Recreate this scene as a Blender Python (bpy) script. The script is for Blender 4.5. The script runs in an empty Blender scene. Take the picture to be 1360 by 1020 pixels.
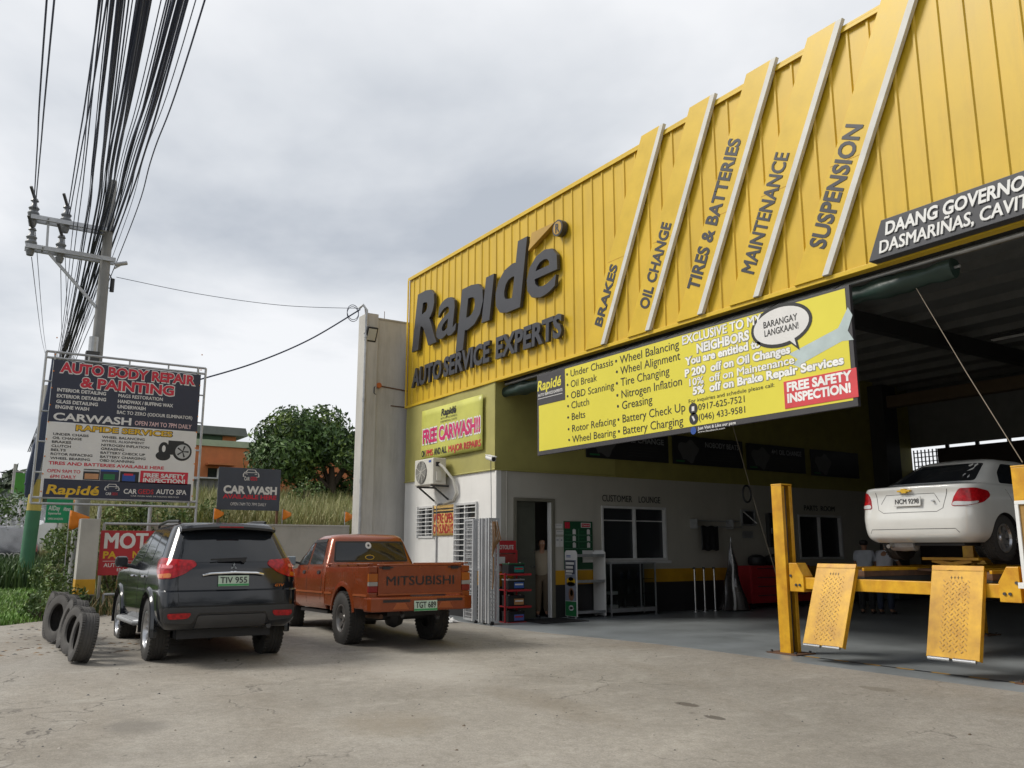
import bpy, bmesh, math, random
import numpy as np
from mathutils import Vector, Matrix
from mathutils.bvhtree import BVHTree
R = math.radians
PI = math.pi
random.seed(7); rng = np.random.default_rng(7)
scene = bpy.context.scene
col = scene.collection

# ------------------------------------------------------------------ camera
EYE = 1.42
PITCH, AZ, FPX = R(10.9), R(56.8), 1132.0
cam_d = bpy.data.cameras.new("camera")
cam = bpy.data.objects.new("camera", cam_d); col.objects.link(cam)
cam_d.sensor_fit = 'HORIZONTAL'; cam_d.sensor_width = 36.0
cam_d.lens = 36.0 * FPX / 1360.0
cam_d.clip_start = 0.05; cam_d.clip_end = 5000
cam.location = (0, 0, EYE)
cam.rotation_euler = (PI / 2 + PITCH, 0, AZ)
scene.camera = cam

# ------------------------------------------------------------------ world, sun, exposure
SUN_EL, SUN_AZ = R(44), R(213)          # azimuth measured clockwise from +Y
w = bpy.data.worlds.new("World"); scene.world = w; w.use_nodes = True
nt = w.node_tree; nt.nodes.clear()
def wn(t, **k):
    n = nt.nodes.new(t)
    for a, b in k.items(): setattr(n, a, b)
    return n
sky = wn('ShaderNodeTexSky', sky_type='NISHITA', sun_disc=False, sun_elevation=SUN_EL, sun_rotation=SUN_AZ)
bg_sky = wn('ShaderNodeBackground'); bg_sky.inputs[1].default_value = 0.08
nt.links.new(sky.outputs[0], bg_sky.inputs[0])
geo = wn('ShaderNodeTexCoord')
sepv = wn('ShaderNodeSeparateXYZ'); nt.links.new(geo.outputs['Generated'], sepv.inputs[0])
zz = wn('ShaderNodeMath', operation='MAXIMUM'); zz.inputs[1].default_value = 0.0; nt.links.new(sepv.outputs[2], zz.inputs[0])
za = wn('ShaderNodeMath', operation='ADD'); za.inputs[1].default_value = 0.22; nt.links.new(zz.outputs[0], za.inputs[0])
dv = wn('ShaderNodeVectorMath', operation='DIVIDE'); nt.links.new(geo.outputs['Generated'], dv.inputs[0])
cmb = wn('ShaderNodeCombineXYZ')
for i in range(3): nt.links.new(za.outputs[0], cmb.inputs[i])
nt.links.new(cmb.outputs[0], dv.inputs[1])
mp = wn('ShaderNodeMapping'); mp.inputs['Location'].default_value = (8.2, 6.1, 0.0); mp.inputs['Scale'].default_value = (1, 1, 0.0)
mp.inputs['Rotation'].default_value = (0, 0, R(40))
nt.links.new(dv.outputs[0], mp.inputs[0])
n1 = wn('ShaderNodeTexNoise'); n1.inputs['Scale'].default_value = 0.62; n1.inputs['Detail'].default_value = 7; n1.inputs['Roughness'].default_value = 0.53
n1.inputs['Distortion'].default_value = 0.25
nt.links.new(mp.outputs[0], n1.inputs['Vector'])
cr = wn('ShaderNodeValToRGB')
e = cr.color_ramp.elements
e[0].position = 0.38; e[0].color = (0.46, 0.495, 0.55, 1)
e[1].position = 0.54; e[1].color = (0.85, 0.86, 0.88, 1)
m_ = e.new(0.46); m_.color = (0.67, 0.695, 0.73, 1)
nt.links.new(n1.outputs[0], cr.inputs[0])
bg_cl = wn('ShaderNodeBackground'); nt.links.new(cr.outputs[0], bg_cl.inputs[0]); bg_cl.inputs[1].default_value = 0.83
mx = wn('ShaderNodeMixShader'); mx.inputs[0].default_value = 0.93
nt.links.new(bg_sky.outputs[0], mx.inputs[1]); nt.links.new(bg_cl.outputs[0], mx.inputs[2])
wo = wn('ShaderNodeOutputWorld'); nt.links.new(mx.outputs[0], wo.inputs[0])

sun_d = bpy.data.lights.new("sun", 'SUN'); sun = bpy.data.objects.new("sun", sun_d); col.objects.link(sun)
sun_d.energy = 2.3; sun_d.angle = R(20); sun_d.color = (1.0, 0.95, 0.87)
sd = Vector((math.sin(SUN_AZ) * math.cos(SUN_EL), math.cos(SUN_AZ) * math.cos(SUN_EL), math.sin(SUN_EL)))
sun.rotation_euler = sd.to_track_quat('Z', 'Y').to_euler()
scene.view_settings.view_transform = 'Standard'; scene.view_settings.look = 'None'
scene.view_settings.exposure = 0.45; scene.view_settings.gamma = 1.0
scene.cycles.max_bounces = 8
scene.cycles.volume_step_rate = 2.0

# ------------------------------------------------------------------ photo pixel -> point on a real plane (survey of the place)
_c, _s = math.cos(PITCH), math.sin(PITCH)
DH = Vector((-math.sin(AZ), math.cos(AZ))); RH = Vector((math.cos(AZ), math.sin(AZ)))
def ray(x, y):
    up = -(y - 510) * _c + FPX * _s; fw = FPX * _c + (y - 510) * _s; ri = x - 680
    return Vector((DH.x * fw + RH.x * ri, DH.y * fw + RH.y * ri, up))
def atY(x, y, Y): v = ray(x, y); return Vector((0, 0, EYE)) + v * (Y / v.y)
def atX(x, y, X): v = ray(x, y); return Vector((0, 0, EYE)) + v * (X / v.x)
def atZ(x, y, z=0.0): v = ray(x, y); return Vector((0, 0, EYE)) + v * ((z - EYE) / v.z)

# ------------------------------------------------------------------ materials
MATS = {}
def mat(name, c, rough=0.6, metal=0.0, var=0.12, vs=3.0, bump=0.0, bs=40.0, spec=0.5, coat=0.0, c2=None, trans=0.0, alpha=1.0, dirt=0.0):
    if name in MATS: return MATS[name]
    m = bpy.data.materials.new(name); m.use_nodes = True
    t = m.node_tree; b = t.nodes['Principled BSDF']
    b.inputs['Roughness'].default_value = rough; b.inputs['Metallic'].default_value = metal
    b.inputs['Specular IOR Level'].default_value = spec
    b.inputs['Coat Weight'].default_value = coat; b.inputs['Coat Roughness'].default_value = 0.06
    b.inputs['Transmission Weight'].default_value = trans; b.inputs['Alpha'].default_value = alpha
    tc = t.nodes.new('ShaderNodeTexCoord')
    n = t.nodes.new('ShaderNodeTexNoise'); n.inputs['Scale'].default_value = vs; n.inputs['Detail'].default_value = 6
    n.inputs['Roughness'].default_value = 0.62
    t.links.new(tc.outputs['Object'], n.inputs['Vector'])
    r = t.nodes.new('ShaderNodeValToRGB'); r.color_ramp.elements[0].position = 0.3; r.color_ramp.elements[1].position = 0.7
    lo = tuple(max(0, x * (1 - var)) for x in c); hi = tuple(min(1, x * (1 + var)) for x in c)
    if c2: lo = c2
    r.color_ramp.elements[0].color = (*lo, 1); r.color_ramp.elements[1].color = (*hi, 1)
    t.links.new(n.outputs[0], r.inputs[0])
    out = r.outputs[0]
    if dirt > 0:
        n2 = t.nodes.new('ShaderNodeTexNoise'); n2.inputs['Scale'].default_value = 1.1; n2.inputs['Detail'].default_value = 9
        n2.inputs['Roughness'].default_value = 0.7
        mpp = t.nodes.new('ShaderNodeMapping'); mpp.inputs['Scale'].default_value = (3.0, 3.0, 0.35)
        t.links.new(tc.outputs['Object'], mpp.inputs[0]); t.links.new(mpp.outputs[0], n2.inputs['Vector'])
        r2 = t.nodes.new('ShaderNodeValToRGB'); r2.color_ramp.elements[0].position = 0.5; r2.color_ramp.elements[1].position = 0.78
        r2.color_ramp.elements[0].color = (0, 0, 0, 1); r2.color_ramp.elements[1].color = (dirt, dirt, dirt, 1)
        t.links.new(n2.outputs[0], r2.inputs[0])
        mxx = t.nodes.new('ShaderNodeMix'); mxx.data_type = 'RGBA'
        t.links.new(r2.outputs[0], mxx.inputs[0]); t.links.new(out, mxx.inputs[6])
        mxx.inputs[7].default_value = (c[0] * .35 + .03, c[1] * .33 + .027, c[2] * .3 + .022, 1)
        out = mxx.outputs[2]
    t.links.new(out, b.inputs['Base Color'])
    if bump > 0:
        nb = t.nodes.new('ShaderNodeTexNoise'); nb.inputs['Scale'].default_value = bs; nb.inputs['Detail'].default_value = 5
        t.links.new(tc.outputs['Object'], nb.inputs['Vector'])
        bp = t.nodes.new('ShaderNodeBump'); bp.inputs['Strength'].default_value = bump; bp.inputs['Distance'].default_value = 0.02
        t.links.new(nb.outputs[0], bp.inputs['Height']); t.links.new(bp.outputs[0], b.inputs['Normal'])
    if rough > 0.25 and metal < 0.9:
        mr = t.nodes.new('ShaderNodeMapRange'); mr.inputs[3].default_value = rough * 0.8; mr.inputs[4].default_value = min(1, rough * 1.2)
        t.links.new(n.outputs[0], mr.inputs[0]); t.links.new(mr.outputs[0], b.inputs['Roughness'])
    MATS[name] = m
    return m

M_YEL = mat('yellow_cladding', (0.61, 0.40, 0.018), 0.42, var=0.09, vs=0.8, dirt=0.26)
M_YELTRIM = mat('yellow_trim', (0.64, 0.425, 0.018), 0.4, var=0.08)
M_WHITE = mat('white_paint', (0.74, 0.74, 0.72), 0.55, var=0.05, dirt=0.12)
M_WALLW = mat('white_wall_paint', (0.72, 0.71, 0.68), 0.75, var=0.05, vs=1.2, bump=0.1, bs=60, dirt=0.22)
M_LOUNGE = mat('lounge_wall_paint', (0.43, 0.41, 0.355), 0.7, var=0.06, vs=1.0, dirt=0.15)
M_BANDY = mat('band_yellow', (0.55, 0.29, 0.01), 0.5, dirt=0.2)
M_BANDB = mat('band_black', (0.02, 0.02, 0.022), 0.5, dirt=0.1)
M_OLIVE = mat('olive_tarp', (0.36, 0.33, 0.10), 0.55, var=0.1, vs=1.5, bump=0.15, bs=5)
M_DGREY = mat('dark_grey_letter', (0.033, 0.034, 0.041), 0.45, var=0.15)
M_BLACK = mat('black_plastic', (0.016, 0.016, 0.018), 0.5, var=0.2)
M_RUBBER = mat('rubber', (0.024, 0.023, 0.022), 0.8, var=0.35, vs=6, c2=(0.045, 0.042, 0.038), bump=0.2)
M_TYREOLD = mat('old_rubber', (0.040, 0.038, 0.037), 0.85, var=0.3, vs=5, c2=(0.07, 0.065, 0.058), bump=0.3, bs=30)
M_CONC = mat('old_concrete', (0.40, 0.385, 0.35), 0.85, var=0.14, vs=1.4, bump=0.2, bs=25, dirt=0.45)
M_CONCL = mat('pale_concrete', (0.50, 0.485, 0.45), 0.8, var=0.13, vs=0.7, bump=0.15, bs=30, dirt=0.55)
M_GALV = mat('galvanised', (0.42, 0.43, 0.44), 0.45, 0.6, var=0.15, vs=8)
M_STEEL = mat('brushed_steel', (0.6, 0.6, 0.6), 0.25, 1.0)
M_CHROME = mat('chrome', (0.8, 0.8, 0.8), 0.08, 1.0)
M_RIM = mat('alloy_rim', (0.55, 0.55, 0.56), 0.28, 0.85)
M_RIMG = mat('grey_alloy', (0.24, 0.23, 0.22), 0.4, 0.7)
M_GLASSD = mat('tinted_glass', (0.012, 0.014, 0.017), 0.05, spec=0.6, var=0.02)
M_GLASSW = mat('window_glass', (0.03, 0.033, 0.036), 0.06, spec=0.5, var=0.05)
M_RED = mat('red_paint', (0.42, 0.022, 0.03), 0.45, var=0.08)
M_BRED = mat('bright_red_print', (0.55, 0.02, 0.045), 0.5, var=0.04)
M_NAVY = mat('navy_print', (0.022, 0.026, 0.05), 0.45, var=0.08)
M_PRINTW = mat('white_print', (0.68, 0.67, 0.65), 0.55, var=0.04)
M_PRINTB = mat('black_print', (0.018, 0.018, 0.018), 0.55)
M_PRINTY = mat('yellow_print', (0.70, 0.62, 0.055), 0.4, var=0.04, vs=1.0, bump=0.06, bs=3)
M_GOLD = mat('gold_print', (0.66, 0.40, 0.02), 0.5)
M_ORANGE = mat('orange_flag', (0.68, 0.20, 0.01), 0.7)
M_GREENP = mat('green_print', (0.02, 0.17, 0.055), 0.5)
M_DGREEN = mat('dark_green_print', (0.012, 0.075, 0.032), 0.5)
M_LIFT = mat('lift_yellow', (0.68, 0.38, 0.014), 0.42, var=0.12, vs=5, c2=(0.5, 0.22, 0.01), dirt=0.45)
M_RUST = mat('rusty_steel', (0.16, 0.08, 0.04), 0.8, c2=(0.08, 0.045, 0.03), vs=6)
M_DARKST = mat('dark_steel', (0.065, 0.065, 0.065), 0.6, 0.3)
M_ROOFU = mat('roof_underside', (0.21, 0.21, 0.20), 0.7, dirt=0.2)
M_GREENTARP = mat('green_tarp', (0.022, 0.045, 0.036), 0.42, var=0.25, vs=2.5, bump=0.5, bs=7)
M_CABLE = mat('cable_black', (.026, .038, .078), .55)
M_SKIN = mat('skin', (0.33, 0.17, 0.10), 0.6)
M_HAIR = mat('hair', (0.012, 0.01, 0.009), 0.6)
M_CREAM = mat('cream_metal', (0.62, 0.60, 0.53), 0.45, dirt=0.15)
M_BLUE = mat('blue_print', (0.02, 0.07, 0.30), 0.5)
M_FLOOR = mat('floor_paint', (0.235, 0.255, 0.265), 0.38, var=0.16, vs=0.9, c2=(0.17, 0.185, 0.19), bump=0.03, bs=40, dirt=0.25)
M_LAMP_R = mat('lamp_red', (0.36, 0.004, 0.008), 0.15, var=0.5, vs=22)
M_LAMP_A = mat('lamp_amber', (0.55, 0.14, 0.01), 0.15, coat=0.8)
M_LAMP_C = mat('lamp_clear', (0.55, 0.55, 0.55), 0.12, coat=0.8)
M_PLATE = mat('plate_green', (0.50, 0.62, 0.50), 0.4)
M_PLATEB = mat('plate_band_green', (0.05, 0.30, 0.10), 0.4)

# ------------------------------------------------------------------ mesh builder
class MB:
    def __init__(s): s.v = []; s.f = []; s.m = []; s.mats = []
    def mi(s, m):
        if m not in s.mats: s.mats.append(m)
        return s.mats.index(m)
    def add(s, vs, fs, m):
        o = len(s.v); k = s.mi(m)
        s.v += [tuple(x) for x in vs]
        for f in fs: s.f.append(tuple(i + o for i in f)); s.m.append(k)
        return s
    def box(s, x0, x1, y0, y1, z0, z1, m, M=None):
        vs = [Vector((x, y, z)) for z in (z0, z1) for y in (y0, y1) for x in (x0, x1)]
        if M: vs = [M @ v for v in vs]
        return s.add(vs, [(0, 2, 3, 1), (4, 5, 7, 6), (0, 1, 5, 4), (2, 6, 7, 3), (0, 4, 6, 2), (1, 3, 7, 5)], m)
    def beam(s, p, q, wd, ht, m, up=(0, 0, 1)):
        p = Vector(p); q = Vector(q); d = (q - p).normalized(); u = Vector(up)
        sx = d.cross(u)
        if sx.length < 1e-4: sx = d.cross(Vector((0, 1, 0)))
        sx.normalize(); u2 = sx.cross(d)
        vs = [a + sx * (i * wd / 2) + u2 * (j * ht / 2) for a in (p, q) for j in (-1, 1) for i in (-1, 1)]
        return s.add(vs, [(0, 1, 3, 2), (4, 6, 7, 5), (0, 4, 5, 1), (2, 3, 7, 6), (0, 2, 6, 4), (1, 5, 7, 3)], m)
    def tube(s, pts, r, m, n=8, caps=True):
        pts = [Vector(p) for p in pts]; rr = r if isinstance(r, (list, tuple)) else [r] * len(pts)
        vs = []; fs = []; pu = None
        for i, p in enumerate(pts):
            d = (pts[min(i + 1, len(pts) - 1)] - pts[max(i - 1, 0)]).normalized()
            if pu is None:
                pu = d.cross(Vector((0, 0, 1)))
                if pu.length < 1e-3: pu = d.cross(Vector((0, 1, 0)))
            pu = (pu - d * pu.dot(d)).normalized(); pv = d.cross(pu)
            for k in range(n):
                a = 2 * PI * k / n
                vs.append(p + (pu * math.cos(a) + pv * math.sin(a)) * rr[i])
        for i in range(len(pts) - 1):
            for k in range(n):
                a = i * n + k; b = i * n + (k + 1) % n
                fs.append((a, b, b + n, a + n))
        if caps:
            fs.append(tuple(range(n))[::-1]); fs.append(tuple(range(len(vs) - n, len(vs))))
        return s.add(vs, fs, m)
    def cyl(s, p, q, r, m, n=16, r2=None): return s.tube([p, q], [r, r if r2 is None else r2], m, n)
    def prism(s, poly, o, u, v, dep, m):
        o = Vector(o); u = Vector(u); v = Vector(v); d = Vector(dep); n = len(poly)
        a = [o + u * x + v * y for x, y in poly]; b = [p + d for p in a]
        return s.add(a + b, [tuple(range(n)), tuple(range(2 * n - 1, n - 1, -1))] + [(i, i + n, (i + 1) % n + n, (i + 1) % n) for i in range(n)], m)
    def lathe(s, prof, o, ax, m, n=32, mats=None):
        o = Vector(o); ax = Vector(ax).normalized()
        u = ax.cross(Vector((0, 0, 1)));
        if u.length < 1e-3: u = Vector((1, 0, 0))
        u.normalize(); v = ax.cross(u); vs = []; k = len(prof)
        for i in range(n):
            a = 2 * PI * i / n; d = u * math.cos(a) + v * math.sin(a)
            vs += [o + d * r + ax * h for r, h in prof]
        fs = [(i * k + j, ((i + 1) % n) * k + j, ((i + 1) % n) * k + j + 1, i * k + j + 1) for i in range(n) for j in range(k - 1)]
        return s.add(vs, fs, m)
    def quad(s, a, b, c, d, m): return s.add([a, b, c, d], [(0, 1, 2, 3)], m)
    def mesh(s, name):
        me = bpy.data.meshes.new(name); me.from_pydata(s.v, [], s.f)
        for m in s.mats: me.materials.append(m)
        me.polygons.foreach_set('material_index', s.m); me.update()
        return me
    def build(s, name, parent=None, smooth=False, bevel=0.0, ang=35):
        me = s.mesh(name)
        if parent is None or True:
            bm = bmesh.new(); bm.from_mesh(me); bmesh.ops.recalc_face_normals(bm, faces=bm.faces); bm.to_mesh(me); bm.free()
        if smooth:
            me.polygons.foreach_set('use_smooth', [True] * len(me.polygons)); me.set_sharp_from_angle(angle=R(ang))
        o = bpy.data.objects.new(name, me); col.objects.link(o)
        if bevel:
            b = o.modifiers.new('b', 'BEVEL'); b.width = bevel; b.segments = 2; b.limit_method = 'ANGLE'; b.angle_limit = R(40)
        if parent: o.parent = parent
        return o

def tag(o, label=None, cat=None, group=None, kind=None):
    if label: o['label'] = label
    if cat: o['category'] = cat
    if group: o['group'] = group
    if kind: o['kind'] = kind
    return o
def thing(name, label, cat, loc=(0, 0, 0), rz=0.0, group=None):
    o = bpy.data.objects.new(name, None); col.objects.link(o); o.location = loc; o.rotation_euler = (0, 0, rz)
    o.empty_display_size = 0.2
    return tag(o, label, cat, group)
def copy_tree(o, parent=None):
    c = o.copy(); col.objects.link(c)
    if parent: c.parent = parent
    for ch in list(o.children): copy_tree(ch, c)
    return c

# ------------------------------------------------------------------ lettering
_txt = {}
def text_mesh(s, bold=0.0, res=3):
    k = (s, bold)
    if k in _txt: return _txt[k]
    c = bpy.data.curves.new('t', 'FONT'); c.body = s; c.size = 1.0; c.offset = bold; c.resolution_u = res
    o = bpy.data.objects.new('t', c); me = bpy.data.meshes.new_from_object(o)
    v = np.array([x.co[:] for x in me.vertices]) if len(me.vertices) else np.zeros((0, 3))
    f = [tuple(p.vertices) for p in me.polygons]
    bpy.data.objects.remove(o); bpy.data.curves.remove(c); bpy.data.meshes.remove(me)
    _txt[k] = (v, f); return v, f
CAP = None
def put_text(mb, s, o, u, v, w, h, m, bold=0.0, shear=0.0, align='L', depth=0.0, n=None, off=0.0):
    """w = width (None: natural at x-scale 1), h = cap height; o = left end of the baseline."""
    global CAP
    if CAP is None: CAP = text_mesh('H')[0][:, 1].max()
    if not hasattr(mb, 'marks'): mb.marks = []
    if not mb.marks or mb.marks[-1] != 'hold': mb.marks.append((len(mb.v), len(mb.f)))
    if bold > 0 and 'M' in s:
        mb.marks.append('hold'); k = bold * h * .9; u0 = Vector(u).normalized(); v0 = Vector(v).normalized(); O_ = Vector(o)
        for i, (dx, dy) in enumerate(((-k, -k * .6), (k, -k * .6), (-k, k * .6), (k, k * .6))):
            put_text(mb, s, O_ + u0 * dx + v0 * dy, u, v, w, h, m, 0.0, shear, align, depth + .0004 * i if depth else 0, n, off + (0 if depth else .0004 * i))
        mb.marks.pop(); return
    a, f = text_mesh(s, bold)
    if len(a) == 0: return
    a = a.copy(); x0, x1 = a[:, 0].min(), a[:, 0].max()
    sy = h / CAP; sx = sy if w is None else w / (x1 - x0)
    W = (x1 - x0) * sx
    a[:, 0] = (a[:, 0] - x0) * sx; a[:, 1] *= sy; a[:, 0] += a[:, 1] * shear
    if align == 'C': a[:, 0] -= W / 2
    if align == 'R': a[:, 0] -= W
    u = Vector(u).normalized(); v = Vector(v).normalized(); nn = Vector(n) if n else u.cross(v); o = Vector(o) + nn * off
    P = [o + u * p[0] + v * p[1] for p in a]
    if depth <= 0: mb.add(P, f, m)
    else:
        Q = [p + nn * depth for p in P]; N = len(P); ed = {}
        for q in f:
            for i in range(len(q)):
                e = (q[i], q[(i + 1) % len(q)]); ed[e] = ed.get(e, 0) + 1
        sides = [(a_, b_, b_ + N, a_ + N) for (a_, b_) in ed if (b_, a_) not in ed]
        mb.add(P + Q, [tuple(i + N for i in q) for q in f] + sides, m)
def flat(name, parent, fill):
    mb = MB(); fill(mb)
    me = mb.mesh(name); o = bpy.data.objects.new(name, me); col.objects.link(o)
    if parent: o.parent = parent
    return o

def lines(mb, parent):
    """one lettering part per line of writing"""
    mk = [m for m in getattr(mb, 'marks', [])] or [(0, 0)]
    mk[0] = (0, 0); ends = mk[1:] + [(len(mb.v), len(mb.f))]
    for (v0, f0), (v1, f1) in zip(mk, ends):
        if f1 <= f0: continue
        q = MB(); q.mats = mb.mats; q.v = mb.v[v0:v1]; q.f = [tuple(i - v0 for i in f) for f in mb.f[f0:f1]]; q.m = mb.m[f0:f1]
        used = sorted(set(q.m)); q.mats = [mb.mats[i] for i in used]; q.m = [used.index(i) for i in q.m]
        o = q.build('lettering'); attach(o, parent)
def world_of(p):
    if p is None: return Matrix.Identity(4)
    return world_of(p.parent) @ p.matrix_parent_inverse @ Matrix.LocRotScale(p.location, p.rotation_euler, p.scale)
def attach(o, parent):
    o.parent = parent; o.matrix_parent_inverse = world_of(parent).inverted()
# ------------------------------------------------------------------ ground
def sstep(a, b, x):
    t = np.clip((np.asarray(x, float) - a) / (b - a), 0, 1); return t * t * (3 - 2 * t)
def fz(x): return -0.09 * sstep(-9.0, -14.5, x)
def gz(x, y):
    k = sstep(6.0, 9.2, y); a = -0.0185 * (np.clip(x, -21, 25) + 12)
    return a * (1 - k) + fz(x) * k
def field_z(x, y):
    """natural ground: under the apron it stays just below the concrete, outside it forms verge and field"""
    base = gz(x, y) - 0.10
    verge = 0.16 + 0.006 * (-17.5 - np.clip(x, -60, -17.5)) - 0.10 * sstep(1.0, -4.0, y)
    fld = 1.25 + 1.75 * sstep(-22, -42, x)
    nat = verge * (1 - sstep(3.6, 5.2, y)) + fld * sstep(3.6, 5.2, y) * sstep(-21.3, -22.0, x) + base * sstep(3.6, 5.2, y) * (1 - sstep(-21.3, -22.0, x))
    edge = -17.6 - 1.5 * sstep(1.0, 3.0, y)
    k = sstep(edge + 0.0, edge - 0.5, x)
    far = sstep(60, 200, np.hypot(x, y))
    return (base * (1 - k) + nat * k) * (1 - far) + 0.0 * far

M_SOIL = mat('soil', (0.075, 0.075, 0.035), 0.95, c2=(0.05, 0.06, 0.022), vs=0.7, bump=0.5, bs=8)
def grid_mesh(name, xs, ys, zf, m):
    X, Y = np.meshgrid(xs, ys); Z = zf(X, Y)
    v = np.stack([X, Y, Z], -1).reshape(-1, 3); nx = len(xs); ny = len(ys)
    i = (np.arange(ny - 1)[:, None] * nx + np.arange(nx - 1)[None]).ravel()
    f = np.stack([i, i + 1, i + nx + 1, i + nx], -1)
    me = bpy.data.meshes.new(name); me.from_pydata(v.tolist(), [], f.tolist()); me.materials.append(m)
    me.polygons.foreach_set('use_smooth', [True] * len(me.polygons)); me.update()
    o = bpy.data.objects.new(name, me); col.objects.link(o); return o
xs = np.concatenate([-np.geomspace(1500, 62, 14), np.arange(-60, -24, 2.0), np.arange(-24, -14, 0.25), np.arange(-14, 14, 1.0), np.geomspace(14, 1500, 16)])
ys = np.concatenate([-np.geomspace(1500, 22, 14), np.arange(-20, -2, 2.0), np.arange(-2, 8, 0.25), np.arange(8, 30, 1.0), np.geomspace(30, 1500, 16)])
tag(grid_mesh('ground', xs, ys, field_z, M_SOIL), kind='structure')

# concrete apron with cracks, stains and worn patches
def concrete_mat():
    m = bpy.data.materials.new('apron_concrete'); m.use_nodes = True; t = m.node_tree; b = t.nodes['Principled BSDF']
    N = lambda ty, **k: (lambda n: [setattr(n, a, v) for a, v in k.items()] and n or n)(t.nodes.new(ty))
    L = t.links.new
    tc = N('ShaderNodeTexCoord')
    def noise(scale, det=8, rough=0.65, sc=(1, 1, 1), dist=0.0):
        mpn = N('ShaderNodeMapping'); mpn.inputs['Scale'].default_value = sc; L(tc.outputs['Object'], mpn.inputs[0])
        n = N('ShaderNodeTexNoise'); n.inputs['Scale'].default_value = scale; n.inputs['Detail'].default_value = det
        n.inputs['Roughness'].default_value = rough; n.inputs['Distortion'].default_value = dist; L(mpn.outputs[0], n.inputs['Vector']); return n.outputs[0]
    def ramp(s, p0, c0, p1, c1):
        r = N('ShaderNodeValToRGB'); q = r.color_ramp.elements; q[0].position = p0; q[1].position = p1
        q[0].color = (*c0, 1); q[1].color = (*c1, 1); L(s, r.inputs[0]); return r.outputs[0]
    def mixc(fac, a, bb, mode='MIX'):
        x = N('ShaderNodeMix'); x.data_type = 'RGBA'; x.blend_type = mode
        for s_, i in ((fac, 0), (a, 6), (bb, 7)):
            if isinstance(s_, (int, float)): x.inputs[i].default_value = s_
            elif isinstance(s_, tuple): x.inputs[i].default_value = (*s_, 1)
            else: L(s_, x.inputs[i])
        return x.outputs[2]
    c = ramp(noise(0.45, 10, 0.6), 0.33, (0.235, 0.217, 0.186), 0.68, (0.34, 0.318, 0.28))
    c = mixc(ramp(noise(0.9, 8, 0.7, (1, 0.35, 1), 0.4), 0.52, (0, 0, 0), 0.72, (0.55,) * 3), c, (0.385, 0.36, 0.315))
    c = mixc(ramp(noise(0.28, 6, 0.55, (0.6, 1.3, 1), 0.6), 0.56, (0, 0, 0), 0.74, (0.6,) * 3), c, (0.19, 0.155, 0.11))
    c = mixc(1.0, c, ramp(noise(11, 8, 0.8), 0.32, (0.80, 0.79, 0.78), 0.68, (1.14, 1.14, 1.14)), 'MULTIPLY')
    c = mixc(1.0, c, ramp(noise(55, 4, 0.85), 0.35, (0.78, 0.77, 0.76), 0.65, (1.17, 1.17, 1.17)), 'MULTIPLY')
    c = mixc(ramp(noise(2.2, 9, 0.72, (1, .55, 1), .5), 0.55, (0, 0, 0), 0.70, (.5,) * 3), c, (0.40, 0.38, 0.335))
    c = mixc(ramp(noise(3.1, 9, 0.75, (.8, 1.2, 1), .8), 0.57, (0, 0, 0), 0.72, (.55,) * 3), c, (0.15, 0.13, 0.10))
    c = mixc(ramp(noise(42, 3, 0.6), 0.64, (0, 0, 0), 0.70, (.5,) * 3), c, (0.11, 0.10, 0.085))
    # dark crumbs and oil dots
    c = mixc(ramp(noise(9, 2, 0.4), 0.735, (0, 0, 0), 0.77, (0.6,) * 3), c, (0.07, 0.06, 0.05))
    # placed patches: oil spots, pale areas, darker areas under both vehicles
    sp = N('ShaderNodeSeparateXYZ'); L(tc.outputs['Object'], sp.inputs[0])
    wob = noise(3.0, 4)
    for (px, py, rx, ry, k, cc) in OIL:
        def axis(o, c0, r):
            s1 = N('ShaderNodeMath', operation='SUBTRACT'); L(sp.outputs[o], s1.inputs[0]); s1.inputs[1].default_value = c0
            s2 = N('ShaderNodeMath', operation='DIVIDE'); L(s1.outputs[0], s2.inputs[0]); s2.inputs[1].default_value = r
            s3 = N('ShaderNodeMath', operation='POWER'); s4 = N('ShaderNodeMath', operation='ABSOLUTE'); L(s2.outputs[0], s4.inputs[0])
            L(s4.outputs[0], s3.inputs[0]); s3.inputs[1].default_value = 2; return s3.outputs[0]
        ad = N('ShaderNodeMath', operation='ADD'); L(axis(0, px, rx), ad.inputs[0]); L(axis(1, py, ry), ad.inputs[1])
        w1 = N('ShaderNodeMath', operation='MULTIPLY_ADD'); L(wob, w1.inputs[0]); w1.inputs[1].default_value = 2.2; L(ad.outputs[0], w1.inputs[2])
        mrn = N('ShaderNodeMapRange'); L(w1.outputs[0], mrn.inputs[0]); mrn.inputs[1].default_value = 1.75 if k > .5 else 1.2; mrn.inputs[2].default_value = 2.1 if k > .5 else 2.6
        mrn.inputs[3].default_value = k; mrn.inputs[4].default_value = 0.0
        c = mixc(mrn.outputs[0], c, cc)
    # cracks: edges of a coarse, warped Voronoi, kept only in places
    wn_ = N('ShaderNodeTexNoise'); wn_.inputs['Scale'].default_value = 1.6; wn_.inputs['Detail'].default_value = 7; L(tc.outputs['Object'], wn_.inputs['Vector'])
    sc = N('ShaderNodeVectorMath', operation='SCALE'); L(wn_.outputs['Color'], sc.inputs[0]); sc.inputs['Scale'].default_value = 0.9
    av = N('ShaderNodeVectorMath', operation='ADD'); L(tc.outputs['Object'], av.inputs[0]); L(sc.outputs[0], av.inputs[1])
    vo = N('ShaderNodeTexVoronoi', feature='DISTANCE_TO_EDGE'); vo.inputs['Scale'].default_value = 0.33; L(av.outputs[0], vo.inputs['Vector'])
    crk = ramp(vo.outputs['Distance'], 0.0010, (.85, .85, .85), 0.0036, (0, 0, 0))
    keep = ramp(noise(0.55, 5, 0.6), 0.46, (0, 0, 0), 0.55, (1, 1, 1))
    cm = mixc(1.0, crk, keep, 'MULTIPLY')
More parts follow.
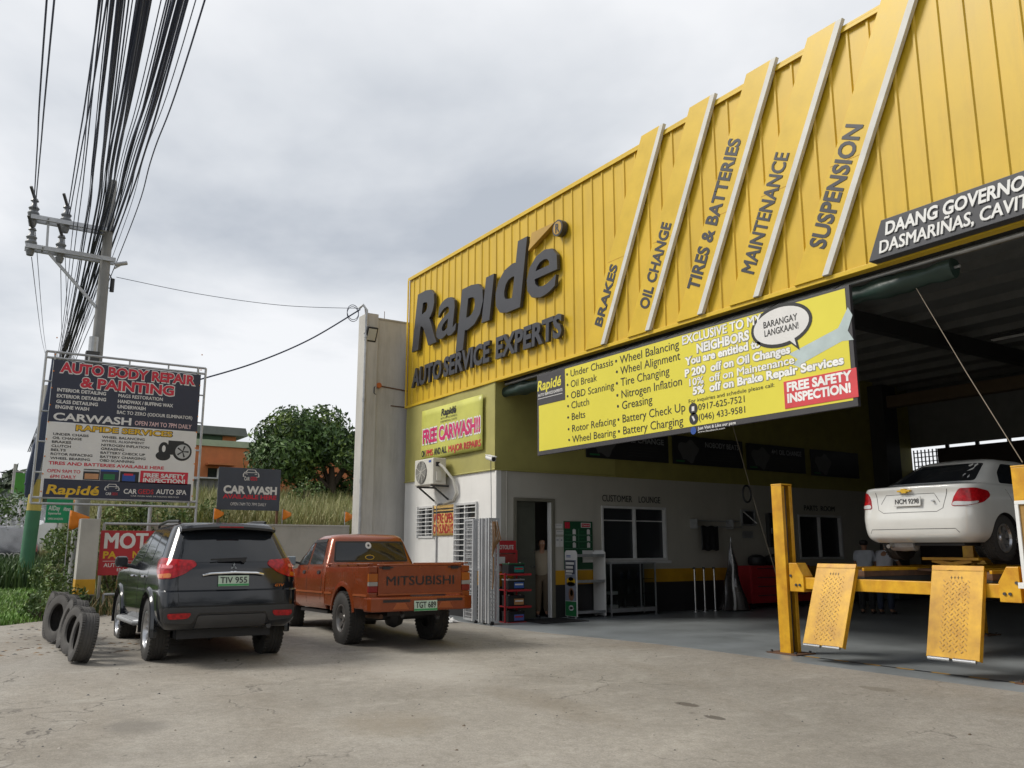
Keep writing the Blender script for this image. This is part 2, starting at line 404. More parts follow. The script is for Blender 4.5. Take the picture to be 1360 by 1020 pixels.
    c = mixc(cm, c, (0.075, 0.065, 0.055))
    L(c, b.inputs['Base Color'])
    L(ramp(noise(0.8, 6), 0.3, (0.72,) * 3, 0.7, (0.95,) * 3), b.inputs['Roughness'])
    bh = N('ShaderNodeMath', operation='MULTIPLY_ADD'); L(noise(70, 6, 0.75), bh.inputs[0]); bh.inputs[1].default_value = 1.0; L(noise(6, 6, 0.7), bh.inputs[2])
    bs = N('ShaderNodeMath', operation='SUBTRACT'); L(bh.outputs[0], bs.inputs[0]); L(cm, bs.inputs[1])
    bp = N('ShaderNodeBump'); bp.inputs['Strength'].default_value = 0.4; bp.inputs['Distance'].default_value = 0.018
    L(bs.outputs[0], bp.inputs['Height']); L(bp.outputs[0], b.inputs['Normal'])
    return m
def gpt(x, y):
    p = atZ(x, y, 0.0)
    for _ in range(4): p = atZ(x, y, float(gz(p.x, p.y)))
    return p
OIL = []
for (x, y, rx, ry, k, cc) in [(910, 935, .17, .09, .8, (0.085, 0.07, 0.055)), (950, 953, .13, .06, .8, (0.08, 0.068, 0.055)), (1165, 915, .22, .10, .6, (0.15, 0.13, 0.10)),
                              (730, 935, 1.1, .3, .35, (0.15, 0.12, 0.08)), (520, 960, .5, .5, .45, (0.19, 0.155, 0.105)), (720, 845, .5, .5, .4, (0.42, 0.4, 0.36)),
                              (560, 885, 1.4, .7, .4, (0.43, 0.41, 0.37)), (180, 965, .35, .25, .5, (0.12, 0.11, 0.095)), (500, 855, .9, .7, .4, (0.12, 0.11, 0.10)), (230, 868, .9, .6, .35, (0.12, 0.11, 0.10))]:  # last two: darker patches beneath the pickup and the black vehicle
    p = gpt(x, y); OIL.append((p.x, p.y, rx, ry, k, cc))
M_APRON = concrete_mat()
def apron():
    ys = np.concatenate([np.arange(-14, 0, 1.0), np.arange(0, 9.31, 0.2)])
    n = 60; v = []; f = []
    for j, y in enumerate(ys):
        lo = -17.65 - 1.6 * float(sstep(1.0, 2.9, y)) - 1.75 * float(sstep(3.2, 4.4, y)) + 0.12 * math.sin(y * 3.1) + 0.07 * math.sin(y * 7.7)
        for i in range(n + 1):
            t = i / n; x = lo + (26 - lo) * t ** 1.5
            v.append((x, y, float(gz(x, y))))
    for j in range(len(ys) - 1):
        for i in range(n):
            a = j * (n + 1) + i; f.append((a, a + 1, a + n + 2, a + n + 1))
    me = bpy.data.meshes.new('concrete_apron'); me.from_pydata(v, [], f); me.materials.append(M_APRON)
    me.polygons.foreach_set('use_smooth', [True] * len(f)); me.update()
    o = bpy.data.objects.new('concrete_apron', me); col.objects.link(o); tag(o, kind='structure')
apron()
def shop_floor():
    xs = np.arange(-20, 2.1, 0.25)
    o = grid_mesh('shop_floor', xs, np.array([9.18, 9.32, 9.84, 12, 16, 20, 25.5]), lambda x, y: fz(x) + 0.006 * sstep(9.18, 9.32, y) - 0.004 * (1 - sstep(9.18, 9.32, y)) + 0.0 * x, M_FLOOR)
    o['kind'] = 'structure'
    mb = MB(); i = 0; x = -8.4
    while x < 1.5:
        m = M_BANDY if i % 2 else M_BLACK
        mb.quad((x, 9.70, .011), (x + .22, 9.70, .011), (x + .22, 9.745, .011), (x, 9.745, .011), m); x += .22; i += 1
    tag(mb.build('floor_marking'), kind='structure')
shop_floor()
M_ASPH = mat('asphalt', (0.06, 0.06, 0.062), 0.9, bump=0.3, bs=60)
road = grid_mesh('road', np.arange(-160, -33.9, 4.0), np.linspace(-12, 3.3, 7), lambda x, y: field_z(x, y) + 0.03, M_ASPH); road['kind'] = 'structure'

# ------------------------------------------------------------------ the workshop building
YF = 9.84; XL = -20.1; XW = -15.7; XR = 2.0; YB = 25.5; RZ = 6.5
shop = thing('auto_service_shop', 'yellow fronted open workshop with dark raised lettering on ribbed cladding', 'workshop', (XW, YF, 0))
def sp(mb, name, parent=None, **k):
    """a part of the shop: geometry in world coordinates, parented to the shop's base"""
    o = mb.build(name, None, **k); attach(o, parent or shop); return o
def world_of(p):
    if p is None: return Matrix.Identity(4)
    return world_of(p.parent) @ p.matrix_parent_inverse @ Matrix.LocRotScale(p.location, p.rotation_euler, p.scale)
def attach(o, parent):
    o.parent = parent; o.matrix_parent_inverse = world_of(parent).inverted()
def wall(mb, axis, c0, c1, a0, a1, z0, z1, holes, zm):
    """axis 'x': wall plane at X in c0..c1 running along Y; 'y': plane at Y running along X. zm = [(ztop, material)]"""
    A = sorted({a0, a1, *[h[0] for h in holes], *[h[1] for h in holes]}); Z = sorted({z0, z1, *[h[2] for h in holes], *[h[3] for h in holes], *[q[0] for q in zm if z0 < q[0] < z1]})
    A = [a for a in A if a0 <= a <= a1]; Z = [z for z in Z if z0 <= z <= z1]
    for i in range(len(A) - 1):
        for j in range(len(Z) - 1):
            ca = (A[i] + A[i + 1]) / 2; cz = (Z[j] + Z[j + 1]) / 2
            if any(h[0] < ca < h[1] and h[2] < cz < h[3] for h in holes): continue
            m = next(q[1] for q in zm if cz < q[0])
            if axis == 'x': mb.box(c0, c1, A[i], A[i + 1], Z[j], Z[j + 1], m)
            else: mb.box(A[i], A[i + 1], c0, c1, Z[j], Z[j + 1], m)
# fascia: ribbed cladding
def fascia():
    mb = MB(); z0, z1 = 5.09, 8.58; pts = []
    x = XL; P = 0.318
    while x < XR:
        pts += [(x, YF), (x + P - .062, YF), (x + P - .052, YF - .022), (x + P - .022, YF - .022), (x + P - .006, YF)]; x += P
    pts += [(XR, YF)]
    n = len(pts); vs = [(a, b, z0) for a, b in pts] + [(a, b, z1) for a, b in pts]
    mb.add(vs, [(i, i + 1, i + 1 + n, i + n) for i in range(n - 1)], M_YEL)
    mb.box(XL + .01, XR, YF + .02, YF + .22, z0 + .01, z1 - .01, M_DARKST)
    mb.box(XL, XL + .012, YF + .001, YF + .24, z0, z1, M_YEL)
    sp(mb, 'fascia_cladding')
    tr = MB()
    tr.box(XL - .02, XR, YF - .05, YF + .26, z1 - .005, z1 + .035, M_YELTRIM)          # coping
    tr.box(XL - .02, XR, YF - .055, YF - .045, z1 - .06, z1 - .005, M_YELTRIM)
    tr.box(XL - .02, XR, YF - .055, YF + .10, z0 - .06, z0 + .005, M_YELTRIM)          # bottom flange
    tr.box(XL - .025, XL + .04, YF - .058, YF - .034, z0 - .06, z1 - .06, M_YELTRIM)
    sp(tr, 'fascia_trim', bevel=.006)
fascia()
# slanted fins with service names
FINS = [('BRAKES', -12.39, (-11.846, 5.416), (-11.32, 6.458), 0.205), ('OIL CHANGE', -11.18, (-10.581, 5.446), (-9.914, 6.802), 0.23), ('TIRES & BATTERIES', -9.94, (-9.388, 5.476), (-8.275, 7.651), 0.25), ('MAINTENANCE', -8.79, (-8.234, 5.446), (-7.395, 7.044), 0.255), ('SUSPENSION', -7.57, (-6.98, 5.456), (-6.221, 6.984), 0.265)]
fin_u = Vector((1.71, 0, 3.56)).normalized(); fin_v = Vector((-fin_u.z, 0, fin_u.x))
for word, xb, ta, tb, ch in FINS:
    f = MB(); z0, z1 = 5.09, 8.72; dx = 1.74; yf = YF - .085
    f.prism([(0, 0), (.49, 0), (.49 + dx, z1 - z0), (dx, z1 - z0)], (xb, yf, z0), (1, 0, 0), (0, 0, 1), (0, .115, 0), M_YELTRIM)
    fo = sp(f, 'slanted_fin', bevel=.004)
    e = MB(); e.prism([(.493, 0), (.60, 0), (.60 + dx, z1 - z0 - .03), (.493 + dx, z1 - z0 - .03)], (xb, yf - .025, z0 + .01), (1, 0, 0), (0, 0, 1), (0, .07, 0), mat('fin_edge_white', (.60, .59, .55), .55, dirt=.2))
    sp(e, 'white_edge', fo, bevel=.004)
    jn = MB(); jt = .42
    p0 = Vector((xb + dx * jt, yf - .003, z0 + (z1 - z0) * jt)); jn.box(p0.x + .005, p0.x + .48, p0.y, p0.y + .002, p0.z, p0.z + .008, M_BANDY); sp(jn, 'panel_joint', fo)
    a_ = Vector((ta[0], yf - .004, ta[1])) + fin_v * .045; b_ = Vector((tb[0], yf - .004, tb[1])) + fin_v * .045
    t = MB(); put_text(t, word, a_, fin_u, fin_v, (b_ - a_).length, ch, M_DGREY, bold=.03, n=(0, -1, 0), depth=.004); sp(t, 'lettering', fo)
# logo
def logo_text(mb, s, x, z, w, h, m, bold, shear, depth, off): put_text(mb, s, (x, YF - .035, z), (1, 0, 0), (0, 0, 1), w, h, m, bold, shear, depth=depth, n=(0, -1, 0), off=off)
lg = MB()
LX = [('R', -19.62, 1.36), ('a', -18.33, 1.0), ('p', -17.20, 1.06), ('\u0131', -16.10, .34), ('d', -15.60, 1.08), ('e', -14.36, 1.10)]
for ch, x, wd in LX:
    logo_text(lg, ch, x, 6.52, wd, 1.36, M_DGREY, .012 if ch in 'ae' else .034, .19, .075, .02)
logo = sp(lg, 'logo')
ac_ = MB(); ac_.prism([(0, 0), (.96, .33), (.14, .36)], (-14.20, YF - .14, 7.60), (1, 0, 0), (0, 0, 1), (0, .1, 0), mat('bronze_accent', (0.42, 0.25, 0.035), .45))
sp(ac_, 'accent_mark', logo)
rg = MB(); rg.cyl((-13.12, YF - .03, 7.76), (-13.12, YF - .16, 7.76), .17, M_DGREY, 24); rg.cyl((-13.12, YF - .161, 7.76), (-13.12, YF - .166, 7.76), .135, mat('bronze_accent', (0, 0, 0)), 24)
put_text(rg, 'R', (-13.18, YF - .168, 7.67), (1, 0, 0), (0, 0, 1), .13, .18, M_DGREY, .02, n=(0, -1, 0), depth=.006); sp(rg, 'registered_mark', logo)
ax_ = MB(); x = -19.86
for wd, x0, x1 in (('AUTO', -19.62, -18.02), ('SERVICE', -17.91, -15.78), ('EXPERTS', -15.52, -13.08)):
    ax_ = MB(); logo_text(ax_, wd, x0, 5.52, x1 - x0, .44, M_DGREY, .035, .06, .07, .02); sp(ax_, 'lettering')
# address board (runs out of the picture to the right)
ab = MB(); yb = YF - .22
ab.prism([(-.22, .0), (3.3, .0), (3.52, .50), (.0, .50)], (-6.06, yb, 5.05), (1, 0, 0), (0, 0, 1), (0, .2, 0), mat('address_board_grey', (0.05, 0.052, 0.06), .5))
abo = sp(ab, 'address_board', bevel=.006)
t = MB(); put_text(t, 'DAANG GOVERNOR', (-6.01, yb - .004, 5.335), (1, 0, 0), (0, 0, 1), 1.84, .155, M_WHITE, .03, .16, depth=.012, n=(0, -1, 0))
put_text(t, 'DASMARI\u00d1AS, CAVITE', (-6.11, yb - .004, 5.115), (1, 0, 0), (0, 0, 1), 1.92, .155, M_WHITE, .03, .16, depth=.012, n=(0, -1, 0)); sp(t, 'lettering', abo)
# walls of the office block at the left end
WIN = [(-19.30, -18.45, 1.66, 2.44), (-17.42, -16.42, .30, 2.44)]
zmw = [(.62, M_BANDB), (.93, M_BANDY), (9, M_WALLW)]
mb = MB(); wall(mb, 'y', YF, YF + .15, XL, XW, -.12, 5.02, WIN, zmw); sp(mb, 'front_wall')
DOOR = (10.36, 11.36, -.12, 2.46); LWIN = (12.76, 14.80, 1.13, 2.40); PWIN = (19.76, 21.66, 1.12, 2.34)
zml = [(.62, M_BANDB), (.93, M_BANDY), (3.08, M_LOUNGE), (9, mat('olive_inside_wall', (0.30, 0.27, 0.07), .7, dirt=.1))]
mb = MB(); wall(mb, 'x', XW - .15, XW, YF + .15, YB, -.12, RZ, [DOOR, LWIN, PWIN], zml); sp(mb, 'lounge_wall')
mb = MB(); mb.box(XL, XL + .15, YF + .15, YB, -.12, RZ, M_WALLW); mb.box(XL, XR, YB, YB + .15, 4.56, RZ, M_ROOFU)
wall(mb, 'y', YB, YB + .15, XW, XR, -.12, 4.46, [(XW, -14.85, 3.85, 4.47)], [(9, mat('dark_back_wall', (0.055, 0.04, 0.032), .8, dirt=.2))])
mb.box(XR, XR + .15, YF, YB + .15, -.12, RZ, M_LOUNGE); sp(mb, 'outer_wall')
mb = MB()
for k in range(7): mb.box(XW + .03 + k * .125, XW + .06 + k * .125, YB + .03, YB + .06, 3.85, 4.47, M_DARKST)
for k in range(4): mb.box(XW, -14.85, YB + .07, YB + .09, 3.95 + k * .14, 3.975 + k * .14, M_DARKST)
sp(mb, 'grille')
for k in range(18): mb = MB(); mb.box(-14.6 + k * .93, -14.5 + k * .93, YB + .03, YB + .1, 4.462, 4.558, M_DARKST); sp(mb, 'slit_post')
# office interior shell
mb = MB(); mb.box(XL + .15, XW - .15, YF + .16, 16.0, 2.95, 3.05, M_LOUNGE); mb.box(XL + .15, XW - .15, 16.0, 16.1, -.1, 3.05, M_LOUNGE)
mb.box(-18.0, -17.95, YF + .16, 16.0, -.1, 2.95, M_LOUNGE); sp(mb, 'office_partition')
# upper covering stretched round the corner
mb = MB()
def tarp(p, q, nrm, zb, zt, n=26):
    vs = []; p = Vector(p); q = Vector(q); nrm = Vector(nrm)
    for i in range(n + 1):
        a = p.lerp(q, i / n)
        for j in range(8):
            k = j / 7; z = zb + (zt - zb) * k + (.02 * math.sin(i * .9) if j == 0 else 0)
            vs.append(a + nrm * (.018 + .012 * math.sin(i * .55 + j * .8) * math.sin(j * 1.1)) + Vector((0, 0, z)))
    mb.add(vs, [(i * 8 + j, (i + 1) * 8 + j, (i + 1) * 8 + j + 1, i * 8 + j + 1) for i in range(n) for j in range(7)], M_OLIVE)
tarp((XL + .02, YF, 0), (XW + .03, YF, 0), (0, -1, 0), 3.10, 5.05); tarp((XW, YF - .03, 0), (XW, 13.2, 0), (1, 0, 0), 3.10, 5.05)
mb.tube([(XL + .02, YF - .03, 3.09), (XW + .035, YF - .03, 3.10), (XW + .035, 13.2, 3.10)], .018, M_OLIVE, 6)
sp(mb, 'upper_covering', smooth=True)
# corner trim and slim conduit
mb = MB(); mb.beam((XW + .045, YF - .004, -.09), (XW + .045, YF - .004, 3.07), .05, .03, M_WALLW); mb.tube([(XW + .02, 10.12, -.05), (XW + .02, 10.12, 3.08)], .018, M_LOUNGE, 8); sp(mb, 'corner_trim')
# front windows with white frames and bars
def window_part(name, axis, plane, a0, a1, z0, z1, fm, mull, bars=None, out=-1, dep=.05):
    """frame proud of a wall; pane behind it; bars as a grille"""
    fr = MB(); t = .055
    def bx(m_, A0, A1, Z0, Z1, d0, d1, mt):
        lo, hi = sorted((plane + out * d0, plane + out * d1))
        if axis == 'y': m_.box(A0, A1, lo, hi, Z0, Z1, mt)
        else: m_.box(lo, hi, A0, A1, Z0, Z1, mt)
    bx(fr, a0, a1, z1 - t, z1, -.10, .025, fm); bx(fr, a0, a1, z0, z0 + t, -.10, .025, fm)
    bx(fr, a0, a0 + t, z0 + t, z1 - t, -.10, .025, fm); bx(fr, a1 - t, a1, z0 + t, z1 - t, -.10, .025, fm)
    for q in mull: bx(fr, q - .025, q + .025, z0 + t, z1 - t, -.09, .01, fm)
    fo = sp(fr, name, bevel=.004)
    pn = MB(); bx(pn, a0 + t, a1 - t, z0 + t, z1 - t, -.085, -.075, M_GLASSW); sp(pn, 'pane', fo)
    if bars:
        g = MB()
        for k in range(bars):
            z = z0 + t + (k + .5) * (z1 - z0 - 2 * t) / bars; bx(g, a0 + .01, a1 - .01, z - .008, z + .008, .04, .056, M_WHITE)
        bx(g, a0 + .005, a0 + .02, z0, z1, .026, .06, M_WHITE); bx(g, a1 - .02, a1 - .005, z0, z1, .026, .06, M_WHITE)
        sp(g, 'window_bars', fo)
    return fo
M_ALU = mat('window_frame_white', (0.58, 0.58, 0.57), .45, dirt=.1)
window_part('window', 'y', YF, *WIN[0], M_ALU, [-18.9], 7)
window_part('window', 'y', YF, *WIN[1], M_ALU, [-17.0], 17)
lw = window_part('window', 'x', XW, *LWIN, M_ALU, [13.80], None, out=1)
sl = MB(); sl.box(XW + .001, XW + .09, 12.72, 14.86, 1.06, 1.125, M_ALU); sl.box(XW - .07, XW - .05, 12.82, 14.74, 2.05, 2.075, M_ALU); sp(sl, 'sill', lw)
window_part('window', 'x', XW, *PWIN, M_ALU, [20.70], None, out=1)
# lounge doorway
mb = MB(); dk = mat('door_frame_paint', (0.16, 0.15, 0.115), .5)
for a0, a1, z0, z1 in ((DOOR[0] - .05, DOOR[0] + .02, -.09, 2.51), (DOOR[1] - .02, DOOR[1] + .05, -.09, 2.51), (DOOR[0] + .02, DOOR[1] - .02, 2.44, 2.51)): mb.box(XW - .12, XW + .03, a0, a1, z0, z1, dk)
sp(mb, 'door_frame', bevel=.004)
mb = MB(); dl = mat('door_leaf_paint', (0.075, 0.078, 0.06), .45)
mb.box(XW - .10, XW - .06, DOOR[0] + .022, 10.93, -.08, 2.438, dl); mb.box(XW - .059, XW - .05, 10.42, 10.88, .15, 1.0, dl); mb.box(XW - .059, XW - .05, 10.42, 10.88, 1.2, 2.3, dl)
dlo = sp(mb, 'door', bevel=.004); mb = MB(); mb.cyl((XW - .058, 10.88, 1.02), (XW - .0, 10.88, 1.02), .025, M_STEEL); mb.beam((XW - .01, 10.88, 1.02), (XW - .01, 10.78, 1.02), .02, .02, M_STEEL); mb.cyl((XW - .058, 10.88, 1.35), (XW - .03, 10.88, 1.35), .03, M_STEEL); sp(mb, 'handle', dlo)
mb = MB(); mb.box(XW - .115, XW - .01, 11.30, 11.335, -.08, 2.43, M_WHITE); sp(mb, 'door_edge')
t = MB()
put_text(t, 'CUSTOMER', (XW + .004, 12.80, 2.50), (0, 1, 0), (0, 0, 1), .92, .15, M_BLACK, .0, n=(1, 0, 0), depth=.006)
put_text(t, 'LOUNGE', (XW + .004, 13.93, 2.50), (0, 1, 0), (0, 0, 1), .70, .15, M_BLACK, .0, n=(1, 0, 0), depth=.006); sp(t, 'lettering')
t = MB(); put_text(t, 'PARTS  ROOM', (XW + .004, 20.05, 2.46), (0, 1, 0), (0, 0, 1), 1.35, .14, M_BLACK, .02, n=(1, 0, 0), depth=.006); sp(t, 'lettering')
# roof with purlins and girders, steel behind the fascia
mb = MB(); mb.box(XL, XR, YF + .23, YB + .3, RZ, RZ + .08, M_ROOFU); sp(mb, 'roof')
for y in np.arange(11.2, 25.2, 1.25):
    mb = MB(); mb.box(XW + .01, XR - .01, y, y + .07, RZ - .16, RZ - .002, M_ROOFU); sp(mb, 'purlin')
for x in (-10.6, -4.4):
    mb = MB(); mb.box(x - .1, x + .1, YF + .3, YB - .02, RZ - .52, RZ - .165, M_DARKST); sp(mb, 'rafter')
mb = MB(); mb.box(XW + .02, XR - .02, 23.6, 23.9, 5.62, 5.97, mat('primer_brown', (0.17, 0.12, 0.075), .7, dirt=.2)); sp(mb, 'girder')
mb = MB(); mb.box(XW + .005, XW + .5, 23.4, 24.1, -.05, RZ - .17, M_DARKST); sp(mb, 'column', bevel=.01)
mb = MB(); mb.box(XL + .15, XR, YF + .27, YF + .42, 5.02, 5.22, mat('lintel_tan', (0.24, 0.20, 0.14), .6, dirt=.3))
for x in np.arange(-15.2, 1.5, 1.24): mb.beam((x, YF + .06, 5.06), (x + .3, YF + .5, 5.06), .05, .04, M_DARKST)
mb.box(XL + .15, XR, YF + .222, YF + .262, 5.0, 6.49, M_DARKST); sp(mb, 'fascia_steel')
mb = MB(); mb.tube([(-15.6, YF + .20, 4.985), (XR - .1, YF + .20, 4.985)], .03, M_GALV, 10); sp(mb, 'tarpaulin_rail')
# ------------------------------------------------------------------ vehicles
# a body is lofted from horizontal outlines; lamps, glass and seams are laid on its surface as thin raised pieces
def outline(L, nr=7, nc=7, ns=22):
    z, xr, xf, w = L['z'], L['xr'], L['xf'], L['w']; rr, rf = L.get('rr', .2), L.get('rf', .3)
    br, bf = L.get('br', .04), L.get('bf', .1); wf = L.get('wf', w); ry = L.get('rry', rr); rfy = L.get('rfy', rf); P = []
    y1 = w - ry; y2 = wf - rfy
    for i in range(nr): y = y1 * i / nr; P.append((xr - br * (1 - (y / max(w, 1e-6)) ** 2) + br * (1 - (y1 / w) ** 2), y))
    for i in range(nc): a = PI / 2 * i / nc; P.append((xr + rr - rr * math.cos(a) ** .8 , y1 + ry * math.sin(a) ** .8))
    for i in range(ns):
        t = i / ns; x = xr + rr + (xf - rf - xr - rr) * t
        k = max(0, (t - .55) / .45); P.append((x, w + (wf - w) * k * k - L.get('tuck', 0) * max(0, (.25 - t) / .25) ** 2))
    for i in range(nc): a = PI / 2 * i / nc; P.append((xf - rf + rf * math.sin(a) ** .8, y2 + rfy * math.cos(a) ** .8))
    for i in range(nr): y = y2 * (1 - i / nr); P.append((xf + bf * (1 - (y / max(wf, 1e-6)) ** 2) - bf * (1 - (y2 / wf) ** 2), y))
    P.append((xf + bf - bf * (1 - (y2 / wf) ** 2), 0.0))
    full = P + [(x, -y) for x, y in P[-2:0:-1]]
    return [(x, y, z) for x, y in full]
def interp(levels, sub=3):
    keys = ['z', 'xr', 'xf', 'w', 'rr', 'rf', 'br', 'bf', 'wf', 'tuck']; out = []
    full = []
    for L in levels:
        d = dict(rr=.2, rf=.3, br=.04, bf=.1, tuck=0); d.update(L); d.setdefault('wf', d['w']); full.append(d)
    for i in range(len(full) - 1):
        a, b = full[i], full[i + 1]; p = full[max(i - 1, 0)]; q = full[min(i + 2, len(full) - 1)]
        for s_ in range(sub):
            t = s_ / sub; o = {}
            for k in keys:
                if a.get('hard'): m0 = b[k] - a[k]
                else: m0 = (b[k] - p[k]) / 2
                m1 = (b[k] - a[k]) if b.get('hard') else (q[k] - a[k]) / 2
                if (b[k] - a[k]) * m0 <= 0: m0 = 0
                if (b[k] - a[k]) * m1 <= 0: m1 = 0
                lim = 3 * abs(b[k] - a[k]); m0 = max(-lim, min(lim, m0)); m1 = max(-lim, min(lim, m1))
                o[k] = (2 * t**3 - 3 * t**2 + 1) * a[k] + (t**3 - 2 * t**2 + t) * m0 + (-2 * t**3 + 3 * t**2) * b[k] + (t**3 - t**2) * m1
            out.append(o)
    out.append(full[-1]); return out
def loft_body(name, levels, paint, under, arches, parent, sub=3, crown=0.03, ar=.42, depth=.30, mats=None):
    LV = interp(levels, sub); rings = [outline(L) for L in LV]; n = len(rings[0])
    v = [p for r in rings for p in r]; f = []
    for i in range(len(rings) - 1):
        for k in range(n): f.append((i * n + k, i * n + (k + 1) % n, (i + 1) * n + (k + 1) % n, (i + 1) * n + k))
    top = rings[-1]; cx = sum(p[0] for p in top) / n; last = (len(rings) - 1) * n; prev = last
    for s_, dz in ((.8, .35), (.55, .7), (.3, .92)):
        o = len(v); v += [(cx + (p[0] - cx) * s_, p[1] * s_, p[2] + crown * dz) for p in top]
        for k in range(n): f.append((prev + k, prev + (k + 1) % n, o + (k + 1) % n, o + k))
        prev = o
    v.append((cx, 0, top[0][2] + crown)); c = len(v) - 1
    f += [(prev + k, prev + (k + 1) % n, c) for k in range(n)]
    f.append(tuple(range(n))[::-1])
    me = bpy.data.meshes.new(name); me.from_pydata(v, [], f); me.materials.append(paint); me.materials.append(under)
    bm = bmesh.new(); bm.from_mesh(me); bmesh.ops.recalc_face_normals(bm, faces=bm.faces); bm.to_mesh(me); bm.free()
    o = bpy.data.objects.new(name, me); col.objects.link(o)
    if arches:
        mb = MB(); mb.mats = [paint, under]
        for (ax, az, r) in arches:
            for sgn in (1, -1):
                prof = [(x * 1.0, y) for x, y in ((0, 0), (r, 0), (r, depth + .3), (0, depth + .3))]
                mb.lathe(prof, (ax, sgn * (max(L['w'] for L in levels) - depth), az), (0, sgn, 0), under, 40)
        cm = mb.mesh('cut'); bm = bmesh.new(); bm.from_mesh(cm); bmesh.ops.remove_doubles(bm, verts=bm.verts, dist=1e-5); bmesh.ops.recalc_face_normals(bm, faces=bm.faces); bm.to_mesh(cm); bm.free()
        co = bpy.data.objects.new('cut', cm); col.objects.link(co)
        bo = o.modifiers.new('b', 'BOOLEAN'); bo.object = co; bo.operation = 'DIFFERENCE'; bo.solver = 'EXACT'
        dg = bpy.context.evaluated_depsgraph_get(); nm = bpy.data.meshes.new_from_object(o.evaluated_get(dg))
        o.modifiers.clear(); o.data = nm; nm.name = name; bpy.data.objects.remove(co)
    me = o.data
    me.polygons.foreach_set('use_smooth', [True] * len(me.polygons)); me.set_sharp_from_angle(angle=R(38))
    bm = bmesh.new(); bm.from_mesh(me); bvh = BVHTree.FromBMesh(bm); bm.free()
    o.parent = parent
    return o, bvh
def smooth_poly(pts, it=1, rad=.035):
    """round each corner with a small arc"""
    if not it: return pts
    q = []; n = len(pts)
    for i in range(n):
        p = Vector(pts[i]); a = Vector(pts[i - 1]); b = Vector(pts[(i + 1) % n])
        ra = min(rad, (a - p).length * .45); rb = min(rad, (b - p).length * .45)
        s_ = p + (a - p).normalized() * ra; e_ = p + (b - p).normalized() * rb
        for t in (0, .33, .67, 1): x = s_ * (1 - t) ** 2 + p * 2 * t * (1 - t) + e_ * t * t; q.append((x.x, x.y))
    return q
def laid(name, parent, bvh, poly, o, u, v, d, m, off=.006, rnd=1, grid=.07, thick=.012):
    """lay a flat outline (in the plane o,u,v) onto a body along d; real raised piece with a rim"""
    o = Vector(o); u = Vector(u).normalized(); v = Vector(v).normalized(); d = Vector(d).normalized()
    if rnd: poly = smooth_poly(poly, rnd)
    bm = bmesh.new(); vs = [bm.verts.new((x, y, 0)) for x, y in poly]
    for i in range(len(vs)): bm.edges.new((vs[i], vs[(i + 1) % len(vs)]))
    bmesh.ops.triangle_fill(bm, edges=bm.edges[:], use_beauty=True)
    x0 = min(p[0] for p in poly); x1 = max(p[0] for p in poly); y0 = min(p[1] for p in poly); y1 = max(p[1] for p in poly)
    for a0, a1, ax in ((x0, x1, 0), (y0, y1, 1)):
        n = max(1, int((a1 - a0) / grid))
        for k in range(1, n):
            c = a0 + (a1 - a0) * k / n; co = (c, 0, 0) if ax == 0 else (0, c, 0); no = (1, 0, 0) if ax == 0 else (0, 1, 0)
            bmesh.ops.bisect_plane(bm, geom=bm.verts[:] + bm.edges[:] + bm.faces[:], plane_co=co, plane_no=no)
    bmesh.ops.remove_doubles(bm, verts=bm.verts, dist=1e-4)
    last = 0.0; hits = []
    for q in bm.verts:
        p = o + u * q.co.x + v * q.co.y; h = bvh.ray_cast(p, d)
        hits.append((q, p, h[3]))
    good = [h[2] for h in hits if h[2] is not None]
    if not good: bm.free(); return None
    for q, p, t in hits:
        if t is None:
            t = min((g2[2] for g2 in hits if g2[2] is not None), key=lambda t2: 0) if False else sorted(((g2[1] - p).length, g2[2]) for g2 in hits if g2[2] is not None)[0][1]
        q.co = p + d * (t - off)
    be = [e for e in bm.edges if len(e.link_faces) == 1]
    ex = bmesh.ops.extrude_edge_only(bm, edges=be)
    for g_ in ex['geom']:
        if isinstance(g_, bmesh.types.BMVert): g_.co += d * (off + thick)
    for fc in bm.faces:
        fc.normal_update()
    bmesh.ops.recalc_face_normals(bm, faces=bm.faces)
    front = [fc for fc in bm.faces if abs(fc.normal.dot(d)) > .4]
    if front and sum(fc.normal.dot(d) * fc.calc_area() for fc in front) > 0:
        bmesh.ops.reverse_faces(bm, faces=bm.faces)
    me = bpy.data.meshes.new(name); bm.to_mesh(me); bm.free(); me.materials.append(m)
    me.polygons.foreach_set('use_smooth', [True] * len(me.polygons)); me.set_sharp_from_angle(angle=R(35))
    ob = bpy.data.objects.new(name, me); col.objects.link(ob); ob.parent = parent; return ob
REAR = dict(o=(-3, 0, 0), u=(0, 1, 0), v=(0, 0, 1), d=(1, 0, 0))
def SIDE(s): return dict(o=(0, 3 * s, 0), u=(1, 0, 0), v=(0, 0, 1), d=(0, -s, 0))
def line_poly(pts, wd):
    """thin band along a polyline"""
    L = []; Rr = []
    for i, p in enumerate(pts):
        a = Vector(pts[max(i - 1, 0)]); b = Vector(pts[min(i + 1, len(pts) - 1)]); t = (b - a).normalized(); nn = Vector((-t.y, t.x)) * wd / 2
        L.append((p[0] + nn.x, p[1] + nn.y)); Rr.append((p[0] - nn.x, p[1] - nn.y))
    return L + Rr[::-1]
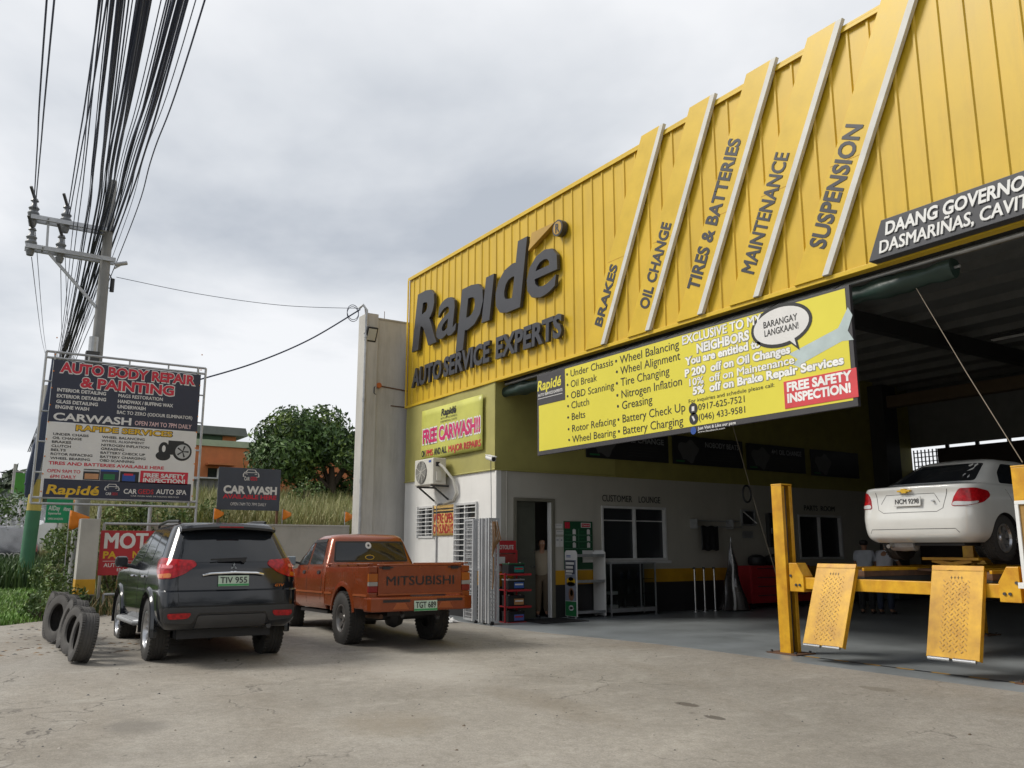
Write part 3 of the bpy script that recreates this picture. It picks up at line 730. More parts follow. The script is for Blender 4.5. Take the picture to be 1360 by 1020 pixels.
def wheel(parent, x, y, r, wd, side, rim_r, rim_m, spokes=6, style='star'):
    ax = Vector((0, side, 0)); c = Vector((x, y, r)); h = wd / 2
    mb = MB()
    prof = [(rim_r, -h * .92), (rim_r + .02, -h), (r * .82, -h * 1.03), (r * .955, -h * .93), (r * .99, -h * .7), (r, -h * .35), (r * .985, -h * .33), (r * .985, -h * .25), (r, -h * .23),
            (r, h * .02), (r * .985, h * .04), (r * .985, h * .1), (r, h * .12), (r, h * .35), (r * .985, h * .37), (r * .985, h * .45), (r, h * .47), (r * .99, h * .7), (r * .955, h * .93), (r * .82, h * 1.03), (rim_r + .02, h), (rim_r, h * .92), (rim_r - .02, h * .6), (rim_r - .03, -h * .92), (rim_r, -h * .92)]
    mb.lathe(prof, c, ax, M_RUBBER, 48)
    # tread blocks on the shoulders
    for k in range(44):
        a = 2 * PI * k / 44; dvx = Vector((math.cos(a), 0, math.sin(a))); tv = Vector((-math.sin(a), 0, math.cos(a)))
        for sg in (-1, 1):
            p = c + dvx * (r * .975) + ax * (sg * h * .78); mb.beam(p - ax * (h * .16), p + ax * (h * .16), .028, .035, M_RUBBER, up=dvx)
    w_ = mb.build('wheel', parent, smooth=True, ang=40)
    rm = MB()
    rm.lathe([(rim_r - .012, -h * .6), (rim_r - .012, h * .7), (rim_r + .005, h * .95), (rim_r - .012, h * .97), (rim_r - .03, h * .72), (rim_r - .035, -.02)], c, ax, rim_m, 40)
    rm.lathe([(.0, h * .62), (.045, h * .66), (.062, h * .5), (.07, h * .25), (.07, -.02), (.0, -.02)], c, ax, rim_m, 20)
    for k in range(spokes):
        a = 2 * PI * k / spokes + .3; dvx = Vector((math.cos(a), 0, math.sin(a))); tv = Vector((-math.sin(a), 0, math.cos(a)))
        for off in ((-.02, .02) if style == 'twin' else (0,)):
            p0 = c + dvx * .05 + tv * off * .8; p1 = c + dvx * (rim_r - .02) + tv * off * 2.6
            w0, w1 = (.03, .035) if style == 'twin' else (.06, .085)
            q = [p0 - tv * w0 / 2 + ax * h * .5, p0 + tv * w0 / 2 + ax * h * .5, p1 + tv * w1 / 2 + ax * h * .74, p1 - tv * w1 / 2 + ax * h * .74]
            rm.add(q + [z - ax * .03 for z in q], [(0, 1, 2, 3), (7, 6, 5, 4), (0, 4, 5, 1), (1, 5, 6, 2), (2, 6, 7, 3), (3, 7, 4, 0)], rim_m)
    rm.lathe([(.0, -.03), (rim_r - .02, -.03), (rim_r - .02, -.05), (0, -.05)], c, ax, M_BLACK, 24)
    rm.lathe([(.0, .0), (rim_r * .72, .0), (rim_r * .72, -.02), (0, -.02)], c, ax, M_DARKST, 24)
    rm.build('rim', w_, smooth=True, ang=30)
    return w_
def plate(parent, x, y0, y1, z0, z1, tilt, txt, m=M_PLATE, ink=None, foot=None):
    p = MB(); M = Matrix.Translation((x, 0, z0)) @ Matrix.Rotation(tilt, 4, 'Y')
    p.box(0, .012, y0, y1, 0, z1 - z0, m, M)
    if foot: p.box(-.0015, 0, y0 + .004, y1 - .004, .004, (z1 - z0) * .22, foot, M)
    po = p.build('number_plate', parent, bevel=.002)
    t = MB(); W_ = abs(y1 - y0); H_ = z1 - z0; O = M @ Vector((-.003, max(y0, y1) - .06 * W_, H_ * (.30 if foot else .26)))
    put_text(t, txt, O, (0, -1, 0), M.to_3x3() @ Vector((0, 0, 1)), W_ * .88, H_ * (.56 if foot else .5), ink or M_PRINTB, .012, depth=.002, n=M.to_3x3() @ Vector((-1, 0, 0)))
    t.build('lettering', po); return po

# ---------- black sport utility vehicle
M_SUV = mat('black_car_paint', (0.007, 0.0085, 0.012), 0.12, 0.0, var=0.1, vs=2, coat=0.35, dirt=0.06)
M_SUVT = mat('dark_grey_bumper', (0.035, 0.036, 0.038), 0.5, var=.1)
def build_suv():
    p = gpt(278, 872)
    xa = -12.18; ya = 3.12
    root = thing('sport_utility_vehicle', 'black sport utility vehicle with tinted rear glass parked beside the stacked tyres', 'car', (xa + .98, ya, float(gz(xa, ya)) - .0), PI + R(2.0))
    root.rotation_euler = (0, R(1.0), PI + R(-2.0)); root.scale = (1, .945, 1)
    LV = [dict(z=.42, xr=.16, xf=4.45, w=.80, rr=.12, rf=.3, br=.06),
          dict(z=.50, xr=.05, xf=4.58, w=.87, rr=.16, rf=.4, br=.06),
          dict(z=.62, xr=.0, xf=4.66, w=.905, rr=.20, rf=.45, br=.07),
          dict(z=.73, xr=-.01, xf=4.68, w=.91, rr=.22, rf=.45, br=.07),
          dict(z=.885, xr=.005, xf=4.68, w=.908, rr=.22, rf=.45, br=.07, hard=1),
          dict(z=.905, xr=.052, xf=4.68, w=.905, rr=.21, rf=.45, br=.07, hard=1),
          dict(z=.97, xr=.06, xf=4.67, w=.905, rr=.22, rf=.45, br=.07),
          dict(z=1.06, xr=.075, xf=4.62, w=.90, rr=.24, rf=.45, br=.08),
          dict(z=1.13, xr=.09, xf=4.40, w=.893, rr=.25, rf=.4, br=.08),
          dict(z=1.17, xr=.10, xf=3.55, w=.885, rr=.26, rf=.35, br=.09),
          dict(z=1.24, xr=.125, xf=3.36, w=.865, rr=.28, rf=.3, br=.09),
          dict(z=1.35, xr=.20, xf=3.16, w=.825, rr=.30, rf=.3, br=.09),
          dict(z=1.52, xr=.33, xf=2.88, w=.76, rr=.30, rf=.3, br=.09),
          dict(z=1.66, xr=.44, xf=2.58, w=.70, rr=.28, rf=.35, br=.08),
          dict(z=1.72, xr=.48, xf=2.40, w=.665, rr=.26, rf=.35, br=.07),
          dict(z=1.755, xr=.56, xf=2.2, w=.60, rr=.22, rf=.35, br=.06)]
    body, bvh = loft_body('body', LV, M_SUV, M_BLACK, [(.98, .40, .47), (3.78, .40, .47)], root, crown=.025)
    # rear glass, spoiler, lamps
    laid('rear_window', root, bvh, [(-.69, 1.245), (.69, 1.245), (.66, 1.36), (.595, 1.64), (-.595, 1.64), (-.66, 1.36)], **REAR, m=M_GLASSD, off=.004)
    s = MB(); pr = [(.0, .0), (.30, .05), (.34, .035), (.34, .0), (.05, -.045)]
    for sg in (1, -1):
        pass
    n = 14; vs = []; fs = []
    for i in range(n + 1):
        y = -.64 + 1.28 * i / n; k = abs(y) / .64; xo = .27 + .05 * k * k; zo = 1.70 - .035 * k * k; e = .0 if k < .95 else .04
        for (x, z) in ((xo + .01 + e, zo - .03), (xo + e, zo), (xo + .04 + e, zo + .035), (xo + .35, zo + .065), (xo + .40, zo + .04), (xo + .30, zo - .06), (xo + .1 + e, zo - .045)): vs.append((x, y, z))
    q = 7
    for i in range(n):
        for j in range(q): fs.append((i * q + j, (i + 1) * q + j, (i + 1) * q + (j + 1) % q, i * q + (j + 1) % q))
    fs += [tuple(range(q)), tuple(range(n * q, n * q + q))[::-1]]; s.add(vs, fs, M_SUV); so = s.build('spoiler', root, smooth=True)
    s = MB(); s.box(.262, .275, -.16, .16, 1.685, 1.70, M_LAMP_R); s.build('brake_light', so)
    for sg in (1, -1):
        D = Vector((.85, -.52 * sg, 0)).normalized(); U = Vector((.52 * sg, .85, 0)).normalized()
        fr = dict(o=Vector((.25, .62 * sg, 0)) - D * 3, u=U, v=(0, 0, 1), d=D)
        lamp = laid('tail_light', root, bvh, [(sg * q_[0], q_[1]) for q_ in [(-.22, 1.21), (-.17, 1.27), (.05, 1.285), (.30, 1.31), (.40, 1.27), (.37, 1.14), (.26, 1.04), (.04, 1.05), (-.09, 1.10)]], **fr, m=M_LAMP_R, off=.014, rnd=1)
        laid('indicator', lamp, bvh, [(sg * q_[0], q_[1]) for q_ in [(.05, 1.06), (.27, 1.055), (.32, 1.10), (.06, 1.115)]], **fr, m=M_LAMP_A, off=.019, rnd=1)
        laid('clear_band', lamp, bvh, [(sg * q_[0], q_[1]) for q_ in [(.055, 1.17), (.34, 1.18), (.35, 1.225), (.055, 1.215)]], **fr, m=mat('lamp_pink', (.6, .12, .13), .12, coat=.8), off=.018, rnd=1)
        laid('reflector', root, bvh, [(sg * q_[0], q_[1]) for q_ in [(.56, .565), (.80, .56), (.82, .63), (.52, .635)]], **REAR, m=M_LAMP_R, off=.022, rnd=1)
    # tailgate seams, chrome bar, emblem, wiper
    seam = mat('seam_black', (.004, .004, .004), .7)
    laid('tailgate_seam', root, bvh, line_poly([(-.70, 1.10), (-.69, .715), (.69, .715), (.70, 1.10)], .009), **REAR, m=seam, off=.002, rnd=0)
    laid('bumper_insert', root, bvh, [(-.84, .52), (-.50, .50), (-.44, .63), (.44, .63), (.50, .50), (.84, .52), (.86, .70), (-.86, .70)], **REAR, m=M_SUVT, off=.01, rnd=1)
    laid('lower_valance', root, bvh, [(-.46, .44), (.46, .44), (.44, .60), (-.44, .60)], **REAR, m=mat('valance_grey', (.06, .06, .062), .55), off=.014, rnd=1)
    s = MB(); s.tube([(.02, -.40, 1.085), (.002, -.30, 1.105), (-.006, 0, 1.115), (.002, .30, 1.105), (.02, .40, 1.085)], .016, M_CHROME, 8); s.build('chrome_bar', root, smooth=True)
    s = MB()
    for a in (90, 210, 330):
        dx, dz = math.cos(R(a)), math.sin(R(a)); px, pz = -dz, dx
        P = [(0, 0), (dx * .025 + px * .0145, dz * .025 + pz * .0145), (dx * .05, dz * .05), (dx * .025 - px * .0145, dz * .025 - pz * .0145)]
        s.prism(P, (.055, 0, 1.185), (0, -1, 0), (0, 0, 1), (-.025, 0, 0), M_CHROME)
    s.build('emblem', root)
    s = MB(); s.beam((.06, -.16, 1.272), (.09, .20, 1.262), .03, .03, M_BLACK); s.beam((.075, .30, 1.275), (.08, -.18, 1.292), .012, .02, M_BLACK); s.cyl((.10, -.13, 1.265), (.05, -.13, 1.265), .03, M_BLACK); s.build('wiper', root)
    plate(root, -.005, .20, -.20, .945, 1.075, R(3), 'TIV 955', foot=M_PLATEB)
    t = MB(); put_text(t, 'GTV', (.02, -.56, .93), (0, -1, 0), (0, 0, 1), .12, .03, M_LAMP_A, .03, .2, depth=.012, n=(-1, 0, 0)); t.build('trim_badge', root)
    # sides
    for sg in (1, -1):
        S = SIDE(sg)
        laid('side_window', root, bvh, [(1.98, 1.255), (2.92, 1.235), (2.78, 1.40), (2.38, 1.64), (2.02, 1.655)], **S, m=M_GLASSD, off=.004)
        laid('side_window', root, bvh, [(1.18, 1.28), (1.90, 1.258), (1.94, 1.655), (1.30, 1.65)], **S, m=M_GLASSD, off=.004)
        laid('side_window', root, bvh, [(.50, 1.32), (1.10, 1.285), (1.20, 1.64), (.72, 1.63)], **S, m=M_GLASSD, off=.004)
        laid('door_seam', root, bvh, line_poly([(1.93, 1.24), (1.93, .56)], .009), **S, m=seam, off=.002, rnd=0)
        laid('door_seam', root, bvh, line_poly([(2.98, 1.22), (3.02, .9), (3.0, .56)], .009), **S, m=seam, off=.002, rnd=0)
        laid('door_seam', root, bvh, line_poly([(1.12, 1.26), (1.2, 1.05), (1.42, .80), (1.48, .56)], .009), **S, m=seam, off=.002, rnd=0)
        for hx in (1.42, 2.40):
            s = MB(); s.tube([(hx, sg * .905, 1.065), (hx + .02, sg * .935, 1.068), (hx + .19, sg * .935, 1.072), (hx + .21, sg * .905, 1.075)], .014, M_CHROME, 8); s.build('door_handle', root, smooth=True)
        for cx in (.98, 3.78):
            s = MB(); pts = []
            N = 18; vs = []; fs = []
            for i in range(N + 1):
                a = R(-8) + R(196) * i / N; c_, s_ = math.cos(a), math.sin(a)
                for rr_, yo in ((.475, .86), (.475, .935), (.52, .932), (.555, .895), (.55, .85)): vs.append((cx + c_ * rr_, sg * yo, .40 + s_ * rr_))
            for i in range(N):
                for j in range(5): fs.append((i * 5 + j, (i + 1) * 5 + j, (i + 1) * 5 + (j + 1) % 5, i * 5 + (j + 1) % 5))
            fs += [(0, 1, 2, 3, 4), tuple(N * 5 + k for k in (4, 3, 2, 1, 0))]
            s.add(vs, fs, M_SUV); s.build('wheel_arch', root, smooth=True)
        s = MB(); s.tube([(2.88, sg * .86, 1.20), (2.90, sg * .98, 1.22)], .03, M_BLACK, 8)
        s.build('mirror_arm', root)
        s = MB(); y0, y1 = sorted((sg * .93, sg * 1.12)); s.box(2.86, 2.98, y0, y1, 1.19, 1.35, M_SUV); mo = s.build('wing_mirror', root, bevel=.045)
        s = MB(); s.box(2.850, 2.862, y0 + .025, y1 - .025, 1.212, 1.328, M_GLASSW); s.build('mirror_glass', mo, bevel=.005)
        s = MB(); s.tube([(.75, sg * .60, 1.775), (.85, sg * .61, 1.785), (1.5, sg * .62, 1.81), (2.2, sg * .61, 1.79), (2.32, sg * .60, 1.755)], .02, M_BLACK, 8); s.build('roof_rail', root, smooth=True)
        s = MB(); s.tube([(1.5, sg * .86, .46), (1.6, sg * .96, .45), (3.15, sg * .97, .45), (3.25, sg * .86, .46)], .038, M_GALV, 10)
        s.box(1.62, 3.1, min(sg * .86, sg * .99), max(sg * .86, sg * .99), .465, .485, M_GALV); s.build('running_board', root, smooth=True)
        wheel(root, .98, sg * .775, .39, .265, sg, .235, M_RIM, 6, 'twin'); wheel(root, 3.78, sg * .775, .39, .265, sg, .235, M_RIM, 6, 'twin')
    s = MB(); s.box(.35, 4.2, -.62, .62, .30, .45, M_BLACK); s.cyl((.98, -.6, .38), (.98, .6, .38), .06, M_DARKST); s.lathe([(0, -.14), (.12, -.1), (.16, 0), (.12, .1), (0, .14)], (1.0, .05, .38), (0, 1, 0), M_DARKST, 14); s.build('underbody', root)
    s = MB(); s.tube([(.9, -.5, .40), (.3, -.52, .42), (.08, -.52, .44)], .035, M_DARKST, 12); s.build('exhaust_pipe', root, smooth=True)
    return root
suv = build_suv()

# ---------- orange double cab pickup
M_ORN = mat('copper_orange_paint', (0.25, 0.050, 0.011), 0.26, 0.35, var=0.10, vs=3, coat=0.7, dirt=0.14)
M_ORN2 = mat('copper_moulding', (0.36, 0.10, 0.032), 0.35, 0.3)
def build_pickup():
    xa, ya = -12.53, 5.90
    root = thing('pickup_truck', 'copper orange double cab pickup truck parked in front of the folding gate', 'pickup truck', (xa + 1.08, ya, .0), PI)
    root.rotation_euler = (0, R(1.0), PI + R(-2.5)); root.scale = (1, .955, 1)
    # cab with bonnet, from behind the bed to the nose
    XB = 1.92
    LV = [dict(z=.50, xr=XB, xf=4.80, w=.79, rr=.03, rf=.25, br=.0),
          dict(z=.62, xr=XB, xf=4.88, w=.835, rr=.03, rf=.3, br=.0),
          dict(z=.85, xr=XB, xf=4.90, w=.845, rr=.03, rf=.3, br=.0),
          dict(z=1.02, xr=XB, xf=4.86, w=.84, rr=.03, rf=.3, br=.0),
          dict(z=1.09, xr=XB + .0, xf=4.6, w=.83, rr=.03, rf=.3, br=.0),
          dict(z=1.13, xr=XB + .01, xf=3.75, w=.82, rr=.05, rf=.25, br=.0),
          dict(z=1.18, xr=XB + .02, xf=3.62, w=.81, rr=.08, rf=.2, br=.01),
          dict(z=1.35, xr=XB + .07, xf=3.42, w=.755, rr=.12, rf=.2, br=.02),
          dict(z=1.55, xr=XB + .14, xf=3.14, w=.69, rr=.14, rf=.2, br=.02),
          dict(z=1.63, xr=XB + .18, xf=2.98, w=.655, rr=.16, rf=.25, br=.02),
          dict(z=1.675, xr=XB + .26, xf=2.85, w=.59, rr=.16, rf=.25, br=.02)]
    body, bvh = loft_body('cab', LV, M_ORN, M_BLACK, [(4.02, .40, .43)], root, crown=.03)
    laid('rear_window', root, bvh, [(-.655, 1.255), (.655, 1.255), (.60, 1.545), (-.60, 1.545)], **REAR, m=M_GLASSD, off=.006, rnd=1)
    laid('window_seal', root, bvh, [(-.685, 1.23), (.685, 1.23), (.625, 1.57), (-.625, 1.57)], **REAR, m=M_BLACK, off=.002, rnd=1)
    seam = mat('seam_black', (0, 0, 0))
    s = MB(); st = mat('sticker_white', (.7, .7, .68), .6)
    O = dict(REAR)
    a = [(math.cos(i * PI / 10) * .055 + .04, math.sin(i * PI / 10) * .055 + 1.50) for i in range(20)]; k = laid('round_sticker', root, bvh, a, **REAR, m=st, off=.008, rnd=0)
    laid('sticker_dot', k, bvh, [(math.cos(i * PI / 8) * .02 + .04, math.sin(i * PI / 8) * .02 + 1.50) for i in range(16)], **REAR, m=M_BLACK, off=.010, rnd=0)
    a = [(math.cos(i * PI / 10) * .085 + .035, math.sin(i * PI / 10) * .04 + 1.305) for i in range(20)]; k = laid('oval_sticker', root, bvh, a, **REAR, m=M_GOLD, off=.008, rnd=0)
    laid('sticker_dot', k, bvh, [(math.cos(i * PI / 10) * .072 + .035, math.sin(i * PI / 10) * .031 + 1.305) for i in range(20)], **REAR, m=M_BLACK, off=.010, rnd=0)
    # bed: sides with wheel arch, floor, front panel
    for sg in (1, -1):
        n = 16; P = [(0.03, .56)]
        arc = [(1.08 + .47 * math.cos(PI - PI * i / n), .40 + .47 * math.sin(PI * i / n)) for i in range(n + 1)]
        arc = [(x, max(z, .56)) for x, z in arc]
        poly = [(0.03, .56)] + arc + [(1.895, .56), (1.895, 1.16), (.03, 1.16)]
        s = MB(); s.prism(poly, (0, sg * .845, 0), (1, 0, 0), (0, 0, 1), (0, -sg * .055, 0), M_ORN)
        so = s.build('bed_side', root, bevel=.012)
        # flared lip over the arch
        f_ = MB(); vs = []; fs = []
        N = 18
        for i in range(N + 1):
            an = R(12) + R(156) * i / N; c_, s_ = math.cos(an), math.sin(an)
            for rr_, yo in ((.468, .835), (.47, .856), (.49, .856), (.545, .8455)): vs.append((1.08 + c_ * rr_, sg * yo, .40 + s_ * rr_))
        for i in range(N):
            for j in range(4): fs.append((i * 4 + j, (i + 1) * 4 + j, (i + 1) * 4 + (j + 1) % 4, i * 4 + (j + 1) % 4))
        fs += [(0, 1, 2, 3), tuple(N * 4 + k for k in (3, 2, 1, 0))]
        f_.add(vs, fs, M_ORN); f_.build('wheel_arch', so, smooth=True)
        w_ = MB(); arc2 = [(.455 * math.cos(PI * i / 14), .455 * math.sin(PI * i / 14)) for i in range(15)]
        w_.prism(arc2, (1.08, sg * .55, .46), (1, 0, 0), (0, 0, 1), (0, -sg * .03, 0), M_BLACK)
        for i in range(14): w_.prism([arc2[i], arc2[i + 1], (arc2[i + 1][0] * 1.03, arc2[i + 1][1] * 1.03), (arc2[i][0] * 1.03, arc2[i][1] * 1.03)], (1.08, sg * .55, .46), (1, 0, 0), (0, 0, 1), (0, sg * .245, 0), M_BLACK)
        w_.build('wheel_well', so)
        m_ = MB(); m_.beam((.05, sg * .85, .755), (.60, sg * .85, .755), .012, .028, M_ORN2); m_.beam((1.58, sg * .85, .755), (1.9, sg * .85, .755), .012, .028, M_ORN2); m_.build('side_moulding', so)
        r_ = MB(); r_.beam((.02, sg * .80, 1.20), (1.9, sg * .80, 1.20), .07, .02, M_ORN, ); 
        for q in range(5): r_.box(.12 + q * .42, .15 + q * .42, min(sg * .79, sg * .815), max(sg * .79, sg * .815), 1.16, 1.192, M_ORN)
        r_.build('bed_rail', root, bevel=.006)
        t_ = MB(); y0, y1 = sorted((sg * .705, sg * .85))
        t_.box(-.012, .035, y0, y1, .80, .885, mat('old_lamp_red', (.20, .012, .012), .25)); tl = t_.build('tail_light', root, bevel=.006)
        t_ = MB(); t_.box(-.013, .035, y0, y1, .888, .945, mat('old_lamp_clear', (.30, .29, .27), .25)); t_.build('reverse_light', tl, bevel=.005)
        t_ = MB(); t_.box(-.012, .035, y0, y1, .948, 1.06, mat('old_lamp_amber', (.35, .10, .012), .25)); t_.build('indicator', tl, bevel=.005)
        t_ = MB(); t_.box(-.016, -.01, y0 - .008, y1 + .008, .79, 1.07, M_BLACK); t_ = MB()
        t_.box(.0, .05, y0, y1, 1.075, 1.165, M_ORN); t_.build('corner_cap', root, bevel=.012); t_ = MB(); t_.box(.0, .05, y0, y1, .70, .795, M_ORN); t_.build('corner_post', root, bevel=.012)
        S = SIDE(sg)
        laid('side_window', root, bvh, [(2.92, 1.195), (3.50, 1.19), (3.28, 1.42), (3.06, 1.56), (2.92, 1.565)], **S, m=M_GLASSW, off=.005)
        laid('side_window', root, bvh, [(2.15, 1.20), (2.82, 1.197), (2.84, 1.565), (2.28, 1.565)], **S, m=M_GLASSW, off=.005)
        laid('window_visor', root, bvh, line_poly([(2.28, 1.585), (3.05, 1.585), (3.3, 1.43), (3.5, 1.22)], .05), **S, m=M_BLACK, off=.012, rnd=0)
        laid('door_seam', root, bvh, line_poly([(2.87, 1.57), (2.87, .58)], .011), **S, m=seam, off=.002, rnd=0)
        laid('door_seam', root, bvh, line_poly([(3.62, 1.12), (3.62, .58)], .011), **S, m=seam, off=.002, rnd=0)
        laid('door_seam', root, bvh, line_poly([(2.10, 1.2), (2.08, .9), (2.16, .58)], .011), **S, m=seam, off=.002, rnd=0)
        laid('side_moulding', root, bvh, [(2.0, .74), (3.6, .74), (3.6, .77), (2.0, .77)], **S, m=M_ORN2, off=.012, rnd=0)
        for hx in (2.18, 2.96): laid('door_handle', root, bvh, [(hx, 1.045), (hx + .13, 1.045), (hx + .13, 1.10), (hx, 1.10)], **S, m=M_BLACK, off=.016, rnd=1)
        s = MB(); s.beam((3.42, sg * .80, 1.22), (3.44, sg * .90, 1.24), .04, .04, M_BLACK); s.box(3.40, 3.50, min(sg * .88, sg * 1.06), max(sg * .88, sg * 1.06), 1.18, 1.34, mat('mirror_shell', (.25, .30, .33), .3)); s.build('wing_mirror', root, bevel=.025)
        wheel(root, 1.08, sg * .73, .395, .27, sg, .205, M_RIMG, 6); wheel(root, 4.02, sg * .73, .395, .27, sg, .205, M_RIMG, 6)
    s = MB(); s.box(.06, 1.88, -.79, .79, .62, .66, M_ORN); s.box(1.86, 1.9, -.79, .79, .62, 1.16, M_ORN); s.build('bed_floor', root)
    # tailgate
    g = MB(); g.box(-.012, .04, -.70, .70, .755, 1.165, M_ORN); g.box(-.02, .05, -.70, .70, 1.165, 1.195, M_ORN); go = g.build('tailgate', root, bevel=.01)
    g = MB(); g.beam((-.02, -.70, .765), (-.02, .70, .765), .02, .02, M_ORN2); g.build('lower_moulding', go)
    for sg in (1, -1):
        g = MB(); y0, y1 = sorted((sg * .46, sg * .69)); g.prism([(y0, 1.135), (y1, 1.135), (y1, 1.155), (y0, 1.155)] if sg < 0 else [(y0, 1.135), (y1, 1.135), (y1, 1.155), (y0, 1.155)], (-.016, 0, 0), (0, 1, 0), (0, 0, 1), (.004, 0, 0), M_BLACK)
        g.box(-.03, -.012, (y0 + y1) / 2 - .06, (y0 + y1) / 2 + .06, 1.118, 1.16, M_BLACK); g.build('latch', go)
    t = MB(); put_text(t, 'MITSUBISHI', (-.0125, .565, .895), (0, -1, 0), (0, 0, 1), 1.13, .125, M_BLACK, .012, depth=.004, n=(-1, 0, 0)); t.build('lettering', go)
    # rear bumper
    b = MB()
    P = [(-.86, .0), (-.84, -.09), (-.70, -.115), (.70, -.115), (.84, -.09), (.86, .0), (.86, .16), (-.86, .16)]
    b.prism([(y, x) for y, x in P], (0, 0, .53), (0, 1, 0), (1, 0, 0), (0, 0, .20), M_ORN); bo = b.build('rear_bumper', root, bevel=.02)
    for ya_ in (-.66, .22): b = MB(); b.box(-.119, -.112, ya_, ya_ + .44, .66, .695, M_BLACK); b.build('step_pad', bo)
    for sg in (1, -1):
        b = MB(); b.prism([(sg * .24, 0), (sg * .50, 0), (sg * .44, .09), (sg * .30, .09)], (-.118, 0, .56), (0, 1, 0), (0, 0, 1), (.01, 0, 0), M_ORN2); b.build('tow_recess', bo, bevel=.004)
    plate(root, -.135, .16, -.22, .53, .675, R(2), 'TGT 689', foot=M_PLATEB)
    s = MB(); s.box(.2, 4.4, -.45, .45, .45, .56, M_BLACK); s.cyl((1.08, -.62, .395), (1.08, .62, .395), .055, M_DARKST); s.lathe([(0, -.15), (.13, -.11), (.17, 0), (.13, .11), (0, .15)], (1.08, -.05, .39), (0, 1, 0), M_DARKST, 16)
    s.tube([(.05, .3, .50), (-.03, .30, .46)], .03, M_DARKST, 8); s.beam((.02, -.28, .45), (-.04, -.28, .42), .05, .05, M_DARKST); s.box(2.0, 3.4, -.75, .75, .42, .47, M_BLACK); s.build('underbody', root, smooth=True)
    s = MB(); s.tube([(2.2, .58, .42), (1.5, .62, .44), (.2, .55, .45)], .035, M_RUST, 10); s.build('exhaust_pipe', root, smooth=True)
    return root
pickup = build_pickup()

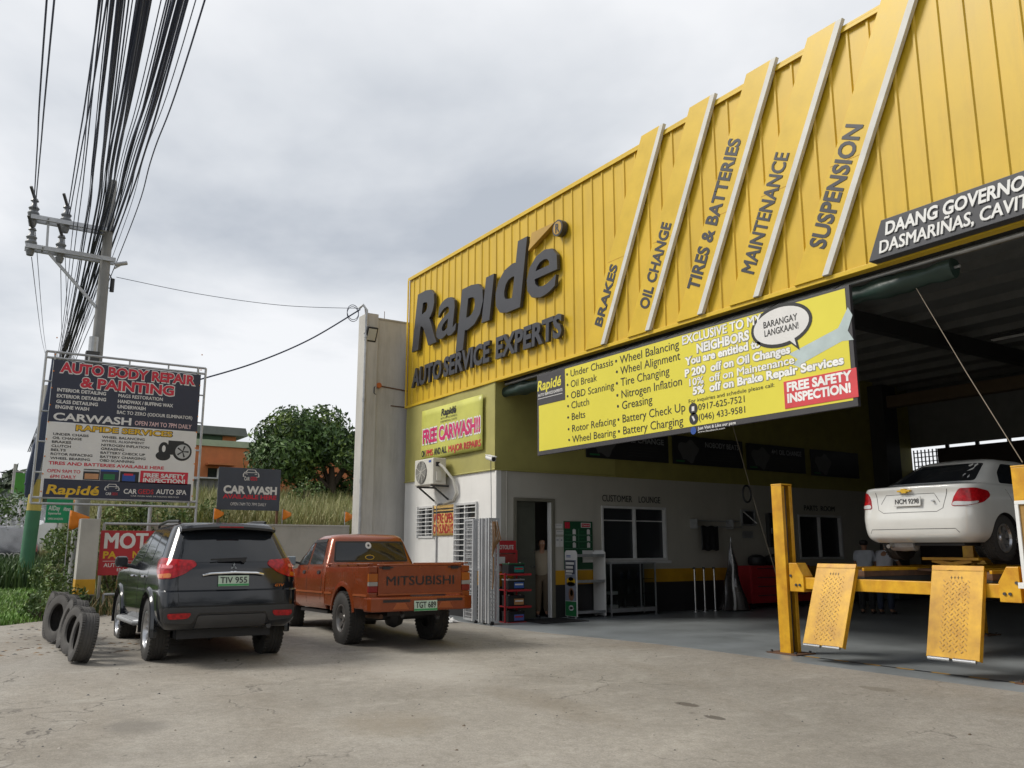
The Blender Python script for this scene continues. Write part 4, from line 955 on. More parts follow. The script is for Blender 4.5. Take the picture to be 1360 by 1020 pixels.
# ---------- white saloon raised on the lift
M_WCAR = mat('white_car_paint', (0.66, 0.66, 0.63), 0.2, 0.0, var=0.03, coat=1.0, dirt=0.05)
def build_sedan():
    root = thing('saloon_car', 'white saloon car raised high on the yellow lift', 'car', (-6.60, 10.55, 1.265), PI / 2); root.scale = (.94, .94, .94)
    LV = [dict(z=.24, xr=.16, xf=4.15, w=.72, rr=.2, rf=.3, br=.10),
          dict(z=.30, xr=.06, xf=4.22, w=.80, rr=.3, rf=.4, br=.10),
          dict(z=.40, xr=.02, xf=4.25, w=.845, rr=.36, rf=.45, br=.11),
          dict(z=.56, xr=.0, xf=4.25, w=.86, rr=.38, rf=.45, br=.12),
          dict(z=.68, xr=.015, xf=4.22, w=.862, rr=.38, rf=.45, br=.12),
          dict(z=.78, xr=.035, xf=4.12, w=.855, rr=.36, rf=.4, br=.12),
          dict(z=.90, xr=.06, xf=3.9, w=.84, rr=.34, rf=.4, br=.12),
          dict(z=.985, xr=.04, xf=3.5, w=.81, rr=.34, rf=.35, br=.12),
          dict(z=1.02, xr=.07, xf=3.22, w=.785, rr=.34, rf=.3, br=.12),
          dict(z=1.045, xr=.36, xf=3.1, w=.755, rr=.36, rf=.3, br=.10),
          dict(z=1.09, xr=.50, xf=2.98, w=.725, rr=.36, rf=.3, br=.09),
          dict(z=1.25, xr=.82, xf=2.66, w=.635, rr=.32, rf=.3, br=.08),
          dict(z=1.38, xr=1.10, xf=2.40, w=.565, rr=.28, rf=.3, br=.06),
          dict(z=1.43, xr=1.26, xf=2.25, w=.50, rr=.25, rf=.3, br=.05)]
    body, bvh = loft_body('body', LV, M_WCAR, M_BLACK, [(.86, .30, .345), (3.36, .30, .345)], root, crown=.05, depth=.28)
    seam = mat('seam_grey', (.10, .10, .095), .7)
    laid('rear_window', root, bvh, [(-.64, 1.085), (.64, 1.085), (.50, 1.37), (-.50, 1.37)], **REAR, m=M_GLASSD, off=.004, rnd=1)
    for sg in (1, -1):
        D = Vector((.80, -.60 * sg, 0)).normalized(); U = Vector((.60 * sg, .80, 0)).normalized()
        fr = dict(o=Vector((.2, .62 * sg, 0)) - D * 3, u=U, v=(0, 0, 1), d=D)
        lamp = laid('tail_light', root, bvh, [(sg * a, b) for a, b in [(-.13, .72), (-.09, .84), (-.02, .955), (.20, .965), (.38, .93), (.40, .86), (.28, .77), (.08, .725)]], **fr, m=M_LAMP_R, off=.010, rnd=1)
        laid('clear_band', lamp, bvh, [(sg * a, b) for a, b in [(-.125, .728), (-.10, .785), (.10, .775), (.22, .79), (.20, .755), (.07, .732)]], **fr, m=M_LAMP_C, off=.015, rnd=1)
        S = SIDE(sg)
        laid('side_window', root, bvh, [(1.02, 1.06), (1.78, 1.05), (1.80, 1.36), (1.42, 1.36), (1.16, 1.22)], **S, m=M_GLASSD, off=.004, rnd=1)
        laid('side_window', root, bvh, [(1.86, 1.05), (2.86, 1.03), (2.50, 1.30), (2.28, 1.36), (1.88, 1.365)], **S, m=M_GLASSD, off=.004, rnd=1)
        laid('door_seam', root, bvh, line_poly([(1.82, 1.04), (1.82, .32)], .008), **S, m=seam, off=.0015, rnd=0)
        laid('door_seam', root, bvh, line_poly([(.98, 1.04), (1.08, .85), (1.22, .6), (1.26, .36)], .008), **S, m=seam, off=.0015, rnd=0)
        s = MB(); s.tube([(1.15, sg * .855, .90), (1.17, sg * .875, .90), (1.34, sg * .875, .90), (1.36, sg * .852, .90)], .014, M_WCAR, 8); s.build('door_handle', root, smooth=True)
        wheel(root, .86, sg * .735, .30, .19, sg, .19, M_RIM, 7); wheel(root, 3.36, sg * .735, .30, .19, sg, .19, M_RIM, 7)
    laid('boot_seam', root, bvh, line_poly([(-.55, 1.03), (-.53, .92), (-.48, .70), (-.40, .655), (.40, .655), (.48, .70), (.53, .92), (.55, 1.03)], .008), **REAR, m=seam, off=.0015, rnd=0)
    laid('plate_recess', root, bvh, line_poly([(-.44, .78), (-.36, .905), (.36, .905), (.44, .78)], .007), **REAR, m=seam, off=.0015, rnd=0)
    laid('bumper_seam', root, bvh, line_poly([(-.66, .37), (-.62, .425), (.62, .425), (.66, .37)], .008), **REAR, m=seam, off=.0015, rnd=0)
    s = MB(); P = [(-.10, -.012), (-.035, -.012), (-.03, -.032), (.035, -.032), (.04, -.012), (.09, -.012), (.10, .012), (.035, .012), (.03, .032), (-.035, .032), (-.04, .012), (-.09, .012)]
    s.prism(P, (-.045, .04, .952), (0, -1, 0), (0, 0, 1), (.05, 0, 0), M_GOLD); eo = s.build('emblem', root, bevel=.002)
    plate(root, -.045, .20, -.20, .74, .87, R(6), 'NCM 9298', m=mat('plate_white', (.6, .6, .58), .4))
    s = MB(); s.cyl((-.03, -.36, .80), (0.05, -.36, .80), .014, M_STEEL); s.build('boot_lock', root)
    s = MB(); s.box(.25, 3.9, -.6, .6, .20, .26, M_BLACK); s.cyl((.86, -.6, .28), (.86, .6, .28), .05, M_DARKST); s.lathe([(0, -.2), (.09, -.18), (.1, 0), (.09, .18), (0, .2)], (.3, .30, .22), (0, 1, 0), M_GALV, 14); s.build('underbody', root)
    s = MB(); s.tube([(.6, .40, .22), (.2, .42, .20), (.08, .42, .19)], .028, M_STEEL, 10); s.build('exhaust_pipe', root, smooth=True)
    return root
sedan = build_sedan()
# ------------------------------------------------------------------ walls, neighbours
mb = MB(); mb.box(-20.72, -20.38, 9.06, 26, -.12, 7.42, M_CONCL); mb.box(-20.74, -20.36, 9.06, 26, 7.42, 7.46, M_CONC)
fw = thing('boundary_wall', 'tall bare concrete firewall rising beside the yellow cladding', 'wall', (-20.5, 9, 0)); o = mb.build('wall_panel'); attach(o, fw)
mb = MB(); mb.box(-20.86, -20.32, 8.72, 9.055, -.12, 7.54, M_CONCL); o = mb.build('pilaster', bevel=.01); attach(o, fw)
mb = MB(); mb.tube([(-20.30, 8.70, .3), (-20.30, 8.70, 3.2), (-20.295, 8.695, 3.3), (-20.30, 8.70, 7.6), (-20.36, 8.62, 7.74), (-20.46, 8.55, 7.66)], .035, M_GALV, 10)
for z in (1.0, 3.1, 5.2, 6.9): mb.cyl((-20.30, 8.70, z - .05), (-20.30, 8.70, z + .05), .05, M_GALV)
o = mb.build('service_conduit', smooth=True); attach(o, fw)
mb = MB(); mb.tube([(-20.37, 9.12, 5.62), (-20.37, 9.96, 5.56)], .018, M_RUST, 8); mb.cyl((-20.40, 9.12, 5.62), (-20.30, 9.12, 5.62), .07, mat('orange_cap', (.45, .12, .03), .5)); mb.tube([(-20.36, 9.06, 5.62), (-20.3, 8.98, 5.55), (-20.3, 8.98, 5.40), (-20.34, 9.06, 5.36)], .012, M_BLACK, 6)
o = mb.build('rusty_conduit', smooth=True); attach(o, fw)
mb = MB(); mb.tube([(-20.37, 9.5, 5.12), (-20.37, 9.96, 5.11)], .015, M_RUST, 6); mb.tube([(-20.3, 8.95, 1.2), (-20.3, 8.95, 1.62)], .02, M_GALV, 6); mb.box(-20.38, -20.30, 8.93, 9.0, 1.62, 1.70, M_BLACK); mb.tube([(-20.6, 8.8, 7.5), (-20.62, 8.78, 7.75)], .012, M_RUST, 6); mb.tube([(-20.5, 9.3, 7.4), (-20.5, 9.3, 7.7)], .008, M_RUST, 6); o = mb.build('bracket'); attach(o, fw)
# flood light on the pilaster
p = atX(493, 444, -20.28)
fl = thing('flood_light', 'small black flood light on top of the concrete firewall', 'lamp', p)
mb = MB(); Rm = Matrix.Translation(p) @ Matrix.Rotation(R(25), 4, 'Y'); mb.box(-.04, .05, -.15, .15, -.20, .20, M_BLACK, Rm); o = mb.build('housing', bevel=.015); attach(o, fl)
mb = MB(); mb.box(.052, .058, -.115, .115, -.15, .16, mat('lamp_lens', (.5, .5, .46), .2), Rm); o = mb.build('lens', bevel=.004); attach(o, fl)
mb = MB(); mb.beam(p + Vector((-.08, -.17, .02)), p + Vector((-.08, .17, .02)), .03, .03, M_BLACK); o = mb.build('bracket'); attach(o, fl)
# low wall behind the parked cars
lwall = MB(); lwall.box(-21.16, -21.0, 3.7, 8.715, -.2, 1.965, M_CONC); lwall.box(-21.18, -20.98, 3.68, 8.713, 1.965, 2.0, M_CONCL)
lw_ = lwall.build('low_wall'); tag(lw_, 'low rendered grey concrete wall running behind the parked vehicles', 'wall')
# orange house in the field
oh = thing('orange_house', 'orange painted flat roofed house beyond the tall grass', 'house', (-46, 11, 2.4))
M_OW = mat('orange_house_paint', (0.50, 0.17, 0.06), .8, dirt=.15); M_OG = mat('pale_green_trim', (0.36, 0.42, 0.28), .7)
def op(mb, n, par=None, **k): o = mb.build(n, None, **k); attach(o, par or oh); return o
zt = atX(300, 586, -45).z
mb = MB(); wall(mb, 'x', -45.2, -45.0, 5.0, 22, 1.8, zt - .3, [(atX(275, 640, -45).y, atX(303, 640, -45).y, 3.0, atX(290, 622, -45).z)], [(99, M_OW)]); mb.box(-53, -45.2, 5, 5.2, 1.8, zt - .3, M_OW); mb.box(-53, -45.2, 21.8, 22, 1.8, zt - .3, M_OW); op(mb, 'wall')
mb = MB(); mb.box(-53.1, -44.9, 4.9, 22.1, zt - .3, zt + .02, M_OG); op(mb, 'parapet')
y0, y1 = atX(275, 640, -45).y, atX(303, 640, -45).y; zw = atX(290, 622, -45).z
mb = MB(); mb.box(-45.15, -45.1, y0, y1, 3.0, zw, M_GLASSW); wo_ = op(mb, 'window'); mb = MB(); mb.box(-45.09, -45.02, (y0 + y1) / 2 - .05, (y0 + y1) / 2 + .05, 3.0, zw, M_WHITE); op(mb, 'mullion', wo_)
mb = MB(); mb.box(-45.0, -44.3, y0 - .15, y1 + .15, zw + .12, zw + .22, M_OW); op(mb, 'window_hood')
za, ya = atX(300, 571, -46).z, atX(326, 580, -46).y
mb = MB(); mb.box(-52, -46, 5.5, ya - 1.2, zt + .02, za - .35, mat('house_dark_green', (.08, .13, .08), .8)); op(mb, 'upper_wall')
mb = MB(); mb.box(-46.2, -45.96, ya - 1.2, ya - .5, zt + .02, za - .35, M_OW); op(mb, 'pier')
mb = MB(); mb.prism([(4.9, 0), (ya, 0), (ya - .15, .42), (4.9, .42)], (-52.4, 0, za - .33), (0, 1, 0), (0, 0, 1), (6.9, 0, 0), mat('weathered_slab', (.16, .17, .155), .85, dirt=.4)); op(mb, 'roof')
sh = MB(); n = 40
y0 = atX(255, 630, -38).y - 2.5; y1 = atX(293, 630, -38).y; zt2 = atX(275, 626, -38).z; vs = []
for i in range(n + 1):
    y = y0 + (y1 - y0) * i / n; xx = -38 + .03 * math.sin(i * 2.1); vs += [(xx, y, 1.8), (xx, y, zt2 - .35)]
sh.add(vs, [(2 * i, 2 * i + 2, 2 * i + 3, 2 * i + 1) for i in range(n)], mat('grey_sheet', (.17, .17, .165), .7, dirt=.5)); sh.box(-40.5, -37.8, y0, y1 + .1, zt2 - .32, zt2 - .26, M_GALV)
tag(sh.build('sheet_fence', smooth=True), 'grey metal sheet lean-to standing in front of the orange house', 'shed')

# ------------------------------------------------------------------ billboard
XB = -20.0
def b2(x, y): return atX(x / 4.5333, 450 + y / 4.5333, XB)
bb = thing('billboard', 'large two part car service billboard on a galvanised pipe frame', 'billboard', (XB, 3, .2))
def bp_(mb, n, par=None, **k): o = mb.build(n, None, **k); attach(o, par or bb); return o
fr = MB(); A, B, C_, D_ = b2(287, 65), b2(1238, 180), b2(1192, 1003), b2(180, 1000)
top, bot = (A.z + B.z) / 2, (C_.z + D_.z) / 2; yl, yr = (A.y + D_.y) / 2, (B.y + C_.y) / 2
for y in (yl, yl + .17, yr - .17, yr): fr.tube([(XB - .06, y, bot if y not in (yl, yr) else .1 if y == yr else bot), (XB - .06, y, top)], .026, M_GALV, 10)
for z in (top, top - .13, bot, bot + .12): fr.tube([(XB - .06, yl, z), (XB - .06, yr, z)], .026, M_GALV, 10)
for k in range(1, 5):
    z = bot + (top - bot) * k / 5; fr.tube([(XB - .06, yl, z), (XB - .06, yl + .17, z)], .018, M_GALV, 8); fr.tube([(XB - .06, yr - .17, z), (XB - .06, yr, z)], .018, M_GALV, 8)
for k in range(1, 4): fr.tube([(XB - .06, yl + (yr - yl) * k / 4, top), (XB - .06, yl + (yr - yl) * k / 4, top - .13)], .018, M_GALV, 8)
for y in (yl + 1.3, yl + 2.3): fr.tube([(XB - .08, y, -.1), (XB - .08, y, bot)], .04, M_GALV, 10)
fr.tube([(XB - .08, 2.6, 1.72), (XB - .08, yr + .1, 1.72)], .026, M_GALV, 10)
bp_(fr, 'pipe_frame', smooth=True)
L0, R0 = b2(300, 500).y - .02, b2(1165, 560).y + .03
ty = b2(760, 170).z; my = b2(700, 525).z; by = b2(700, 965).z
yL = b2(340, 300).y - .10; yR = b2(1180, 400).y + .06
up = MB(); up.box(XB, XB + .02, yL, yR, my, ty, M_NAVY); upo = bp_(up, 'upper_panel', bevel=.003)
lo = MB(); lo.box(XB, XB + .02, yL, yR, by, my - .004, M_PRINTW); loo = bp_(lo, 'lower_panel', bevel=.003)
# linear map from the crop grid to the panel so both edges stay straight
def bl(x, y):
    """crop x,y -> panel y,z"""
    p = b2(x, y); return p
def line(mb, s, xl, yl_, xr, yr_, cap, m, bold=.02, shear=0., off=.003, grow=1.0, align='L'):
    a, b = b2(xl, yl_), b2(xr, yr_); z = (a.z + b.z) / 2
    h = (b2(xl, yl_ - cap) - a).length * .92
    put_text(mb, s, (XB + .02, a.y, z), (0, 1, 0), (0, 0, 1), (b.y - a.y) * grow, h * grow, m, bold, shear, n=(1, 0, 0), off=off)
t = MB()
line(t, 'AUTO BODY REPAIR', 356, 197, 1178, 285, 66, M_PRINTW, .075, off=.002); line(t, '& PAINTING', 478, 292, 1050, 346, 66, M_PRINTW, .075, off=.002)
lines(t, upo)
t = MB(); line(t, 'AUTO BODY REPAIR', 361, 194, 1172, 281, 60, M_BRED, .04, off=.005); line(t, '& PAINTING', 482, 289, 1045, 342, 60, M_BRED, .04, off=.005)
lines(t, upo)
t = MB()
for s, *q in [('INTERIOR DETAILING', 343, 316, 637, 341, 21), ('EXTERIOR DETAILING', 340, 352, 637, 377, 21), ('GLASS DETAILING', 337, 388, 588, 404, 21), ('ENGINE WASH', 332, 421, 535, 431, 21),
              ('MAGS RESTORATION', 712, 351, 978, 376, 21), ('HANDWAX / BUFFING WAX', 708, 386, 1040, 413, 21), ('UNDERWASH', 706, 419, 875, 430, 21), ('BAC TO ZERO (ODOUR ELIMINATOR)', 703, 451, 1155, 487, 21), ('CARWASH', 318, 489, 788, 519, 46)]:
    line(t, s, *q, M_PRINTW, .03)
line(t, 'OPEN 7AM TO 7PM DAILY', 810, 521, 1150, 543, 28, mat('pink_print', (.7, .48, .48), .5), .02); lines(t, upo)
t = MB(); line(t, 'RAPIDE SERVICES', 452, 553, 1040, 592, 36, M_PRINTB, .07, off=.002); line(t, 'RAPIDE SERVICES', 456, 551, 1035, 590, 32, M_GOLD, .035, off=.005)
for s, *q in [('UNDER CHASIS', 318, 583, 533, 588, 15), ('OIL CHANGE', 315, 605, 492, 609, 15), ('BRAKES', 311, 628, 428, 630, 15), ('CLUTCH', 308, 652, 425, 655, 15), ('BELTS', 305, 675, 395, 677, 15), ('ROTOR REFACING', 303, 700, 555, 710, 15), ('WHEEL BEARING', 300, 725, 540, 734, 15),
              ('WHEEL BALANCING', 612, 600, 870, 612, 15), ('WHEEL ALIGNMENT', 610, 623, 867, 634, 15), ('NITROGEN INFLATION', 608, 648, 897, 660, 15), ('GREASING', 606, 670, 745, 674, 15), ('BATTERY CHECK UP', 603, 695, 872, 703, 15), ('BATTERY CHARGING', 601, 718, 875, 728, 15), ('OBD SCANNING', 598, 740, 807, 747, 15)]:
    line(t, s, *q, M_PRINTB, .025)
line(t, 'TIRES AND BATTERIES AVAILABLE HERE', 290, 756, 985, 787, 20, M_BRED, .03); line(t, 'OPEN 9AM TO', 283, 806, 482, 808, 21, M_BRED, .03); line(t, '6PM DAILY', 300, 840, 455, 840, 21, M_BRED, .03)
lines(t, loo)
def rect(mb, x0, y0, x1, y1, m, off=.0225):
    a, b = b2(x0, (y0 + y1) / 2), b2(x1, (y0 + y1) / 2); z0 = b2((x0 + x1) / 2, y1).z; z1 = b2((x0 + x1) / 2, y0).z
    mb.quad((XB + off, a.y, z0), (XB + off, b.y, z0), (XB + off, b.y, z1), (XB + off, a.y, z1), m)
def disc(mb, x, y, r, m, off=.0225, n=24, sx=1.0):
    c = b2(x, y); rr = r / 4.5333 * (-XB) / 1110
    mb.add([(XB + off, c.y + rr * sx * math.cos(2 * PI * i / n), c.z + rr * math.sin(2 * PI * i / n)) for i in range(n)], [tuple(range(n))], m)
g = MB()
rect(g, 842, 800, 1130, 875, M_BRED); rect(g, 258, 858, 1147, 965, M_NAVY)
rect(g, 1010, 615, 1105, 700, M_BLACK, .0222); disc(g, 985, 665, 40, M_BLACK, .0224, sx=.7); disc(g, 985, 662, 19, M_PRINTW, .0228, sx=.5); disc(g, 980, 705, 26, M_BLACK, .0226, sx=1.5); disc(g, 1095, 680, 52, M_BLACK, .0232); disc(g, 1098, 680, 40, M_GALV, .0236)
for k in range(5):
    c = b2(1098, 680); a = 2 * PI * k / 5; d1 = Vector((0, math.cos(a), math.sin(a))) * .13; n1 = Vector((0, -math.sin(a), math.cos(a))) * .02
    g.quad(c + Vector((.0238, 0, 0)) + n1 * .4, c + Vector((.0238, 0, 0)) - n1 * .4, c + Vector((.0238, 0, 0)) + d1 - n1, c + Vector((.0238, 0, 0)) + d1 + n1, M_BLACK)
rect(g, 500, 785, 600, 850, M_BLACK); rect(g, 508, 812, 592, 845, mat('label_tan', (.5, .25, .12), .5), .0230); rect(g, 502, 790, 598, 800, M_GALV, .0231)
rect(g, 602, 790, 716, 855, M_NAVY); rect(g, 605, 788, 712, 800, M_BLUE, .0230); rect(g, 622, 815, 690, 848, M_GREENP, .0231)
rect(g, 720, 800, 834, 865, M_BLACK); rect(g, 735, 818, 812, 858, M_BLUE, .0230); rect(g, 745, 812, 800, 824, M_BRED, .0232)
bp_(g, 'printed_pictures', loo)
t = MB(); line(t, 'FREE SAFETY', 862, 836, 1113, 838, 25, M_PRINTW, .04, off=.006); line(t, 'INSPECTION!', 858, 864, 1112, 868, 24, M_PRINTW, .04, off=.006)
line(t, 'Rapid\u00e9', 275, 932, 590, 942, 58, M_GOLD, .028, .18, off=.006); line(t, 'CAR', 742, 932, 822, 934, 30, M_PRINTW, .02, off=.006); line(t, 'GEDS', 828, 933, 922, 936, 30, M_RED, .02, off=.006); line(t, 'AUTO SPA', 937, 935, 1120, 938, 30, M_PRINTW, .02, off=.006)
line(t, 'CAR WASH AND DETAILING SERVICES', 785, 952, 1075, 955, 8, M_PRINTW, .0, off=.006)
line(t, 'CAR', 634, 940, 668, 941, 16, M_PRINTW, .02, off=.006); line(t, 'GEDS', 670, 941, 706, 942, 16, M_RED, .02, off=.006)
lines(t, loo)
def car_icon(mb, f, m, wd):
    """little car front outline: f maps unit coords to a point"""
    def stroke(P):
        q = line_poly(P, wd); n = len(q) // 2
        mb.add([f(*p) for p in q], [(i, i + 1, 2 * n - 2 - i, 2 * n - 1 - i) for i in range(n - 1)], m)
    stroke([(.16, .62), (.28, .92), (.72, .92), (.84, .62)]); stroke([(.02, .35), (.08, .60), (.92, .60), (.98, .35)]); stroke([(.02, .36), (.02, .1), (.16, .1)]); stroke([(.98, .36), (.98, .1), (.84, .1)]); stroke([(.12, .45), (.28, .40)]); stroke([(.72, .40), (.88, .45)])
t = MB(); a, b = b2(628, 915), b2(716, 915); hz = b2(670, 872).z - a.z
car_icon(t, lambda x, y: Vector((XB + .027, a.y + (b.y - a.y) * x, a.z + hz * y)), M_PRINTW, .07); bp_(t, 'car_emblem', loo)
rd = MB()
for k in range(10): 
    for y in (yL + .01, yR - .01): rd.box(XB + .02, XB + .03, y - .012, y + .012, by + .1 + k * .36, by + .125 + k * .36, M_ORANGE)
bp_(rd, 'ties')
# ------------------------------------------------------------------ car wash sign, red parts-shop sign, small green sign
XC = -21.35
def c2(x, y): return atX(240 + x / 3.1875, 380 + y / 3.1875, XC)
cw = thing('car_wash_sign', 'dark slate car wash sign on thin posts above the low wall', 'sign', (XC, 6, 1.3))
A, B = c2(162, 765), c2(415, 952); mb = MB(); mb.box(XC, XC + .03, A.y, B.y, B.z, A.z, mat('slate_print', (.05, .06, .085), .5)); o = mb.build('board', bevel=.004); attach(o, cw); cwo = o
for y in (A.y + .04, B.y - .06): mb = MB(); mb.box(XC - .06, XC - .005, y, y + .05, .9, A.z - .05, M_RUST); o = mb.build('post'); attach(o, cw)
def l3(mb, s, x0, x1, y, cap, m, bold):
    a, b = c2(x0, y), c2(x1, y); put_text(mb, s, (XC + .033, a.y, c2((x0 + x1) / 2, y).z), (0, 1, 0), (0, 0, 1), b.y - a.y, cap / 3.1875 * 21.3 / 1110, m, bold, n=(1, 0, 0))
t = MB(); l3(t, 'CAR WASH', 178, 405, 879, 29, M_PRINTW, .045); l3(t, 'AVAILABLE HERE', 176, 403, 901, 16, M_BRED, .03); l3(t, 'OPEN 7AM TO 7PM DAILY', 208, 360, 930, 12, M_PRINTW, .0); l3(t, 'CAR', 267, 290, 823, 14, M_PRINTW, .02); l3(t, 'GEDS', 293, 322, 823, 14, M_BRED, .03)
lines(t, cwo)
t = MB(); a, b = c2(262, 810), c2(330, 810); hz = c2(290, 775).z - a.z; car_icon(t, lambda x, y: Vector((XC + .034, a.y + (b.y - a.y) * x, a.z + hz * y)), M_PRINTW, .07); o = t.build('car_emblem'); attach(o, cwo)
XM = -19.6
def m3(x, y): return atX(x / 4.082, 650 + y / 4.08, XM)
ms = thing('parts_shop_sign', 'red parts shop sign half hidden behind the black vehicle', 'sign', (XM, 3.4, .1))
A, B = m3(548, 222), m3(540, 466); mb = MB(); mb.box(XM, XM + .02, A.y, A.y + 2.2, B.z, A.z, M_RED); o = mb.build('board', bevel=.003); attach(o, ms); mso = o
mb = MB()
for y in (A.y + .06, A.y + 2.1): mb.tube([(XM - .04, y, .0), (XM - .04, y, A.z + .15)], .03, M_GALV, 10)
mb.tube([(XM - .04, A.y + .06, A.z + .14), (XM - .04, A.y + 2.1, A.z + .14)], .03, M_GALV, 10); mb.tube([(XM + .25, A.y + .12, .5), (XM + .25, A.y + .9, .5)], .028, M_GALV, 8); mb.tube([(XM + .25, A.y + .12, .0), (XM + .25, A.y + .12, .5)], .028, M_GALV, 8)
o = mb.build('pipe_frame', smooth=True); attach(o, ms)
def l4(mb, s, x0, x1, y, cap, m, bold):
    a, b = m3(x0, y), m3(x1, y); put_text(mb, s, (XM + .023, a.y, a.z), (0, 1, 0), (0, 0, 1), b.y - a.y, cap / 4.08 * 19.5 / 1110, m, bold, n=(1, 0, 0))
t = MB(); l4(t, 'MOT', 565, 795, 318, 70, M_PRINTW, .05); l4(t, 'PA', 556, 630, 372, 30, M_GOLD, .04); l4(t, 'N', 716, 752, 370, 30, M_GOLD, .04); l4(t, 'AUTOMO', 560, 700, 421, 18, M_PRINTW, .02); l4(t, 'IN', 632, 668, 443, 14, M_PRINTW, .01)
a = m3(556, 390); t.quad((XM + .023, a.y, a.z), (XM + .023, a.y + 1.2, a.z), (XM + .023, a.y + 1.2, a.z + .008), (XM + .023, a.y, a.z + .008), M_PRINTW); lines(t, mso)
XG = -25.5
def g1(x, y): return atX(x / 5.1, 560 + y / 5.1, XG)
gs_ = thing('green_shop_sign', 'small green shop sign with white lettering among the weeds', 'sign', (XG, 2.4, 1.0))
A, B = g1(320, 520), g1(480, 688); mb = MB(); mb.box(XG, XG + .03, A.y, B.y, B.z, A.z, mat('sign_green', (.01, .26, .11), .5)); gso = mb.build('board', bevel=.004); attach(gso, gs_)
mb = MB(); mb.tube([(XG - .04, A.y + .3, .3), (XG - .04, A.y + .3, A.z)], .03, M_GALV, 8); o = mb.build('post'); attach(o, gs_)
t = MB()
for s, x0, x1, y, cap in (('AllDay', 327, 405, 600, 26), ('Supermarket', 325, 412, 628, 13), ('Alfamart', 428, 476, 604, 22), ('OPEN 24 HOURS', 322, 425, 664, 11)):
    a, b = g1(x0, y), g1(x1, y); put_text(t, s, (XG + .033, a.y, a.z), (0, 1, 0), (0, 0, 1), b.y - a.y, cap / 5.1 * XG * -1 / 1110, M_PRINTW, .02, n=(1, 0, 0))
lines(t, gso)
# concrete post with yellow and black bands, tyres in front of it
XP = -19.3
a, b = atX(108, 690, XP), atX(134, 690, XP); y0, y1 = a.y, b.y; zt = a.z + .02; zy0, zy1 = atX(118, 790, XP).z, atX(118, 769, XP).z
cp = thing('concrete_post', 'square concrete post with yellow and black bands behind the tyres', 'post', (XP - .15, (y0 + y1) / 2, 0))
mb = MB(); mb.box(XP - .36, XP, y0, y1, -.2, zt, M_CONC); o = mb.build('shaft', bevel=.012); attach(o, cp)
for n_, za, zb, m in (('yellow_band', zy0, zy1, M_BANDY), ('black_band', -.1, zy0 - .002, M_BANDB)): mb = MB(); mb.box(XP - .363, XP + .003, y0 - .003, y1 + .003, za, zb, m); o = mb.build(n_, bevel=.012); attach(o, cp)
def old_tyre(label, px, py, th, lean, rad=.375, wd=.235, sc=1.0):
    p = gpt(px, py)
    root = thing('old_tyre', label, 'tyre', p, 0, 'worn tyres standing in a row')
    ax = Vector((math.cos(R(th)) * math.cos(R(lean)), -math.sin(R(th)) * math.cos(R(lean)), math.sin(R(lean))))
    c = Vector((0, 0, rad * math.cos(R(lean)) + wd * .42 * abs(math.sin(R(lean))))); r = rad; h = wd / 2; mb = MB(); rr = r * .56
    prof = [(rr, -h * .75), (rr + .015, -h * .95), (r * .8, -h * 1.08), (r * .94, -h * .95), (r * .985, -h * .72), (r, -h * .4), (r * .985, -h * .36), (r * .985, -h * .28), (r, -h * .24), (r, h * .0), (r * .985, h * .03), (r * .985, h * .1), (r, h * .13), (r, h * .4), (r * .985, h * .44), (r * .985, h * .72), (r * .94, h * .95), (r * .8, h * 1.08), (rr + .015, h * .95), (rr, h * .75), (rr + .02, h * .7), (r * .9, h * .75), (r * .94, 0), (r * .9, -h * .75), (rr + .02, -h * .7), (rr, -h * .75)]
    mb.lathe(prof, c, ax, M_TYREOLD, 52); u = ax.cross(Vector((0, 0, 1))).normalized(); v = u.cross(ax)
    t = mb.build('carcass', root, smooth=True, ang=40)
    tr = MB()
    for k in range(52):
        a = 2 * PI * k / 52; dv_ = u * math.cos(a) + v * math.sin(a)
        for sg in (-1, 1): q = c + dv_ * (r * .972) + ax * (sg * h * .78); tr.beam(q - ax * h * .17, q + ax * h * .17, .026, .03, M_TYREOLD, up=dv_)
    o_ = tr.build('tread', root); o_['kind'] = 'stuff'
old_tyre('worn tyre nearest the camera at the front of the row', 108, 880, 88, 9, .298, .21)
old_tyre('second worn tyre of the row with a stone inside its rim', 101, 870, 77, 9, .31, .21)
old_tyre('third worn tyre of the row standing edge on', 93, 863, 88, 12, .335, .22)
old_tyre('fourth worn tyre of the row with its wide open side showing', 80, 854, 70, 8, .345, .22)
old_tyre('worn tyre at the far end of the row by the lawn', 71, 848, 86, 6, .345, .22)
# ------------------------------------------------------------------ flags
def flag(lbl, X, px, py, s=.82, flip=1):
    p = atX(px, py, X); z0 = float(field_z(X, p.y)); f = thing('orange_flag', lbl, 'flag', (X, p.y, z0), 0, 'small orange pennants')
    mb = MB(); mb.tube([(X, p.y, z0 - .1), (X, p.y, p.z + .16 * s)], .012, M_GALV, 6); o = mb.build('stick'); attach(o, f)
    mb = MB(); vs = []; fs = []; n = 8
    for i in range(n + 1):
        t = i / n
        for j in range(4):
            k = j / 3; hh = .34 * s * (1 - t * .75); vs.append((X + .05 * math.sin(t * 4 + k), p.y + flip * t * .30 * s, p.z + .15 * s - (1 - k) * hh - t * .10 * s))
    for i in range(n):
        for j in range(3): fs.append((i * 4 + j, (i + 1) * 4 + j, (i + 1) * 4 + j + 1, i * 4 + j + 1))
    mb.add(vs, fs, M_ORANGE); me = mb.build('pennant', smooth=True); attach(me, f); sm = me.modifiers.new('s', 'SOLIDIFY'); sm.thickness = .004
flag('orange pennant on a stick at the lower corner of the billboard', -20.4, 92, 690, 1.3)
